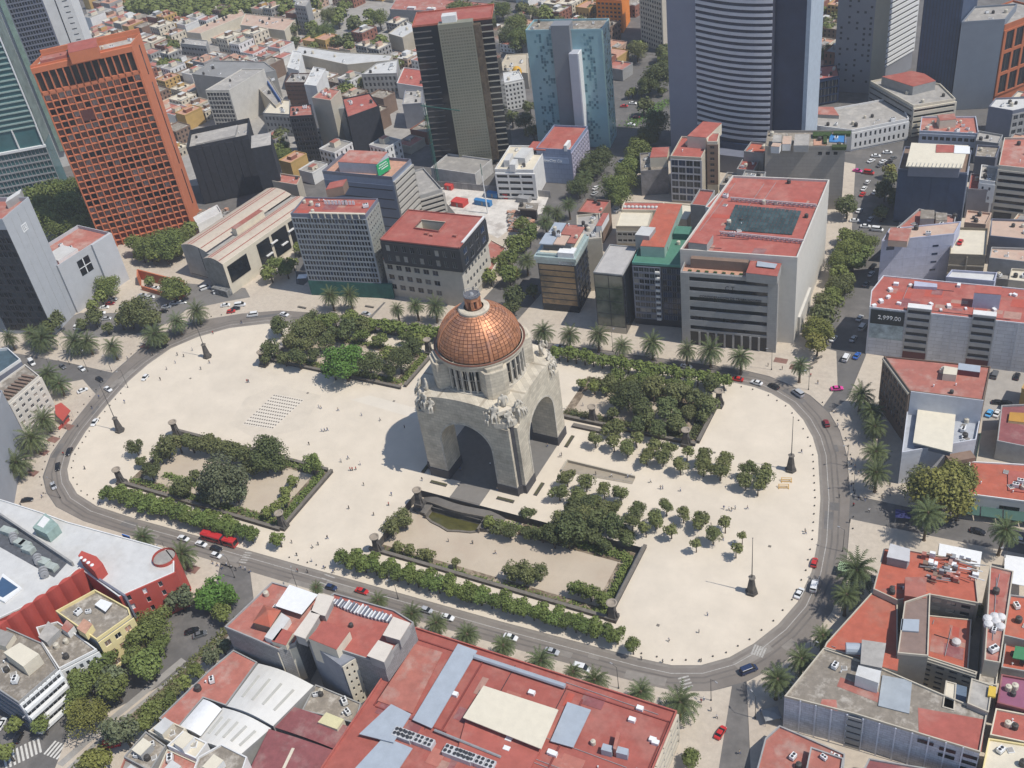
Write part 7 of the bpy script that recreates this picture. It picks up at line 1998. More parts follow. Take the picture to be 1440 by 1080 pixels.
# street front with windows
A, B = W(168, 840, H), W(245, 806, H)
uu = (B - A).normalized(); L = (B - A).length
facade(t, A, B, 0.5, H + 0.4, 6, 4, 0.5, 0.62, REDW, [G_DARK, G_MID, WPAINT], WPAINT, m=1.2, depth=0.5, skip=lambda i, j: i not in (0, 2, 4))
b = MB()
for k in range(7):
	f = k / 6; a = math.radians(-70 + 150 * f)
rc = W(232, 786, H)
MB().cyl(rc.x, rc.y, 0, H + 1.3, 3.6, 3.6, 20, cap=False).build('round_corner', REDW, t)
MB().cyl(rc.x, rc.y, H + 0.3, H + 0.5, 3.4, 3.4, 20).build('corner_roof', GREYROOF, t)
p, q = W(132, 803, H + 4), W(176, 838, H + 1); uu = (q - p).normalized()
MB().ubox(p, uu, 0, (q - p).length, -0.3, 0.3, 6, H + 1.2).build('grey_flank', SLATE, t)
p, q = W(100, 735, H), W(205, 765, H)
b = MB(); uu = (q - p).normalized()
for i in range(12):
	b.ubox(p, uu, (q - p).length * i / 12, (q - p).length * (i + 0.7) / 12, -1.6, -1.0 + 0.5 * (i % 2), 1.0, 4.0)
b.build('red_entrance_canopy', REDW, t, kind='stuff')
bs = W(176, 753, 7); MB().box(bs.x - 1.6, bs.x + 1.6, bs.y, bs.y + 0.3, 4, 7).build('blue_sign', mat('sign_blue_bright', (0.05, 0.18, 0.55), 0.6), t)
# --- houses along the side street, lower left -----------------------------------
t, P = blk('corner_house', 'small house with pale yellow street front next to the red hall', [(80, 862), (137, 902), (185, 868), (182, 858), (135, 832)], 14, mat('grey_side', (0.25, 0.26, 0.28), 0.9), DIRTROOF, par=1.0, parm=YELLOW)
A, B = W(137, 902, 14), W(185, 868, 14)
facade(t, A, B, 1, 13.5, 3, 3, 0.55, 0.5, YELLOW, [BROWN, G_DARK, TERR], WHITE, m=0.6, depth=0.4)
clutter(t, P, 14, 3, 101)
room(t, [W(*p, 16.5) for p in ((108, 884), (120, 892), (130, 878), (118, 870))], 14, 16.5, YELLOW, TERR)
quad_on(t, 'roof_frame', ((133, 850), (148, 860), (158, 848), (142, 842)), 15.5, WPAINT, th=0.2)
t, P = blk('low_house', 'flat brown roofed house with a curved grey vault between two street houses', [(84, 942), (137, 915), (106, 892), (82, 876), (52, 884), (60, 905)], 12, GREYW, DIRTROOF, par=0.7, parm=WHITE)
A, B = W(84, 942, 12), W(137, 915, 12)
facade(t, A, B, 1, 11.5, 5, 3, 0.5, 0.5, WHITE, [G_DARK, G_MID], STEEL, m=0.5)
clutter(t, P, 12, 4, 102)
p = W(70, 886, 13.5); room(t, [W(*q_, 14) for q_ in ((54, 896), (66, 904), (84, 886), (68, 874))], 12, 14, GREYW, GREYROOF)
room(t, [W(*q_, 14.5) for q_ in ((86, 884), (95, 890), (104, 880), (94, 872))], 12, 14.5, WHITE, REDROOF2)
t, P = blk('balcony_house', 'white fronted block with three long balcony strips and a cream rooftop shed', [(-30, 952), (27, 990), (82, 942), (60, 906), (10, 884), (-40, 900)], 14, GREYW, DIRTROOF, par=0.7)
A, B = W(27, 990, 14), W(82, 942, 14); uu = (B - A).normalized(); L = (B - A).length
bands(t, A, B, 0.5, 13.8, 4, 0.55, WPAINT, G_MID, depth=0.4, m=0.3, posts=9)
for j in range(4):
	MB().ubox(A, uu, 0.2, L - 0.2, 0.4, 1.6, 0.9 + j * 3.3, 1.9 + j * 3.3).build('balcony', WPAINT, t)
room(t, [W(*p, 18) for p in ((5, 918), (33, 938), (55, 920), (28, 904))], 14, 18, CREAM, mat('cream_sheet_roof', (0, 0, 0)), 'roof_room')
room(t, [W(*p, 16) for p in ((-10, 905), (8, 910), (20, 892), (0, 885))], 14, 16, CREAM, GREYROOF)
clutter(t, P, 14, 7, 103)
bands(t, W(-30, 952, 14), A, 0.5, 13.5, 4, 0.4, SLATE, G_TEAL, depth=0.3, m=0.3)
# --- west side: dark blocks and white hotel ----------------------------------------
H = 16.0
t, P = blk('white_hotel', 'white block with small square windows and a red awning near the left edge', [(-10, 563), (12, 568), (56, 530), (36, 514), (2, 538)], H, mat('white_hotel_wall', (0.58, 0.54, 0.47), 0.9, 0.08, 0.4), DIRTROOF, par=0.7)
A, B = W(12, 568, H), W(56, 530, H); u = (B - A).normalized(); n_ = Vector((-u.y, u.x)); L = (B - A).length
facade(t, A, B, 1.2, H - 0.3, 5, 5, 0.52, 0.5, mat('white_hotel_wall', (0, 0, 0)), [mat('beige_blind', (0.36, 0.30, 0.24), 0.6), G_MID], WHITE, m=0.4, depth=0.4)
facade(t, B, B + n_ * 9, 1.2, H - 0.3, 3, 5, 0.3, 0.5, mat('white_hotel_wall', (0, 0, 0)), [G_DARK], WHITE, m=0.3, depth=0.3, ext=False)
b = MB()
for i in range(9):
	b.ubox(A, u, L * i / 9, L * i / 9 + 0.9, -7.5, -1.5, H + 0.2, H + 0.9)
b.build('roof_louvre', BROWN, t, kind='stuff')
ra = thing('red_awning', 'bright red pavement awning at the corner of the white hotel near two palms', 'awning', (W(87, 585).x, W(87, 585).y, 0))
q = [W(*p, 3.4) for p in ((78, 583), (88, 592), (99, 577), (86, 566), (77, 570))]
MB().prism(ccw(q), 3.1, 3.4, bottom=True).build('awning_sheet', REDW, ra)
for p in q[:4]: MB().cyl(p.x, p.y, 0, 3.1, 0.06, 0.06, 5).build('post', STEEL, ra)
q0, q1 = W(82, 602, 1), W(97, 588, 1)
MB().ubox(q0, (q1 - q0).normalized(), 0, (q1 - q0).length, -0.1, 0.1, 0, 1.3).build('side_screen', REDW, ra)
A, B = W(25, 614), W(-60, 560)
t, P = building('plain_block', 'blank grey blue side wall cut by the left edge below the white hotel', [W(-110, 600, 22), W(-4, 660, 22) + Vector((0, -6)), W(4, 552, 22), W(-60, 530, 22)], 22, mat('blank_grey_wall', (0.29, 0.305, 0.33), 0.85, 0.06, 0.2), GREYROOF)
t, P = blk('dark_roof_block', 'low block with dark green machinery roof and white rails at the left edge', [(-60, 560), (2, 527), (30, 508), (12, 492), (-60, 500)], 13, SLATE, mat('dark_blue_roof', (0.07, 0.11, 0.13), 0.6, 0.3, 0.3), par=1.2, parm=WHITE)
clutter(t, P, 13, 5, 111)
# --- far mid-size buildings, top left and top centre ----------------------------------
FB = [
	('grey_hall', 'broad grey curved roof hall with a dark red rooftop tank', [(270, 105), (330, 112), (388, 100), (372, 88), (300, 86)], 17, GREYW, mat('felt_grey_roof', (0.25, 0.245, 0.235), 0.9, 0.12, 0.15), None),
	('office_block', 'grey glazed front office with a pale side wall near the blue frame', [(289, 128), (322, 128), (372, 98), (340, 98)], 23, mat('pale_cream_side', (0.55, 0.52, 0.46), 0.9), GREYROOF, (0, 7, 8, 0.85, 0.75)),
	('brown_block', 'small brown brick block with white window bars among pale houses', [(400, 117), (429, 117), (436, 104), (410, 104)], 15, mat('brown_brick', (0.13, 0.075, 0.06), 0.9), GREYROOF, (0, 5, 5, 0.6, 0.3)),
	('white_block', 'tall blank white block with a peach side behind the brown brick block', [(428, 120), (445, 122), (458, 98), (441, 95)], 26, WHITE, WHITEROOF, None),
	('white_block', 'stepped blank white block further back beside the long white roofs', [(404, 96), (420, 100), (424, 74), (412, 72)], 14, WHITE, WHITEROOF, None),
	('long_shed', 'very long white shed roof in the upper left', [(414, 76), (488, 92), (548, 86), (552, 78), (480, 74), (420, 65)], 8, BEIGE, WHITEROOF, None),
	('beige_slab', 'slim beige slab tower with a lower grey panel wing', [(438.6, 138.5), (465, 142.5), (479, 128), (458, 124)], 31, mat('warm_beige_slab', (0.47, 0.43, 0.34), 0.85, 0.05, 0.3), REDROOF2, None),
	('dark_balcony_block', 'dark block with stacked black balconies left of the beige slab', [(407, 165), (440, 163), (438, 148), (408, 150)], 26, DARK, REDROOF2, (0, 4, 9, 0.85, 0.6)),
	('dark_mesh_block', 'dark mesh covered block with red roof rooms right of the beige slab', [(489, 166), (533, 150), (520, 132), (482, 140)], 24, NETTING, REDROOF, None),
	('windowed_block', 'grey block with two rows of arched windows and a patched roof', [(508.5, 105.5), (558, 104), (560, 84), (530, 90)], 12.6, GREYW, WHITEROOF, (0, 8, 3, 0.5, 0.6)),
	('gable_shed', 'white roofed gable shed near the top centre', [(546, 48), (566, 54), (590, 40), (572, 30)], 10, BEIGE, WHITEROOF, None),
	('plain_block', 'plain grey party wall block between the mesh block and the olive tower', [(566, 148), (593, 146), (594, 128), (570, 128)], 14, mat('grey_party_wall', (0.28, 0.285, 0.31), 0.9), GREYROOF, None),
	('red_roof_block', 'low block with red and white gabled roofs beside the olive tower', [(558, 118), (598, 124), (600, 100), (568, 96)], 9, WHITE, REDROOF, None),
	('long_red_roof', 'very long red roof at the top edge behind the olive tower', [(548, 14), (690, 20), (700, 6), (560, -6)], 8, GREYW, REDROOF2, None),
	('white_hotel', 'white hotel with rows of square windows between the olive and turquoise towers', [(697, 120), (736, 112), (730, 100), (695, 106)], 17, WHITE, WHITEROOF, (0, 7, 6, 0.45, 0.55)),
	('plaza_roof', 'wide beige roof terrace with a small golden dome', [(700, 100), (742, 104), (742, 76), (712, 78)], 9, BEIGE, mat('sandy_roof', (0.50, 0.43, 0.32), 0.9, 0.1, 0.3), None),
	('orange_block', 'vivid orange balcony block at the top edge', [(838, 0), (874, 2), (884, -14), (846, -16)], 20, mat('vivid_orange', (0.72, 0.22, 0.03), 0.8), REDROOF, (0, 6, 7, 0.6, 0.5)),
	('beige_office_slab', 'beige office slab with fine windows at the top edge beside the curved tower', [(898, -30), (930, -20), (944, -40), (915, -50)], 40, mat('pale_beige_slab', (0.50, 0.44, 0.35), 0.85), GREYROOF, (0, 9, 13, 0.6, 0.55)),
	('dark_glass_hall', 'low curved blue glass front and a red roof right of the curved tower', [(1142, 115), (1180, 108), (1176, 92), (1142, 95)], 14, G_NAVY, REDROOF, (0, 7, 3, 0.9, 0.85)),
	('blue_frame_block', 'beige block with a bright blue frame of panels on one side', [(350, 112), (388, 150), (398, 142), (368, 92)], 14, BEIGE, GREYROOF, None),
	('grey_window_block', 'grey block with rows of windows under the brown brick block', [(370, 160), (408, 162), (408, 142), (384, 140)], 13, GREYW, CREAM, (0, 7, 3, 0.5, 0.5)),
	('school_block', 'long grey roofed school block near the woods at the top left', [(254, 62), (290, 66), (292, 58), (258, 54)], 9, GREYW, GREYROOF, (0, 8, 2, 0.7, 0.4)),
	('terrace_row', 'long row of joined roofs with red and white stripes at the top left', [(282, 48), (345, 22), (340, 14), (262, 46)], 7, CREAM, PINKROOF, None),
	('courtyard_school', 'pale school with a striped roof at the top left', [(338, 36), (400, 44), (416, 28), (345, 20)], 10, CREAM, PINKROOF, None),
	('window_tower_block', 'small grey windowed tower block at the top beside the woods', [(414, 8), (430, 10), (436, 0), (418, -2)], 20, GREYW, GREYROOF, (0, 4, 6, 0.6, 0.5)),
]
for k, (nm, lab, px, h, wm, rm, fc) in enumerate(FB):
	t, P = blk(nm, lab, px, h, wm, rm, par=0.6)
	if fc:
		facade(t, W(*px[0], h), W(*px[1], h), 1.0, h - 0.6, fc[1], fc[2], fc[3], fc[4], wm, [G_DARK, G_MID], STEEL, m=0.5, depth=0.3, single=False, name='windows')
	clutter(t, P, h, 5 + k % 4, 120 + k)
	if nm == 'beige_slab':
		q = ccw([W(*p, 20) for p in ((467, 164), (486, 162), (498, 150), (476, 150))]); MB().prism(q, 0, 24).build('grey_wing', mat('grey_wing_panel', (0.27, 0.27, 0.25), 0.8), t)
	if nm == 'blue_frame_block':
		A, B = W(366, 90, 15), W(400, 140, 15); uu = (B - A).normalized(); L = (B - A).length
		for j in range(6):
			for i in range(4):
				MB().ubox(A, uu, L * i / 4, L * i / 4 + L / 4.6, 3, 3.3, 2 + j * 2.2, 3.8 + j * 2.2).build('blue_panel', mat('panel_blue', (0.06, 0.20, 0.45), 0.6), t)
		MB().ubox(A, uu, -1, L + 1, 2.4, 2.9, 1, 16).build('blue_frame', mat('frame_blue', (0.04, 0.10, 0.28), 0.7), t)
	if nm == 'plaza_roof':
		p = W(727, 103, 9); MB().lathe([(3.0, 9), (3.0, 10), (2.6, 11.6), (1.6, 12.8), (0, 13.3)], 14, 0, p.x, p.y).build('golden_dome', mat('gold_paint', (0.60, 0.33, 0.03), 0.5), t, smooth=True)
	if nm == 'long_red_roof':
		for i in range(4):
			q = lerp2(P[0], P[1], 0.2 + 0.2 * i); MB().box(q.x - 3, q.x + 3, q.y + 2, q.y + 5, 8, 9.5).build('roof_ridge', WHITE, t)
# --- dusty work site between the grid hotel and the avenue -----------------------------
sheet('worksite_ground', [tuple(W(*p)) for p in ((608, 262), (690, 262), (772, 276), (762, 300), (738, 308), (700, 335), (668, 318), (640, 300))], 0.01, YARD)
ws = thing('hoarding', 'long grey board fence round the pale work site', 'fence', (W(700, 268).x, W(700, 268).y, 0))
p, q = W(606, 262), W(778, 278)
uu = (q - p).normalized(); L = (q - p).length
pn = MB().box(0, 2.9, -0.1, 0.1, 0, 3.4).mesh('board', mat('grey_board', (0.30, 0.29, 0.28), 0.9, 0.15, 0.4, rnd=0.15))
for i in range(int(L / 3)):
	r = p + uu * (3 * i); inst('board', pn, ws, Matrix.Translation((r.x, r.y, 0)) @ Matrix.Rotation(math.atan2(uu.y, uu.x), 4, 'Z'))
for k, (x, y, m_, lab, sz) in enumerate(((694, 277, mat('container_blue', (0.05, 0.20, 0.42), 0.6), 'blue site cabin left of a red one in the work site', (6, 2.4)), (709, 278, mat('container_red', (0.52, 0.06, 0.05), 0.6), 'red site cabin right of the blue cabin in the work site', (5, 2.4)),
 (680, 288, mat('container_blue', (0, 0, 0)), 'long low blue container in the middle of the work site', (9, 2.4)), (647, 288, mat('container_red', (0, 0, 0)), 'wide red tent roof in the work site', (7, 5)),
 (632, 266, mat('container_red', (0, 0, 0)), 'small red cabin by the fence corner of the work site', (4, 2.4)), (738, 283, STEEL, 'grey crawler machine heap in the work site', (6, 4)))):
	p = W(x, y); t = thing('site_cabin', lab, 'cabin', (p.x, p.y, 0), math.radians(-5))
	place(MB().box(-sz[0] / 2, sz[0] / 2, -sz[1] / 2, sz[1] / 2, 0.1, 2.6).build('cabin_body', m_), t)
	place(MB().add([(-sz[0] / 2 - .1, -sz[1] / 2 - .1, 2.6), (sz[0] / 2 + .1, -sz[1] / 2 - .1, 2.6), (sz[0] / 2 + .1, sz[1] / 2 + .1, 2.6), (-sz[0] / 2 - .1, sz[1] / 2 + .1, 2.6), (-sz[0] / 2, 0, 3.0), (sz[0] / 2, 0, 3.0)],
 [(0, 1, 5, 4), (2, 3, 4, 5), (1, 2, 5), (3, 0, 4)]).build('cabin_roof', m_), t)
	place(MB().box(-0.5, 0.5, -sz[1] / 2 - 0.05, -sz[1] / 2, 0.2, 2.2).build('door', GREYW), t)
p = W(740, 298); t = thing('site_shed', 'open dark shed with a rubble covered roof in the work site', 'shed', (p.x, p.y, 0))
q = ccw([W(*z, 6) for z in ((728, 293), (755, 295), (757, 286), (731, 284))]); MB().prism(q, 5.2, 6, bottom=True).build('shed_roof', DIRTROOF, t); MB().prism(inset(q, 0.8), 0, 5.2).build('shed_wall', DARK, t)
clutter(t, q, 6, 5, 141)
p = W(617, 262)
t = thing('hoist_mast', 'thin green lattice hoist mast standing beside the olive tower', 'mast', (p.x, p.y, 0))
gm = mat('mast_green', (0.03, 0.13, 0.10), 0.7)
for dx, dy in ((-0.6, -0.6), (0.6, -0.6), (0.6, 0.6), (-0.6, 0.6)):
	MB().cyl(p.x + dx, p.y + dy, 0, 44, 0.14, 0.14, 4).build('mast_post', gm, t)
b = MB()
for i in range(22):
	b.tube((p.x - .6, p.y - .6, 2 * i), (p.x + .6, p.y - .6, 2 * i + 2), 0.07, 3); b.tube((p.x + .6, p.y - .6, 2 * i), (p.x + .6, p.y + .6, 2 * i + 2), 0.07, 3)
b.build('mast_lattice', gm, t, kind='stuff')
MB().tube((p.x - 2, p.y, 43), (p.x + 22, p.y - 4, 44), 0.25, 4).build('jib', gm, t)
p = W(686, 300)
t = thing('lamp_mast', 'tall pale mast with a dark top in the middle of the work site', 'mast', (p.x, p.y, 0))
MB().cyl(p.x, p.y, 0, 20, 0.35, 0.2, 8).build('pole', WPAINT, t); MB().cyl(p.x, p.y, 20, 26, 0.2, 0.15, 6).build('pole_top', gm, t)
# rubble heaps
b = MB(); r_ = random.Random(8)
for k in range(420):
	if k < 300: p = W(r_.uniform(716, 748), r_.uniform(300, 325))
	else: p = W(r_.uniform(266, 320), r_.uniform(296, 312))
	s = r_.uniform(0.3, 1.3); b.box(p.x - s, p.x + s, p.y - s * r_.uniform(.3, 1), p.y + s, 0, r_.uniform(.3, 1.5), k % 3)
b.build('rubble', [DIRTROOF, TERR, GREYW], None, kind='stuff', label='heaps of rubble and timber at the edge of the work site', cat='rubble')
# ================================================================ PLANTS
LMK = [('the monument', 690, 640), ('the grid hotel', 490, 415), ('the stone office', 600, 430), ('the brown glass block', 795, 455), ('the mirror block', 858, 470), ('the conference building', 1020, 495),
 ('the logo slab', 90, 450), ('the orange tower', 205, 330), ('the curved roof hall', 330, 400), ('the white hotel', 70, 585), ('the red and white arena', 150, 760), ('the apartment houses', 440, 850),
 ('the department store', 760, 950), ('the courtyard block', 1190, 880), ('the corner block', 1265, 610), ('the market hall', 1390, 730), ('the striped apartments', 1290, 505), ('the turquoise tower', 830, 215),
 ('the olive tower', 660, 235), ('the blue office', 785, 262), ('the netted building', 300, 270), ('the car park', 230, 430), ('the framed office', 965, 285), ('the pool block', 1130, 280), ('the wrapped building', 1310, 315),
 ('the dry fountain', 385, 578), ('the near right flagpole', 1057, 833), ('the far right flagpole', 1112, 660), ('the garden pool', 640, 745), ('the museum ramp', 845, 665), ('the balcony house', 60, 1010), ('the white warehouses', 340, 1040)]
def where(x, y, z=0.0):
	px, py = proj(x, y, z)
	best = min(LMK, key=lambda l: (l[1] - px) ** 2 + (l[2] - py) ** 2)
	dx, dy = px - best[1], py - best[2]
	w_ = ('right of ' if dx > 0 else 'left of ') if abs(dx) > abs(dy) * 1.2 else ('below ' if dy > 0 else 'above ')
	return w_ + best[0]
PEND = []          # (object, label stem, px) : repeats whose label is completed once all are known
def pend(o, stem):
	p = o.location; PEND.append((o, stem, proj(p.x, p.y, 0)))
	return o
def crown(seed, lobes, n, leaf, flat=1.0, core=0.62):
	"""crown of many small leaf clumps spread over several lobes round a loose inner mass; unit radius"""
	r = random.Random(seed); b = MB()
	L = []
	for k in range(lobes):
		a = r.uniform(0, math.tau); e = r.uniform(-0.35, 1.0)
		d = r.uniform(0.25, 0.66); rr = r.uniform(0.30, 0.50)
		L.append((d * math.cos(a) * math.cos(e), d * math.sin(a) * math.cos(e), d * math.sin(e) * flat, rr))
	L.append((0, 0, 0, core))
	for i in range(n):
		cx, cy, cz, rr = L[i % len(L)]
		v = Vector((r.gauss(0, 1), r.gauss(0, 1), r.gauss(0.25, 1))).normalized()
		q = rr * r.uniform(0.72, 1.12)
		p = Vector((cx + v.x * q, cy + v.y * q, cz + v.z * q * flat))
		nn = (v + Vector((r.gauss(0, .45), r.gauss(0, .45), r.gauss(0.2, .45)))).normalized()
		t = nn.orthogonal().normalized(); w = nn.cross(t); a = r.uniform(0, math.tau)
		t, w = t * math.cos(a) + w * math.sin(a), w * math.cos(a) - t * math.sin(a)
		s = leaf * r.uniform(0.6, 1.3)
		b.add([tuple(p + t * s), tuple(p + w * s * .8), tuple(p - t * s * r.uniform(.6, 1)), tuple(p - w * s * .8)], [(0, 1, 2, 3)])
	return b
LEAFC = {'round': (0.135, 0.150, 0.050), 'dark': (0.095, 0.112, 0.040), 'green': (0.140, 0.170, 0.045), 'lime': (0.095, 0.190, 0.035), 'olive': (0.130, 0.140, 0.050), 'grey': (0.135, 0.155, 0.080), 'yellow': (0.19, 0.19, 0.045), 'clipped': (0.120, 0.160, 0.040)}
LM_ = {k: leafmat('leaves_' + k, v) for k, v in LEAFC.items()}
BARK = mat('bark', (0.10, 0.08, 0.06), 0.9, 0.3, 2.0)
CR = [crown(1, 9, 1500, 0.085), crown(2, 11, 1500, 0.085), crown(3, 6, 1100, 0.095, 0.85), crown(4, 13, 1700, 0.08, 1.1), crown(5, 7, 1400, 0.09, 0.75, 0.75)]
CR.append(crown(21, 16, 4600, 0.05))
CRM = {}
TRK = {}
def trunk_mesh(h, r):
	"""tapered trunk with forking limbs, for a crown of radius 1 centred at height h (in crown radii)"""
	k = round(h, 1)
	if k not in TRK:
		b = MB(); q = random.Random(int(k * 10))
		b.tube((0, 0, 0), (0.02, 0.02, h * 0.62), 0.085, 7, 0, 0.055)
		for i in range(5):
			a = math.tau * i / 5 + q.random(); e = (0.45 * math.cos(a), 0.45 * math.sin(a), h + q.uniform(-.1, .3))
			b.tube((0.02, 0.02, h * 0.55), e, 0.045, 5, 0, 0.015)
		TRK[k] = b.mesh('trunk', BARK)
	return TRK[k]
TDESC = {'round': 'round headed tree', 'dark': 'dark green tree', 'green': 'mid green tree', 'lime': 'bright green tree', 'olive': 'olive green tree', 'grey': 'large grey green tree', 'yellow': 'yellow green tree', 'clipped': 'clipped row tree'}
TS = []
def tree(px, py, r, kind, hc=None, z0=0.0, row=None):
	"""crown centre pixel and crown radius in photo pixels; built once all are known"""
	TS.append((px, py, r, kind, hc, z0, row))
def tree_dims(px, py, r, kind, hc, z0):
	hc0 = 5.0 if hc is None else hc
	g = W(px, py, hc0 + z0)
	rm = r * (Vector((g.x, g.y, hc0)) - CAM).length / FPX
	if hc is None: hc0 = max(3.0, rm * 1.25); g = W(px, py, hc0 + z0)
	return g, rm, hc0
def plant(px, py, r, kind, hc, z0, row):
	g, rm, hc0 = tree_dims(px, py, r, kind, hc, z0)
	t = thing('tree', None, 'tree', (g.x, g.y, z0), RN.uniform(0, 6.28))
	v = RN.randrange(3) if kind in ('round', 'clipped') else RN.randrange(5)
	if kind == 'clipped': v = 4 if RN.random() < .6 else 2
	if rm > 5.2: v = 5
	if (v, kind) not in CRM: CRM[(v, kind)] = CR[v].mesh('crown', LM_[kind])
	s = rm * RN.uniform(1.04, 1.24)
	c = bpy.data.objects.new('crown', CRM[(v, kind)]); COL.objects.link(c); c.parent = t
	c.location = (0, 0, hc0); c.scale = (s, s * RN.uniform(.9, 1.1), s * (0.95 if kind != 'grey' else 1.15)); c['kind'] = 'stuff'
	k = bpy.data.objects.new('trunk', trunk_mesh(min(4.0, hc0 / rm), 1)); COL.objects.link(k); k.parent = t
	k.scale = (rm, rm, rm * (hc0 / rm) / min(4.0, max(0.1, round(hc0 / rm, 1))))
	size = 'small ' if rm < 2.4 else ('big ' if rm > 6.5 else '')
	t['group'] = row or 'trees around the plaza and streets'
	pend(t, f"{size}{TDESC[kind]} {where(g.x, g.y)}")
def trees(kind, s, hc=None, z0=0.0, row=None):
	for q in s.split():
		a = [float(x) for x in q.split(',')]
		tree(a[0], a[1], a[2], kind, a[3] if len(a) > 3 else hc, z0, row)
# clipped rows
for i in range(16):
	f = i / 15
	if i == 15: tree(392, 757, 11, 'clipped', 4, row='clipped trees along the ring road by the west garden')
	else: tree(149 + (352 - 149) * f * 15 / 14, 692 + (751 - 692) * f * 15 / 14, 12.5, 'clipped', 4, row='clipped trees along the ring road by the west garden')
for i in range(13):
	tree(168 + 13.5 * i, 690 + 3.9 * i, 9, 'clipped', 3.6, row='clipped trees along the ring road by the west garden')
for i in range(27):
	f = i / 26; tree(482 + (868 - 482) * f, 784 + (893 - 784) * f, 13.5, 'clipped', 4, row='clipped trees along the ring road by the sunken garden')
for i in range(14):
	f = i / 13; tree(500 + (840 - 500) * f, 779 + (876 - 779) * f, 9.5, 'clipped', 3.6, row='clipped trees along the ring road by the sunken garden')
tree(890, 907, 12, 'clipped', 4, row='clipped trees along the ring road by the sunken garden')
for i in range(20):
	f = i / 19; tree(785 + (1018 - 785) * f, 495 + (537 - 495) * f, 10.5, 'clipped', 4, row='clipped trees along the north road behind the monument')
for i in range(11):
	f = i / 10; tree(505 + (612 - 505) * f, 452 + (470 - 452) * f, 10.5, 'clipped', 4, row='clipped trees behind the far left garden')
# west garden
trees('olive', '232,628,17 250,622,15 268,622,15 286,622,16 303,628,15 322,630,15 338,640,15 352,656,13 258,684,16 224,640,12')
trees('dark', '190,628,12 211,662,14 377,636,24 372,650,16 392,652,14 272,668,8 200,648,8')
trees('grey', '312,672,32 296,690,18 330,690,18')
trees('green', '438,652,17 250,690,10 404,690,9 398,705,9 388,716,10 376,722,9 414,676,9')
# sunken garden
trees('olive', '549,740,16 568,730,14 563,770,10 578,774,9 592,779,9 606,780,10 640,792,7 720,804,15 738,806,18 758,806,14 742,812,12', z0=-G2D)
trees('dark', '742,722,13 700,742,11 716,746,13 762,750,15 787,748,17 810,735,24 828,750,18 870,748,15 884,757,14 850,766,12 800,760,15 745,748,12 775,742,12 860,735,13', z0=-G2D)
trees('dark', '812,716,20,9 838,728,18,9 802,742,20,8 860,738,17,8 778,752,16,6 826,708,14,9', z0=-G2D)
trees('olive', '826,722,16,9 790,728,14,8 850,716,14,8', z0=-G2D)
trees('green', '830,832,16 812,826,13 846,842,14 690,735,10', z0=-G2D)
# round trees right of the monument
RR = 'round headed trees in two loose rows right of the monument'
trees('round', '797,671,12.5 786,691,13 824,678,13 849,689,12 813,700,14 873,693,13 838,708,12.5 863,713,12 896,718,13 889,733,12 922,731,14 937,712,12 944,744,10 961,722,12 984,731,15 1003,752,13 1020,736,9.5 979,763,8 1044,752,6.5 1035,771,9 908,742,9', 4.2, row=RR)
trees('round', '837,617,12 862,601,16 863,622,11 882,630,13 894,616,10.5 909,641,12.5 919,625,11 932,643,13 940,630,13 966,636,9 957,654,12.5 990,643,13 989,657,12.5 1019,648,12.5 1013,663,12.5 1052,661,13 1048,676,12 1075,672,14 1066,684,9 1079,661,9', 4.2, row=RR)
# garden behind the monument
trees('dark', '882,554,22 939,577,19 860,582,9 925,604,15 897,598,14 870,566,15 905,575,15 947,590,13 1000,538,14 990,585,10')
trees('olive', '919,546,19 953,548,18 980,560,19 993,570,16 911,588,15 953,597,13 855,536,15 968,580,12')
trees('green', '836,545,10 866,529,13 885,535,13 905,532,13 925,536,12 946,538,12 966,542,12 820,538,8 852,548,10')
# far left garden
trees('dark', '379,490,15 392,456,15 419,503,16 456,482,15 519,512,19 561,505,20 577,490,16 487,461,16 374,505,9 437,446,12 548,520,13 470,468,12 400,505,10 440,498,12')
trees('olive', '424,463,20 412,480,15 510,458,14 445,460,13 430,484,14')
trees('green', '456,450,14 492,446,13 575,473,12 590,476,11 534,478,12 600,470,10 470,447,12 540,500,9 508,470,12')
tree(483, 508, 27, 'lime'); tree(468, 518, 16, 'lime'); tree(497, 500, 16, 'lime')
# street trees
trees('green', '1216,342,17 1196,338,15 1192,352,18 1180,368,18 1200,366,16 1210,355,14 1182,385,17 1172,420,17 1192,330,12')
trees('olive', '1180,404,19 1162,425,15 1158,446,18 1190,398,13')
trees('yellow', '1150,462,19 1150,482,18 1162,468,14 1140,470,12')
trees('dark', '1192,290,15 1245,265,15 1258,280,13 1250,250,10 1170,75,12 1160,40,9 1240,300,10')
tree(1252, 238, 9, 'yellow')
trees('green', '864,262,19 872,275,17 885,237,18 880,252,16 898,212,18 908,225,13 732,313,13 744,326,16 726,345,16 716,362,15 716,386,15 700,372,13 690,390,12 735,340,14')
trees('yellow', '868,270,14 898,200,13 724,384,9 892,215,12')
trees('dark', '924,172,19 912,190,15 843,224,18 830,236,15 814,262,15 724,418,17 716,432,14 905,150,12 925,105,20 912,118,14 750,410,10 738,170,14 720,165,12 750,185,13 745,150,9 930,240,8')
trees('green', '60,280,22 85,268,20 108,270,20 45,300,18 98,290,22 120,300,18 70,305,22 110,318,18 30,290,18 84,322,16 130,330,14')
trees('green', '192,343,14 207,348,17 224,344,18 241,340,18 256,332,15 265,322,12 232,356,14 250,350,12 215,360,12 200,358,10')
trees('green', '150,402,16 141,416,11 132,430,9 243,405,17 254,412,12 212,396,8')
trees('dark', '75,447,15 131,446,13 69,462,12 118,455,9 150,462,8')
trees('olive', '195,438,22 210,450,15 182,446,15 170,452,11 230,478,8 24,385,14 12,378,12')
trees('green', '390,372,14 402,378,13 380,384,12 412,370,10 420,350,10')
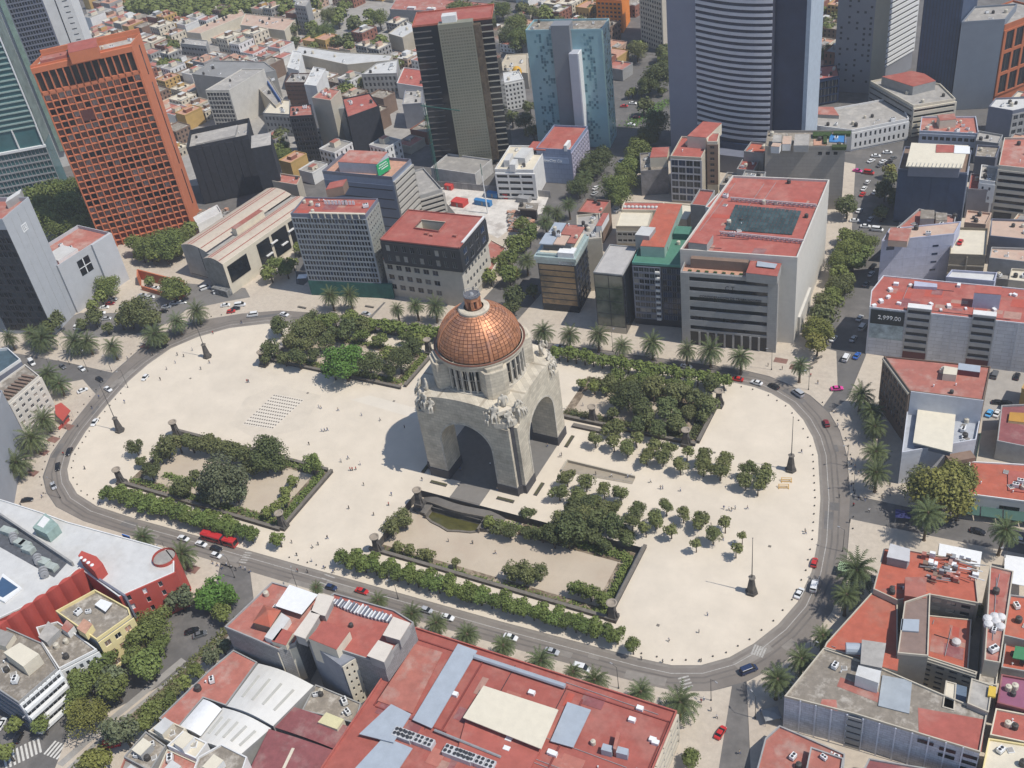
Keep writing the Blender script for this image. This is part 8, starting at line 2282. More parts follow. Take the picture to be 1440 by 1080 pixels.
tree(1325, 690, 41, 'yellow', 10); tree(1298, 680, 24, 'olive', 9); tree(1345, 672, 26, 'yellow', 10); tree(1350, 705, 18, 'yellow', 8)
tree(973, 1067, 14, 'green')
trees('grey', '253,840,20,6 172,1027,24,8 158,958,20,7 296,922,13,5 312,908,11,4')
trees('lime', '300,832,20,5 318,838,16,5 290,848,15,5 283,838,12,5')
trees('green', '216,877,24,7 198,892,20,7 180,893,19,7 208,935,22,7 190,925,18,7 143,932,19,7 119,956,21,7 110,975,18,7 160,965,20,7 216,1001,17,6 237,982,15,5 57,1018,13,5 20,1017,11,5 275,944,13,5 200,1015,15,6 255,962,12,5 310,862,14,5 135,915,14,6 225,905,15,6 10,1055,12,5')
trees('yellow', '121,1008,24,7 137,1066,22,7 108,1000,15,7')
trees('olive', '230,990,12,5 248,972,10,5 1376,858,10,3')
# far groups
FR_ = random.Random(31)
for (x0, x1, y0, y1, n, lo, hi) in ((640, 735, 8, 55, 20, 9, 17), (560, 600, 20, 60, 5, 6, 9), (455, 540, 10, 66, 16, 8, 13), (395, 450, 28, 66, 9, 6, 10), (480, 520, 110, 130, 6, 8, 11), (540, 568, 80, 96, 5, 6, 8),
									(226, 262, 45, 100, 11, 6, 9), (385, 410, 185, 225, 6, 9, 13), (600, 612, 155, 185, 4, 8, 11), (1145, 1180, 10, 100, 10, 6, 10), (875, 940, 60, 100, 7, 9, 14), (745, 835, 2, 32, 14, 6, 11), (880, 938, 125, 160, 6, 5, 8)):
	for _ in range(n):
		tree(FR_.uniform(x0, x1), FR_.uniform(y0, y1), FR_.uniform(lo, hi), FR_.choice(['green', 'dark', 'green', 'olive']))
b = MB(); base_ = crown(9, 8, 260, 0.17)
for k in range(150):
	g = W(FR_.uniform(185, 440), FR_.uniform(-45, 26), 5)
	if proj(g.x, g.y, 5)[0] > 330 and proj(g.x, g.y, 5)[1] > 18: continue
	s = FR_.uniform(6, 11)
	b.add([(g.x + x * s, g.y + y * s, 6 + z * s) for x, y, z in base_.v], base_.f)
b.build('woods', LM_['green'], None, kind='stuff', label='dark green woods along the top left edge of the city', cat='woods')
def shrubs(label, segs, n, z0=0.0, h=1.4, w=2.0, m='green', seed=0):
	r = random.Random(seed); b = MB()
	for (ax, ay, bx, by, dens) in segs:
		for _ in range(int(n * dens)):
			f = r.random(); x = ax + (bx - ax) * f + r.gauss(0, w * .4); y = ay + (by - ay) * f + r.gauss(0, w * .4)
			hh = h * (0.4 + 0.6 * abs(math.sin(f * 37 + ax)))
			p = Vector((x, y, z0 + r.uniform(0.05, hh)))
			nn = Vector((r.gauss(0, .6), r.gauss(0, .6), 1)).normalized(); t = nn.orthogonal().normalized(); q = nn.cross(t); s = r.uniform(.18, .42)
			b.add([tuple(p + t * s), tuple(p + q * s), tuple(p - t * s), tuple(p - q * s)], [(0, 1, 2, 3)])
	b.build('shrubbery', LM_[m], None, kind='stuff', label=label, cat='shrubs')
shrubs('low shrubs inside the walls of the west garden', [(-120, -56, -54, -56, 1), (-54, -55, -54, -30, 1), (-119, -32, -60, -30, .8), (-110, -50, -75, -50, .7)], 1500, seed=1)
shrubs('low shrubs inside the walls of the sunken garden', [(-16, -53, 61, -53, 1), (60, -52, 60, -30, .7), (24, -29, 60, -29, 1), (12, -30, 22, -29, .4)], 1500, -G2D, 1.8, seed=2)
shrubs('low shrubs inside the walls of the far left garden', [(-115, 24, -55, 24, 1), (-54, 25, -54, 42, .6), (-114, 42, -56, 43, 1)], 1400, seed=3)
shrubs('low shrubs inside the walls of the garden behind the monument', [(14, 27, 61, 27, 1), (61, 28, 61, 47, .7), (15, 47, 60, 48, 1), (25, 43, 58, 43, .8)], 1500, seed=4, m='dark')
a_ = [W(*p) for p in ((335, 872), (262, 940), (150, 1050), (110, 1080))]
shrubs('strip of low planting on the median of the side street', [(a_[i].x, a_[i].y, a_[i + 1].x, a_[i + 1].y, .6) for i in range(3)], 900, 0, 1.0, 2.2, 'olive', 5)
a_ = [W(*p) for p in ((882, 178), (915, 158), (945, 140))]
shrubs('planting strip between the lanes of the wide avenue below the curved tower', [(a_[i].x, a_[i].y, a_[i + 1].x, a_[i + 1].y, 1) for i in range(2)], 700, 0, 1.0, 6.0, 'lime', 6)
TS.sort(key=lambda q: -q[2])
for q in TS[:296]: plant(*q)
SMALL = crown(14, 8, 420, 0.15); b = MB()
KL = list(LM_)
for (px, py, r, kind, hc, z0, row) in TS[296:]:
	g, rm, hc0 = tree_dims(px, py, r, kind, hc, z0); a = RN.uniform(0, 6.28); rm *= 1.2; c_, s_ = math.cos(a) * rm, math.sin(a) * rm
	b.add([(g.x + x * c_ - y * s_, g.y + x * s_ + y * c_, z0 + hc0 + z * rm) for x, y, z in SMALL.v], SMALL.f, KL.index(kind))
	b.cyl(g.x, g.y, z0, z0 + hc0, rm * .09, rm * .05, 5, len(KL), cap=False)
b.build('small_trees', [LM_[k] for k in KL] + [BARK], None, kind='stuff', label='the many smaller trees of the rows, gardens and distant streets', cat='trees')
# palms -------------------------------------------------------------------------
PG = leafmat('palm_fronds', (0.095, 0.118, 0.045), 0.01, 0.15)
PDRY = leafmat('palm_dry_fronds', (0.16, 0.11, 0.045))
def palm_mesh(seed, n=64, skirt=14, orange=False):
	r = random.Random(seed); b = MB()
	for i in range(n + skirt):
		dry = i >= n
		a = i * 2.39996 + r.uniform(-.1, .1)
		e = 1.35 - 1.75 * ((i / n) ** 0.8) if not dry else r.uniform(-1.1, -0.6)
		L = r.uniform(4.2, 5.1) if not dry else r.uniform(2.0, 3.0)
		p = Vector((0, 0, 0)); d = Vector((math.cos(a) * math.cos(e), math.sin(a) * math.cos(e), math.sin(e)))
		S = 6
		for k in range(S):
			q = p + d * (L / S)
			s = d.cross(Vector((0, 0, 1))).normalized() if abs(d.z) < .99 else Vector((1, 0, 0))
			up = s.cross(d)
			wd = 0.62 * math.sin(math.pi * (k + 0.9) / (S + 1.2)) + 0.08
			for sg in (-1, 1):
				for h_ in (0.0, 0.5):
					m_ = p.lerp(q, h_); m2 = p.lerp(q, h_ + 0.42)
					tip = m2 + s * sg * wd * r.uniform(.8, 1.15) + d * 0.28 - up * 0.16
					b.add([tuple(m_), tuple(m2), tuple(tip)], [(0, 1, 2)], 1 if dry else 0)
			p = q
			d = (d + Vector((0, 0, -0.26 if not dry else -0.2))).normalized()
	return b
PM = [palm_mesh(i).mesh('fronds', [PG, PDRY]) for i in range(3)]
PMO = palm_mesh(7, 50, 16).mesh('fronds', [PG, mat('orange_creeper', (0.50, 0.20, 0.03), 0.8)])
PT = {}
def palm(px, py, r, h=None, desc='date palm', me=None, hh=8.0):
	g = W(px, py, hh); d = (Vector((g.x, g.y, hh)) - CAM).length; rm = r * d / FPX; s = rm / 3.7
	t = thing('palm_tree', None, 'palm', (g.x, g.y, 0), RN.uniform(0, 6.28), 'date palms on the pavements round the plaza')
	t.rotation_euler[0] = RN.uniform(-.06, .06); s *= RN.uniform(.86, 1.14)
	c = bpy.data.objects.new('fronds', me or RN.choice(PM)); COL.objects.link(c); c.parent = t; c.location = (0, 0, hh); c.scale = (s, s * RN.uniform(.9, 1.1), s * RN.uniform(.8, 1.2)); c['kind'] = 'stuff'
	k = round(hh)
	if k not in PT:
		b = MB(); b.cyl(0, 0, 0, 0.5, 0.62, 0.45, 9); b.cyl(0, 0, 0.5, k - 0.6, 0.45, 0.36, 9); b.cyl(0, 0, k - 0.6, k + 0.3, 0.55, 0.7, 9); b.cyl(0, 0, k + .3, k + .9, .7, .2, 9)
		PT[k] = b.mesh('trunk', mat('palm_bark', (0.13, 0.095, 0.06), 0.95, 0.3, 3.0))
	c = bpy.data.objects.new('trunk', PT[k]); COL.objects.link(c); c.parent = t; c.scale = (1, 1, hh / k)
	pend(t, f"{desc} {where(g.x, g.y)}")
for q in '13,475,11 42,469,13 58,476,17 105,480,15 123,481,15 158,488,14 217,470,18 249,453,14 277,438,14 63,590,15 43,618,17 22,652,18 200,757,13 256,780,17 446,827,10 532,846,12 579,864,14 614,877,15 656,894,16 708,909,17 760,930,17 806,946,11 836,956,18 902,975,19 200,500,9'.split()[:-1]:
	x, y, r = map(float, q.split(',')); palm(x, y, r, hh=6.5)
palm(66, 527, 14, hh=7); palm(83, 540, 14, desc='date palm with orange blooms', me=PMO, hh=6); palm(955, 990, 22, desc='date palm with orange creeper on its trunk', me=PMO, hh=6)
for q in '465,416,12 491,416,12 558,435,10 585,430,14 611,432,14 763,467,13 800,472,14 840,472,15 875,487,12 917,483,14 965,493,14 999,493,15 1042,503,15 1125,514,13 740,366,13 767,312,12 784,300,11 800,288,10 832,232,14 823,250,11 770,295,8 640,205,7'.split():
	x, y, r = map(float, q.split(',')); palm(x, y, r, hh=7.5)
for q in '1210,556,15,7 1226,578,17,7 1231,600,14,6 1231,636,15,7 1233,665,17,8 1305,722,20,11 1411,746,18,10 1204,803,23,10 1190,838,20,8 1157,895,14,6 1127,928,17,7 1092,956,21,8'.split():
	x, y, r, h = map(float, q.split(',')); palm(x, y, r, hh=h)
# ================================================================ VEHICLES
CARC = {'white': (0.72, 0.72, 0.70), 'silver': (0.42, 0.43, 0.44), 'black': (0.015, 0.015, 0.018), 'grey': (0.12, 0.125, 0.13), 'red': (0.50, 0.025, 0.02), 'dark red': (0.22, 0.02, 0.025), 'blue': (0.03, 0.12, 0.42), 'navy': (0.02, 0.035, 0.09), 'pink': (0.65, 0.06, 0.28), 'light blue': (0.10, 0.38, 0.70)}
CM = {}
VG = glass('car_glass', (0.015, 0.018, 0.02), 0.05, 0.0)
TYRE = BLACK
LAMP = mat('lamp_lens', (0.75, 0.74, 0.68), 0.2, 0.02, 1, spec=0.8)
TAIL = mat('tail_lens', (0.40, 0.01, 0.01), 0.3)
def loft(st, n=8):
	"""closed loft through stations (x, half width, z low, z high, crown inset)"""
	b = MB()
	for (x, w, z0, z1, k) in st:
		b.v += [(x, -w * .92, z0), (x, -w, z0 + .22), (x, -w, z1 - .14), (x, -w * (1 - k), z1), (x, w * (1 - k), z1), (x, w, z1 - .14), (x, w, z0 + .22), (x, w * .92, z0)]
	for i in range(len(st) - 1):
		for j in range(8):
			a = 8 * i + j; c = 8 * i + (j + 1) % 8
			b.f.append([a, c, c + 8, a + 8]); b.m.append(0)
	b.f.append([7, 6, 5, 4, 3, 2, 1, 0]); b.m.append(0); k = 8 * (len(st) - 1)
	b.f.append([k + i for i in range(8)]); b.m.append(0)
	return b
BODY = {'sedan': loft([(-2.2, .78, .38, .82, .2), (-2.0, .86, .25, .98, .12), (-1.2, .9, .2, 1.0, .08), (.8, .9, .2, .98, .08), (1.7, .87, .22, .86, .12), (2.15, .76, .3, .68, .25)]),
		'hatch': loft([(-1.9, .78, .38, .95, .15), (-1.75, .84, .25, 1.02, .1), (-.9, .87, .2, 1.04, .08), (.7, .87, .2, 1.0, .08), (1.5, .84, .22, .9, .12), (1.9, .74, .3, .7, .25)]),
		'van': loft([(-2.45, .9, .35, 1.25, .06), (-2.3, .95, .28, 1.3, .05), (.9, .96, .25, 1.3, .05), (1.9, .93, .25, 1.15, .1), (2.4, .85, .32, .85, .2)])}
CAB = {'sedan': ((-1.55, -.95, .25, 1.15), 1.0, 1.44), 'hatch': ((-1.75, -1.35, .2, 1.05), 1.02, 1.5), 'van': ((-2.35, -2.25, .75, 1.75), 1.3, 2.1)}
def cab(k):
	(a, b_, c, d), z0, z1 = CAB[k]; w0, w1 = .82, .64 if k != 'van' else .82
	g = MB().add([(a, -w0, z0 - .03), (d, -w0, z0 - .03), (d, w0, z0 - .03), (a, w0, z0 - .03), (b_, -w1, z1), (c, -w1, z1), (c, w1, z1), (b_, w1, z1)], [(0, 1, 5, 4), (1, 2, 6, 5), (2, 3, 7, 6), (3, 0, 4, 7)])
	r = MB().add([(b_ - .06, -w1 - .03, z1 - .02), (c + .06, -w1 - .03, z1 - .02), (c + .06, w1 + .03, z1 - .02), (b_ - .06, w1 + .03, z1 - .02), (b_ + .1, -w1 + .08, z1 + .05), (c - .1, -w1 + .08, z1 + .05), (c - .1, w1 - .08, z1 + .05), (b_ + .1, w1 - .08, z1 + .05)],
 [(0, 1, 5, 4), (1, 2, 6, 5), (2, 3, 7, 6), (3, 0, 4, 7), (4, 5, 6, 7), (3, 2, 1, 0)])
	return g, r
WHM = MB().tube((0, -.11, 0), (0, .11, 0), .32, 12).tube((0, -.125, 0), (0, .125, 0), .18, 8, 1).mesh('wheel', [TYRE, STEEL])
LMP = MB().box(-.06, .06, -.18, .18, -.07, .07).mesh('headlight', LAMP)
TLP = MB().box(-.05, .05, -.14, .14, -.08, .08).mesh('tail_light', TAIL)
CARP = {}
def car(px, py, ang, col, kind='sedan', z=-0.13, desc=None):
	p = W(px, py, 0.6 + z); key = (kind, col)
	lab = desc or f"{col} {'car' if kind == 'sedan' else 'hatchback' if kind == 'hatch' else 'van'}"
	if key not in CARP:
		cm = mat('car_paint_' + col.replace(' ', '_'), CARC[col], 0.25, 0.03, 1.0, spec=0.7)
		t = thing('car', None, 'car', (p.x, p.y, z), math.radians(ang), 'cars on the streets and car parks')
		g, r = cab(kind)
		place(MB.build(BODY[kind], 'body', cm), t); place(g.build('windows', VG), t); place(r.build('roof_panel', cm), t)
		L = {'sedan': 1.35, 'hatch': 1.2, 'van': 1.55}[kind]
		for sx in (-1, 1):
			for sy in (-1, 1):
				o = inst('wheel', WHM, t); o.location = (sx * L, sy * .82, .32)
		fx = BODY[kind].v[-8][0]; bx = BODY[kind].v[0][0]
		for sy in (-1, 1):
			o = inst('headlight', LMP, t); o.location = (fx - .03, sy * .55, .6)
			o = inst('tail_light', TLP, t); o.location = (bx + .02, sy * .58, .75)
		CARP[key] = t
	else:
		t = copy_thing(CARP[key], (p.x, p.y, z), math.radians(ang))
	pend(t, f"{lab} {where(p.x, p.y)}")
def adir(x, y):
	"""driving direction along the ring at a pixel"""
	g = W(x, y); best = min(range(len(RING_OUT)), key=lambda i: (Vector(RING_OUT[i]) - g).length)
	a, b_ = Vector(RING_OUT[best - 1]), Vector(RING_OUT[(best + 1) % len(RING_OUT)])
	return math.degrees(math.atan2((b_ - a).y, (b_ - a).x))
for x, y, c, k in ((258, 757, 'white', 'sedan'), (283, 765, 'white', 'sedan'), (304, 771, 'black', 'sedan'), (304, 781, 'white', 'hatch'), (509, 831, 'red', 'sedan'), (466, 826, 'navy', 'hatch'), (629, 868, 'white', 'sedan'), (718, 896, 'white', 'sedan'),
 (776, 916, 'silver', 'sedan'), (818, 940, 'white', 'van'), (1122, 553, 'silver', 'van'), (1162, 595, 'dark red', 'hatch'), (1145, 791, 'red', 'hatch'), (1124, 834, 'white', 'sedan'), (1145, 824, 'white', 'van'), (1053, 942, 'navy', 'van'),
 (1037, 533, 'red', 'sedan'), (1064, 538, 'white', 'sedan'), (1088, 543, 'black', 'sedan'), (204, 531, 'white', 'hatch'), (133, 594, 'white', 'sedan'), (97, 635, 'black', 'sedan'), (81, 656, 'black', 'sedan'), (75, 683, 'silver', 'sedan'), (355, 443, 'white', 'van')):
	car(x, y, adir(x, y), c, k)
for x, y, a, c, k in ((1013, 1030, 80, 'red', 'sedan'), (1177, 546, 25, 'pink', 'sedan'), (1190, 503, 85, 'white', 'van'), (88, 515, -20, 'grey', 'sedan'), (115, 518, -20, 'white', 'sedan'), (140, 533, -15, 'black', 'sedan'), (45, 510, -25, 'white', 'van'), (116, 549, 60, 'white', 'sedan'), (152, 547, -15, 'white', 'sedan'), (6, 494, -20, 'white', 'sedan'),
 (1375, 747, -3, 'black', 'sedan'), (1436, 760, -3, 'white', 'sedan'), (1391, 581, 80, 'light blue', 'sedan'), (1402, 581, 80, 'white', 'sedan'), (1386, 528, 85, 'black', 'sedan'), (1399, 527, 85, 'grey', 'van'), (1430, 529, 85, 'black', 'sedan'), (1404, 566, 10, 'black', 'sedan'), (1415, 567, 10, 'black', 'hatch'),
 (1209, 447, 80, 'silver', 'sedan'), (1213, 460, 80, 'silver', 'van'), (1200, 476, 80, 'silver', 'sedan'), (1172, 476, 80, 'white', 'sedan'), (1205, 500, 80, 'blue', 'sedan'), (1218, 399, 80, 'grey', 'sedan'), (1225, 385, 80, 'silver', 'sedan'), (1228, 374, 80, 'black', 'sedan'), (1234, 323, 0, 'white', 'van'), (1217, 318, 10, 'white', 'sedan'),
 (1202, 310, 15, 'white', 'sedan'), (1224, 308, 80, 'silver', 'sedan'), (1242, 308, 80, 'black', 'sedan'), (1230, 270, 80, 'white', 'sedan'), (1215, 265, 80, 'white', 'sedan'), (1213, 273, 80, 'red', 'sedan'), (1208, 296, 80, 'white', 'sedan'), (1220, 256, 80, 'white', 'hatch'), (1225, 226, 60, 'white', 'sedan'), (1242, 227, 60, 'white', 'sedan'),
 (1250, 228, 60, 'black', 'sedan'), (1256, 222, 60, 'grey', 'sedan'), (1222, 243, -5, 'red', 'van'), (1206, 240, -5, 'pink', 'sedan'), (1232, 219, 10, 'white', 'sedan'), (1248, 214, 10, 'white', 'sedan'), (1238, 232, 60, 'grey', 'sedan'), (890, 145, 10, 'white', 'sedan'), (878, 149, 15, 'red', 'sedan'), (895, 165, 10, 'dark red', 'sedan'), (888, 175, 0, 'white', 'sedan'),
 (874, 226, 75, 'white', 'sedan'), (838, 264, 75, 'white', 'sedan'), (836, 272, 75, 'silver', 'sedan'), (289, 405, 55, 'white', 'van'), (307, 410, 50, 'white', 'van'), (317, 429, 30, 'white', 'sedan'), (338, 429, 30, 'white', 'van'), (331, 434, 35, 'black', 'sedan'), (325, 438, 35, 'red', 'hatch'), (234, 431, 25, 'white', 'sedan'), (245, 426, 25, 'white', 'sedan'),
 (256, 425, 25, 'white', 'sedan'), (230, 438, 25, 'black', 'sedan'), (211, 418, 30, 'white', 'sedan'), (200, 415, 30, 'silver', 'sedan'), (218, 405, 30, 'white', 'sedan'), (196, 420, 30, 'grey', 'sedan'), (180, 428, 30, 'white', 'sedan'), (173, 432, 30, 'white', 'hatch'), (158, 421, 30, 'silver', 'sedan'), (155, 427, 30, 'dark red', 'sedan'), (147, 432, 30, 'white', 'sedan'),
 (142, 440, 30, 'white', 'sedan'), (150, 448, 30, 'silver', 'sedan'), (112, 461, 25, 'white', 'van'), (194, 438, 30, 'black', 'sedan'), (208, 460, 20, 'silver', 'sedan'), (270, 887, 45, 'black', 'sedan'), (281, 892, 45, 'grey', 'sedan'), (26, 1037, 110, 'black', 'hatch'), (2, 1018, 110, 'white', 'sedan'), (400, 442, -5, 'white', 'sedan'), (515, 441, -3, 'silver', 'sedan'),
 (785, 488, -3, 'white', 'sedan'), (965, 515, -3, 'white', 'sedan'), (38, 703, 30, 'black', 'sedan'), (600, 858, 0, 'silver', 'hatch'), (868, 295, 75, 'white', 'sedan'), (640, 190, 10, 'white', 'sedan'), (620, 200, 20, 'grey', 'sedan')):
	car(x, y, a, c, k, z=-0.13 if not 1000 < x < 1200 or y > 600 or y < 480 else 0.0)
p = W(1350, 342, 14.5); t = copy_thing(CARP[('sedan', 'red')], (p.x, p.y, 14.52), math.radians(85)); t['label'] = 'red car parked alone on the cream roof of the brown block'
car(158, 1047, 35, 'red', 'van', desc='orange red flatbed under the median trees')
# bus
RB_ = mat('bus_red', (0.50, 0.03, 0.03), 0.35, 0.05, 0.6, spec=0.6)
A, B = W(285, 751, 1.5), W(331, 764, 1.5); u = (B - A).normalized(); L = (B - A).length; ang = math.atan2(u.y, u.x); c = (A + B) / 2
bus = thing('bus', 'long red articulated bus beside the clipped trees on the ring road', 'bus', (c.x, c.y, -0.13), ang)
for x0, x1 in ((-L / 2, 1.2), (2.2, L / 2)):
	b = MB().add([(x, y, z) for x in (x0, x0 + .25, x1 - .25, x1) for y, z in ((-1.2, .35), (-1.25, 1.2), (-1.25, 2.7), (-1.05, 3.0), (1.05, 3.0), (1.25, 2.7), (1.25, 1.2), (1.2, .35))], [])
	for i in range(3):
		for j in range(8):
			a = 8 * i + j; d = 8 * i + (j + 1) % 8; b.f.append([a, d, d + 8, a + 8]); b.m.append(0)
	b.f += [[7, 6, 5, 4, 3, 2, 1, 0], [24 + i for i in range(8)]]; b.m += [0, 0]
	place(b.build('body', RB_), bus)
	for s in (-1, 1):
		n = int((x1 - x0) / 1.5)
		for i in range(n):
			xa = x0 + .4 + i * (x1 - x0 - .8) / n
			o = MB().box(xa, xa + (x1 - x0 - .8) / n - .12, min(s * 1.24, s * 1.27), max(s * 1.24, s * 1.27), 1.45, 2.45).build('window', VG); place(o, bus)
	for xw in (x0 + 1.8, x1 - 2.0):
		for s in (-1, 1):
			o = inst('wheel', WHM, bus); o.location = (xw, s * 1.12, .45); o.scale = (1.4,) * 3
place(MB().box(1.2, 2.2, -1.15, 1.15, .5, 2.85).build('bellows', DARK), bus)
place(MB().box(L / 2 - .02, L / 2 + .03, -1.05, 1.05, 1.1, 2.7).build('windscreen', VG), bus)
for x in (-5, 4): place(MB().box(x - 1, x + 1, -.7, .7, 3.0, 3.2).build('roof_unit', RB_), bus)
# ================================================================ PEOPLE
SHIRT = {'white': (0.65, 0.64, 0.62), 'black': (0.02, 0.02, 0.022), 'red': (0.40, 0.03, 0.03), 'blue': (0.05, 0.10, 0.25), 'grey': (0.18, 0.18, 0.18), 'beige': (0.42, 0.34, 0.24)}
SKIN = mat('skin', (0.36, 0.20, 0.13), 0.6, 0.05, 5); HAIR = mat('dark_hair', (0.015, 0.012, 0.01), 0.7); SHOE = mat('dark_shoe', (0.02, 0.02, 0.02), 0.6)
def person_mesh(shirt, trous, st, arm):
	J = [(0, 0, .92, .15), (0, 0, 1.12, (.14, .17)), (.01, 0, 1.36, (.13, .2)), (.01, 0, 1.50, .06), (.03, 0, 1.62, .10), (.04, 0, 1.70, .085),
 (st * .2, .1, .5, .085), (st * .32 - .05, .11, .1, .055), (st * .32 + .12, .12, .05, .045), (-st * .1, -.1, .5, .085), (-st * .38, -.11, .1, .055), (-st * .38 + .16, -.12, .05, .045),
 (0, .23, 1.4, .06), (-arm, .28, 1.14, .047), (-arm * .6 + .06, .27, .9, .038), (0, -.23, 1.4, .06), (arm, -.28, 1.14, .047), (arm + .1, -.27, .92, .038)]
	E = [(0, 1), (1, 2), (2, 3), (3, 4), (4, 5), (0, 6), (6, 7), (7, 8), (0, 9), (9, 10), (10, 11), (2, 12), (12, 13), (13, 14), (2, 15), (15, 16), (16, 17)]
	def paint(c):
		if c.z > 1.66 or (c.z > 1.55 and c.x < -.01): return 3
		if c.z > 1.5: return 2
		if abs(c.y) > .22 and c.z < 1.15: return 2
		if c.z > .95: return 0
		return 1 if c.z > .1 else 4
	return skin_mesh('person', J, E, [mat('shirt_' + shirt, SHIRT[shirt]), mat('shirt_' + trous, SHIRT[trous]), SKIN, HAIR, SHOE], paint)
PP = [(s, t, d, person_mesh(s, t, st, ar)) for s, t, d, st, ar in (('white', 'black', 'walking', 1, .12), ('black', 'blue', 'walking', .8, .1), ('red', 'black', 'standing', .1, .02), ('blue', 'grey', 'walking', 1.1, .14), ('grey', 'black', 'standing', .15, .05), ('beige', 'blue', 'walking', .9, .1), ('black', 'black', 'standing', .2, .04), ('white', 'blue', 'standing', .1, .03))]
PX = [(449, 574), (452, 575), (476, 578), (509, 585), (535, 592), (453, 607), (457, 607), (461, 606), (435, 626), (480, 650), (490, 646), (507, 654), (493, 662), (496, 662), (501, 661), (512, 683), (491, 716), (461, 758), (448, 767), (411, 764), (551, 697), (547, 711), (526, 725), (569, 602), (594, 676), (430, 701), (419, 711),
 (915, 679), (929, 688), (932, 688), (957, 691), (1018, 716), (1025, 718), (1029, 719), (1034, 716), (1051, 716), (788, 643), (790, 641), (883, 672), (888, 671), (631, 762), (697, 779), (995, 866), (983, 890), (941, 902), (932, 932), (986, 931), (902, 928), (1127, 637), (1133, 751), (1132, 748), (348, 538), (350, 538), (226, 535),
 (176, 567), (820, 571), (1000, 740), (1017, 760), (419, 804), (433, 805), (418, 782), (439, 790), (440, 771), (456, 800), (469, 806), (665, 765), (712, 600), (770, 628), (648, 662), (690, 655), (838, 668), (860, 671), (598, 720), (700, 690), (1180, 700), (1200, 712), (1216, 704), (1240, 700), (1252, 697), (1222, 720), (1195, 735), (1251, 684),
 (990, 985), (986, 988), (1000, 1000), (1008, 1010), (1040, 1060), (1098, 1012), (1070, 1003), (120, 660), (60, 700), (30, 712), (110, 600), (130, 575), (140, 560), (90, 640), (250, 500), (215, 500), (180, 505), (300, 470), (340, 455), (1100, 520), (1150, 540), (1140, 530), (1080, 515), (1175, 580), (1190, 620), (1178, 600), (20, 560)]
PX += [(300 + 6.5 * i, 793 + 2.5 * (i % 3) + i * .9) for i in range(9)] + [(235 + 12 * i, 520 - 9 * (i % 4)) for i in range(6)] + [(1192 + 5 * (i % 4), 640 + 9 * i) for i in range(8)]
r_ = random.Random(12)
for k, (x, y) in enumerate(PX):
	s, tr, d, me = PP[r_.randrange(len(PP))]
	g = W(x, y); z = 0.0
	if G2[0][0] < g.x < G2[1][0] and G2[0][1] < g.y < G2[2][1]: z = -G2D; g = W(x, y, z)
	o = bpy.data.objects.new('person', me); COL.objects.link(o); o.location = (g.x, g.y, z - (0.13 if (x, y) in ((419, 804), (433, 805)) else 0)); o.rotation_euler = (0, 0, r_.uniform(0, 6.28)); f = r_.uniform(.98, 1.08); o.scale = (f,) * 3
	tag(o, cat='person', group='people on the plaza and pavements')
	pend(o, f"{d} person in {s} and {tr} {where(g.x, g.y)}")
# ================================================================ SMALL THINGS
BM = MB().lathe([(.16, 0), (.22, .1), (.24, .3), (.17, .46), (.0, .52)], 10).mesh('bollard', VOLC)
nb = 0
RI_ = along(RI, 1.6, 3.3)
for p, d in RI_:
	x, y = proj(p.x, p.y, 0)
	if (x > 880 and y > 540) or (x < 175 and y > 520) or (400 < x < 480 and y > 780):
		o = bpy.data.objects.new('bollard', BM); COL.objects.link(o); o.location = (p.x, p.y, 0)
		tag(o, 'squat dark stone bollard in the row along the plaza kerb', 'bollard', 'stone bollards along the plaza kerb'); nb += 1
for p, d in along(ccw(RING_OUT), -1.3, 4.2):
	x, y = proj(p.x, p.y, 0)
	if (x > 1150 and 560 < y < 760) or (x < 160 and 540 < y < 700) or (x < 340 and y < 500):
		o = bpy.data.objects.new('bollard', BM); COL.objects.link(o); o.location = (p.x, p.y, 0)
		tag(o, 'squat dark stone bollard in the row along the outer pavement kerb', 'bollard', 'stone bollards along the outer pavement')
LT = None
for (x, y) in ((76, 528), (98, 512), (124, 522), (157, 522), (15, 492), (52, 494), (1137, 548), (1191, 655), (1200, 690), (1185, 775), (1138, 930), (870, 968), (1000, 985), (1062, 1010), (330, 812), (420, 832), (240, 790), (700, 462), (862, 494), (1085, 520), (180, 545), (85, 700), (560, 842), (1410, 800), (60, 1030)):
	g = W(x, y)
	if LT is None:
		t = thing('street_lamp', None, 'street lamp', (g.x, g.y, 0), 0, 'street lamps round the plaza'); LT = t
		place(MB().cyl(0, 0, 0, .5, .22, .2, 8).build('base', POSTM), t); place(MB().cyl(0, 0, .5, 9, .1, .06, 8).build('pole', POSTM), t)
		place(MB().tube((0, 0, 8.8), (1.6, 0, 9.3), .05, 6).build('arm', POSTM), t); place(MB().box(1.4, 2.2, -.16, .16, 9.22, 9.4).build('lamp_head', STEEL), t)
	else: t = copy_thing(LT, (g.x, g.y, 0), r_.uniform(0, 6.28))
	pend(t, f"thin dark street lamp {where(g.x, g.y)}")
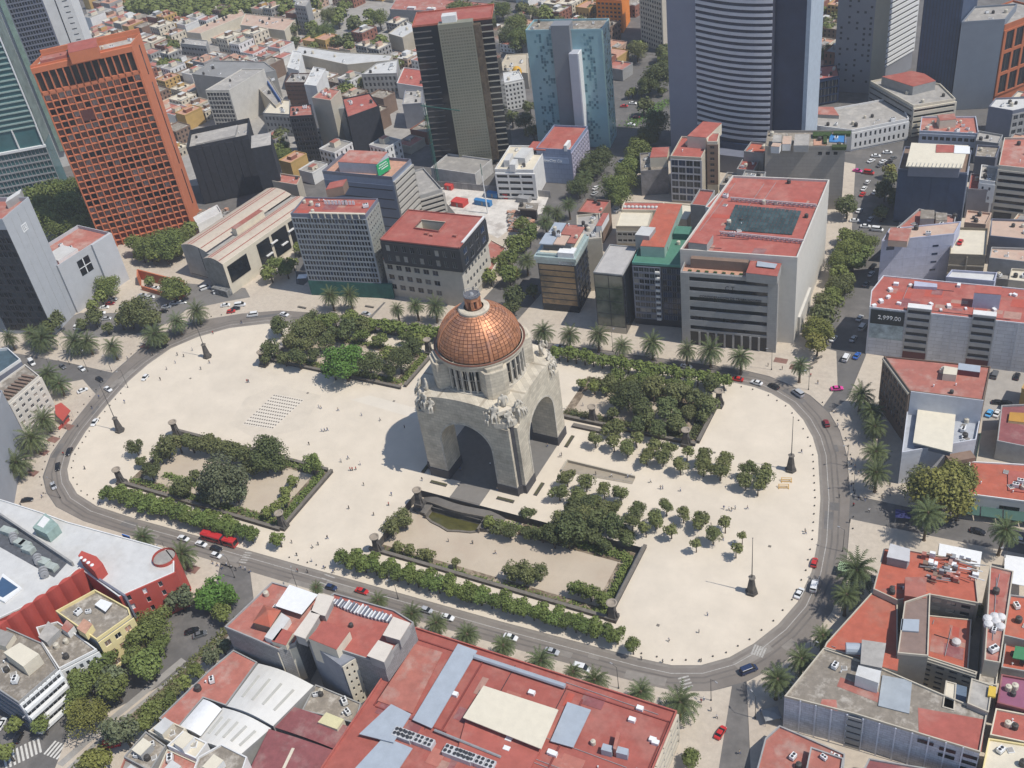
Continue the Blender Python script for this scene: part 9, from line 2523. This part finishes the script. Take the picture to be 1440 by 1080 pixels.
for k, (x, y, m_, lab) in enumerate(((1190, 797, mat('pale_green_tent', (0.55, 0.72, 0.42), 0.7), 'pale green square tent half under a palm by the ring road'), (1270, 722, mat('tent_blue', (0.02, 0.025, 0.11), 0.7), 'small deep blue tent in the shade of the big yellow green tree'),
 (425, 388, WPAINT, 'small white tent by the pavement near the grid hotel'), (1085, 1003, GREYW, 'small grey kiosk roof on the lower right pavement'))):
	p = W(x, y, 2.6); t = thing('tent', lab, 'tent', (p.x, p.y, 0), 0.2 * k)
	place(MB().add([(-2.2, -1.8, 2.4), (2.2, -1.8, 2.4), (2.2, 1.8, 2.4), (-2.2, 1.8, 2.4), (0, 0, 3.3)], [(0, 1, 4), (1, 2, 4), (2, 3, 4), (3, 0, 4)]).build('canopy', m_), t)
	for s in (-1, 1):
		for q in (-1, 1): place(MB().cyl(s * 2.1, q * 1.7, 0, 2.4, .05, .05, 5).build('post', STEEL), t)
YL = mat('play_yellow', (0.60, 0.33, 0.02), 0.6)
for k, (x, y) in enumerate(((1106, 677), (1102, 686))):
	p = W(x, y); t = thing('barrier', 'yellow folding barrier frame nearer the far right flagpole' if k == 0 else 'yellow folding barrier frame just in front of its twin on the plaza', 'barrier', (p.x, p.y, 0), .3, 'yellow barrier frames')
	for z in (.3, .7, 1.1): place(MB().tube((-1.7, -.6 + z, z), (1.7, -.6 + z, z), .09, 5).build('rail', YL), t)
	for s in (-1.5, 1.5): place(MB().tube((s, -.7, 0), (s, .5, 1.2), .08, 5).build('leg', YL), t); place(MB().tube((s, .9, 0), (s, .3, 1.2), .08, 5).build('brace', YL), t)
TP = mat('red_tree_pit', (0.24, 0.13, 0.10), 0.95, 0.2, 0.6)
for (x, y) in ((95, 600), (75, 618), (60, 636), (45, 665), (270, 800), (205, 487), (540, 460), (1120, 517), (1098, 507)):
	p = W(x, y); sheet('tree_pit', [(p.x - 2.4, p.y - 1.5), (p.x + 2.4, p.y - 1.5), (p.x + 2.4, p.y + 1.5), (p.x - 2.4, p.y + 1.5)], 0.012, TP)
BN = None
for (x, y, a) in ((1150, 505, 60), (1143, 512, 60), (1136, 520, 50), (425, 433, 0), (520, 432, 0), (320, 795, 0), (575, 462, 0)):
	p = W(x, y)
	if BN is None:
		t = thing('bench', None, 'bench', (p.x, p.y, 0), math.radians(a), 'dark stone benches on the pavement'); BN = t
		place(MB().box(-2.2, 2.2, -.4, .4, .4, .55).build('seat', VOLC2), t)
		for s in (-1.7, 1.7): place(MB().box(s - .2, s + .2, -.35, .35, 0, .4).build('leg', VOLC), t)
	else: t = copy_thing(BN, (p.x, p.y, 0), math.radians(a))
	pend(t, f"dark stone bench {where(p.x, p.y)}")
# ================================================================ THE CITY BEYOND
def inside(p, poly):
	c = False; n = len(poly)
	for i in range(n):
		a, b_ = poly[i], poly[i - 1]
		if (a[1] > p[1]) != (b_[1] > p[1]) and p[0] < (b_[0] - a[0]) * (p[1] - a[1]) / (b_[1] - a[1]) + a[0]: c = not c
	return c
HW = [('white', WHITE), ('beige', BEIGE), ('grey', GREYW), ('cream', CREAM), ('yellow', mat('ochre_house', (0.50, 0.33, 0.12), 0.9)), ('pink', PINKROOF), ('brown', BROWN), ('brick', mat('brick_house', (0.28, 0.12, 0.08), 0.9))]
HR = [('red', REDROOF2), ('grey', GREYROOF), ('dusty', DIRTROOF), ('white', WHITEROOF), ('terracotta', TERR), ('pale', CREAM)]
PROTO = []
r_ = random.Random(55)
for k in range(22):
	wn_, wm = HW[k % len(HW)]; rn_, rm_ = HR[(k * 5 + k // 3) % len(HR)]
	w_, d_, h_ = r_.uniform(4.5, 8), r_.uniform(5, 9), r_.choice([4, 6, 6, 8, 9, 12])
	t = thing('house', None, 'house', (0, -3000, 0), 0, 'small houses of the city behind the towers')
	place(MB().box(-w_, w_, -d_, d_, 0, h_, 0).build('wall', wm), t)
	place(MB().box(-w_ + .3, w_ - .3, -d_ + .3, d_ - .3, h_, h_ + .12).build('roof', rm_), t)
	b = MB()
	for s in (-1, 1): b.box(s * w_ - .15, s * w_ + .15, -d_, d_, h_ - .1, h_ + .8); b.box(-w_ + .15, w_ - .15, s * d_ - .15, s * d_ + .15, h_ - .1, h_ + .75)
	place(b.build('parapet', wm, kind='stuff'), t)
	b = MB()
	for z in range(int(h_ / 3)):
		for i in range(4):
			x = -w_ + 2 * w_ * (i + .5) / 4; b.box(x - .6, x + .6, -d_ - .05, -d_ + .02, 1 + 3 * z, 2.5 + 3 * z)
			y = -d_ + 2 * d_ * (i + .5) / 4; b.box(w_ - .02, w_ + .05, y - .6, y + .6, 1 + 3 * z, 2.5 + 3 * z)
	place(b.build('windows', G_DARK, kind='stuff'), t)
	if k % 3: place(MB().box(-w_ * .5, w_ * .1, -d_ * .2, d_ * .5, h_ + .1, h_ + 2.6, 0, 1).build('roof_room', [HW[(k + 3) % 8][1], HR[(k + 2) % 6][1]]), t)
	if k % 2: place(MB().box(w_ * .2, w_ * .8, -d_ * .8, d_ * .1, h_ + .1, h_ + 1.0, 0, 1).build('lean_to', [GREYW, HR[(k + 4) % 6][1]]), t)
	for j in range(k % 3 + 1):
		o = inst('water_tank', TANKM['tk' if j % 2 else 'tb'], t); o.location = (r_.uniform(-w_, w_) * .7, r_.uniform(-d_, d_) * .7, h_ + .1)
	PROTO.append((t, w_, d_, wn_, rn_, h_))
REG = [[(118, -55), (620, -55), (620, 215), (560, 218), (548, 240), (400, 262), (385, 190), (258, 188), (262, 230), (228, 190), (205, 110), (140, 90)], [(690, -55), (905, -55), (885, 60), (870, 110), (760, 100), (690, 60)],
 [(1140, -40), (1180, -40), (1180, 118), (1142, 118)], [(1370, 130), (1475, 130), (1475, 470), (1385, 470), (1385, 330), (1400, 210)], [(1440, 470), (1500, 500), (1500, 1120), (1440, 1120)], [(-180, 330), (-20, 330), (-20, 480), (-180, 470)]]
SKIPR = [[(185, -60), (340, -60), (440, -50), (430, 20), (330, 26), (185, 26)], [(640, 6), (740, 6), (740, 58), (640, 58)], [(455, 8), (545, 8), (545, 62), (455, 62)], [(880, 60), (945, 60), (945, 215), (868, 215), (860, 160)]]
FB2 = [(min(p[0] for p in f) - 1, max(p[0] for p in f) + 1, min(p[1] for p in f) - 1, max(p[1] for p in f) + 1, f) for f in FOOT]
cands = []
yw = math.radians(-12); cu, su = math.cos(yw), math.sin(yw)
gy = -46
for gx in range(-84, 40):
	for gyy in range(-33, 66):
		X0 = gx * 12.0 + (gx // 4) * 3.0; Y0 = gyy * 13.6 + (gyy // 2) * 4.5
		X = X0 * cu - Y0 * su - 60; Y = X0 * su + Y0 * cu + 60
		if Y < -120 and X > 195: continue
		x, y = proj(X, Y, 0)
		if (Vector((X, Y, 0)) - CAM).length > 1250: continue
		if not any(inside((x, y), g) for g in REG) or any(inside((x, y), g) for g in SKIPR): continue
		bad = False
		for (a0, a1, b0, b1, f) in FB2:
			if a0 - 7 < X < a1 + 7 and b0 - 7 < Y < b1 + 7:
				if inside((X, Y), f) or any((Vector((X, Y)) - Vector((p[0], p[1]))).length < 8 for p in f) or any(inside((X + dx, Y + dy), f) for dx in (-7, 7) for dy in (-7, 7)): bad = True; break
		if bad: continue
		cands.append(((Vector((X, Y, 0)) - CAM).length, X, Y))
cands.sort()
far = MB(); FM = [m_ for _, m_ in HW] + [m_ for _, m_ in HR]
used = set()
for i, (d, X, Y) in enumerate(cands):
	k = r_.randrange(22); t, w_, d_, wn_, rn_, h_ = PROTO[k]
	sx, sy, sz = r_.uniform(.85, 1.08) * min(1, 5.9 / w_), r_.uniform(.85, 1.05) * min(1, 6.7 / d_), r_.uniform(.7, 1.2)
	rz = yw + r_.choice([0, 0, math.pi]) + r_.uniform(-.04, .04)
	if i < 292:
		if k in used: o = copy_thing(t, (X, Y, 0), rz)
		else: used.add(k); o = t; o.location = (X, Y, 0); o.rotation_euler = (0, 0, rz)
		o.scale = (sx, sy, sz)
		pend(o, f"{'low' if h_ * sz < 7 else 'taller'} {wn_} house with {rn_} roof {where(X, Y)}")
	else:
		c_, s_ = math.cos(rz), math.sin(rz); w2, d2, h2 = w_ * sx, d_ * sy, h_ * sz
		q = [(X + x * c_ - y * s_, Y + x * s_ + y * c_) for x, y in ((-w2, -d2), (w2, -d2), (w2, d2), (-w2, d2))]
		far.prism(q, 0, h2, k % 8, 8 + (k * 5 + k // 3) % 6)
		q = [(X + x * c_ - y * s_, Y + x * s_ + y * c_) for x, y in ((-w2 * .5, -d2 * .3), (w2 * .2, -d2 * .3), (w2 * .2, d2 * .5), (-w2 * .5, d2 * .5))]
		far.prism(q, h2, h2 + 2.4, (k + 3) % 8, 8 + (k + 2) % 6)
for k in range(22):
	if k not in used:
		for ch in list(PROTO[k][0].children): bpy.data.objects.remove(ch)
		bpy.data.objects.remove(PROTO[k][0])
far.build('distant_houses', FM, None, kind='stuff', label='mass of small distant houses with flat red, grey and white roofs', cat='houses')
print('houses', len(cands), 'bollards', nb)
sheet('city_pavement', [tuple(W(*p)) for p in ((100, -70), (640, -70), (620, 200), (560, 216), (400, 250), (262, 262), (215, 150), (140, 90))], -0.02, PAVEG)
# orders: make every repeated label single its thing out
ORD = 'first second third fourth fifth sixth seventh eighth ninth tenth eleventh twelfth thirteenth fourteenth fifteenth sixteenth seventeenth eighteenth nineteenth twentieth'.split()
TENS = {2: 'twenty', 3: 'thirty', 4: 'forty', 5: 'fifty'}
def ordn(i):
	if i < 20: return ORD[i]
	n = i + 1
	return TENS[n // 10] + ('th' if n % 10 == 0 else '-' + ORD[n % 10 - 1])
by = {}
for o, s, p in PEND: by.setdefault(s, []).append((p[0], o))
for s, l in by.items():
	l.sort(key=lambda q: q[0])
	for i, (x, o) in enumerate(l):
		o['label'] = s if len(l) == 1 else (f"{s}, {ordn(i)} from left")
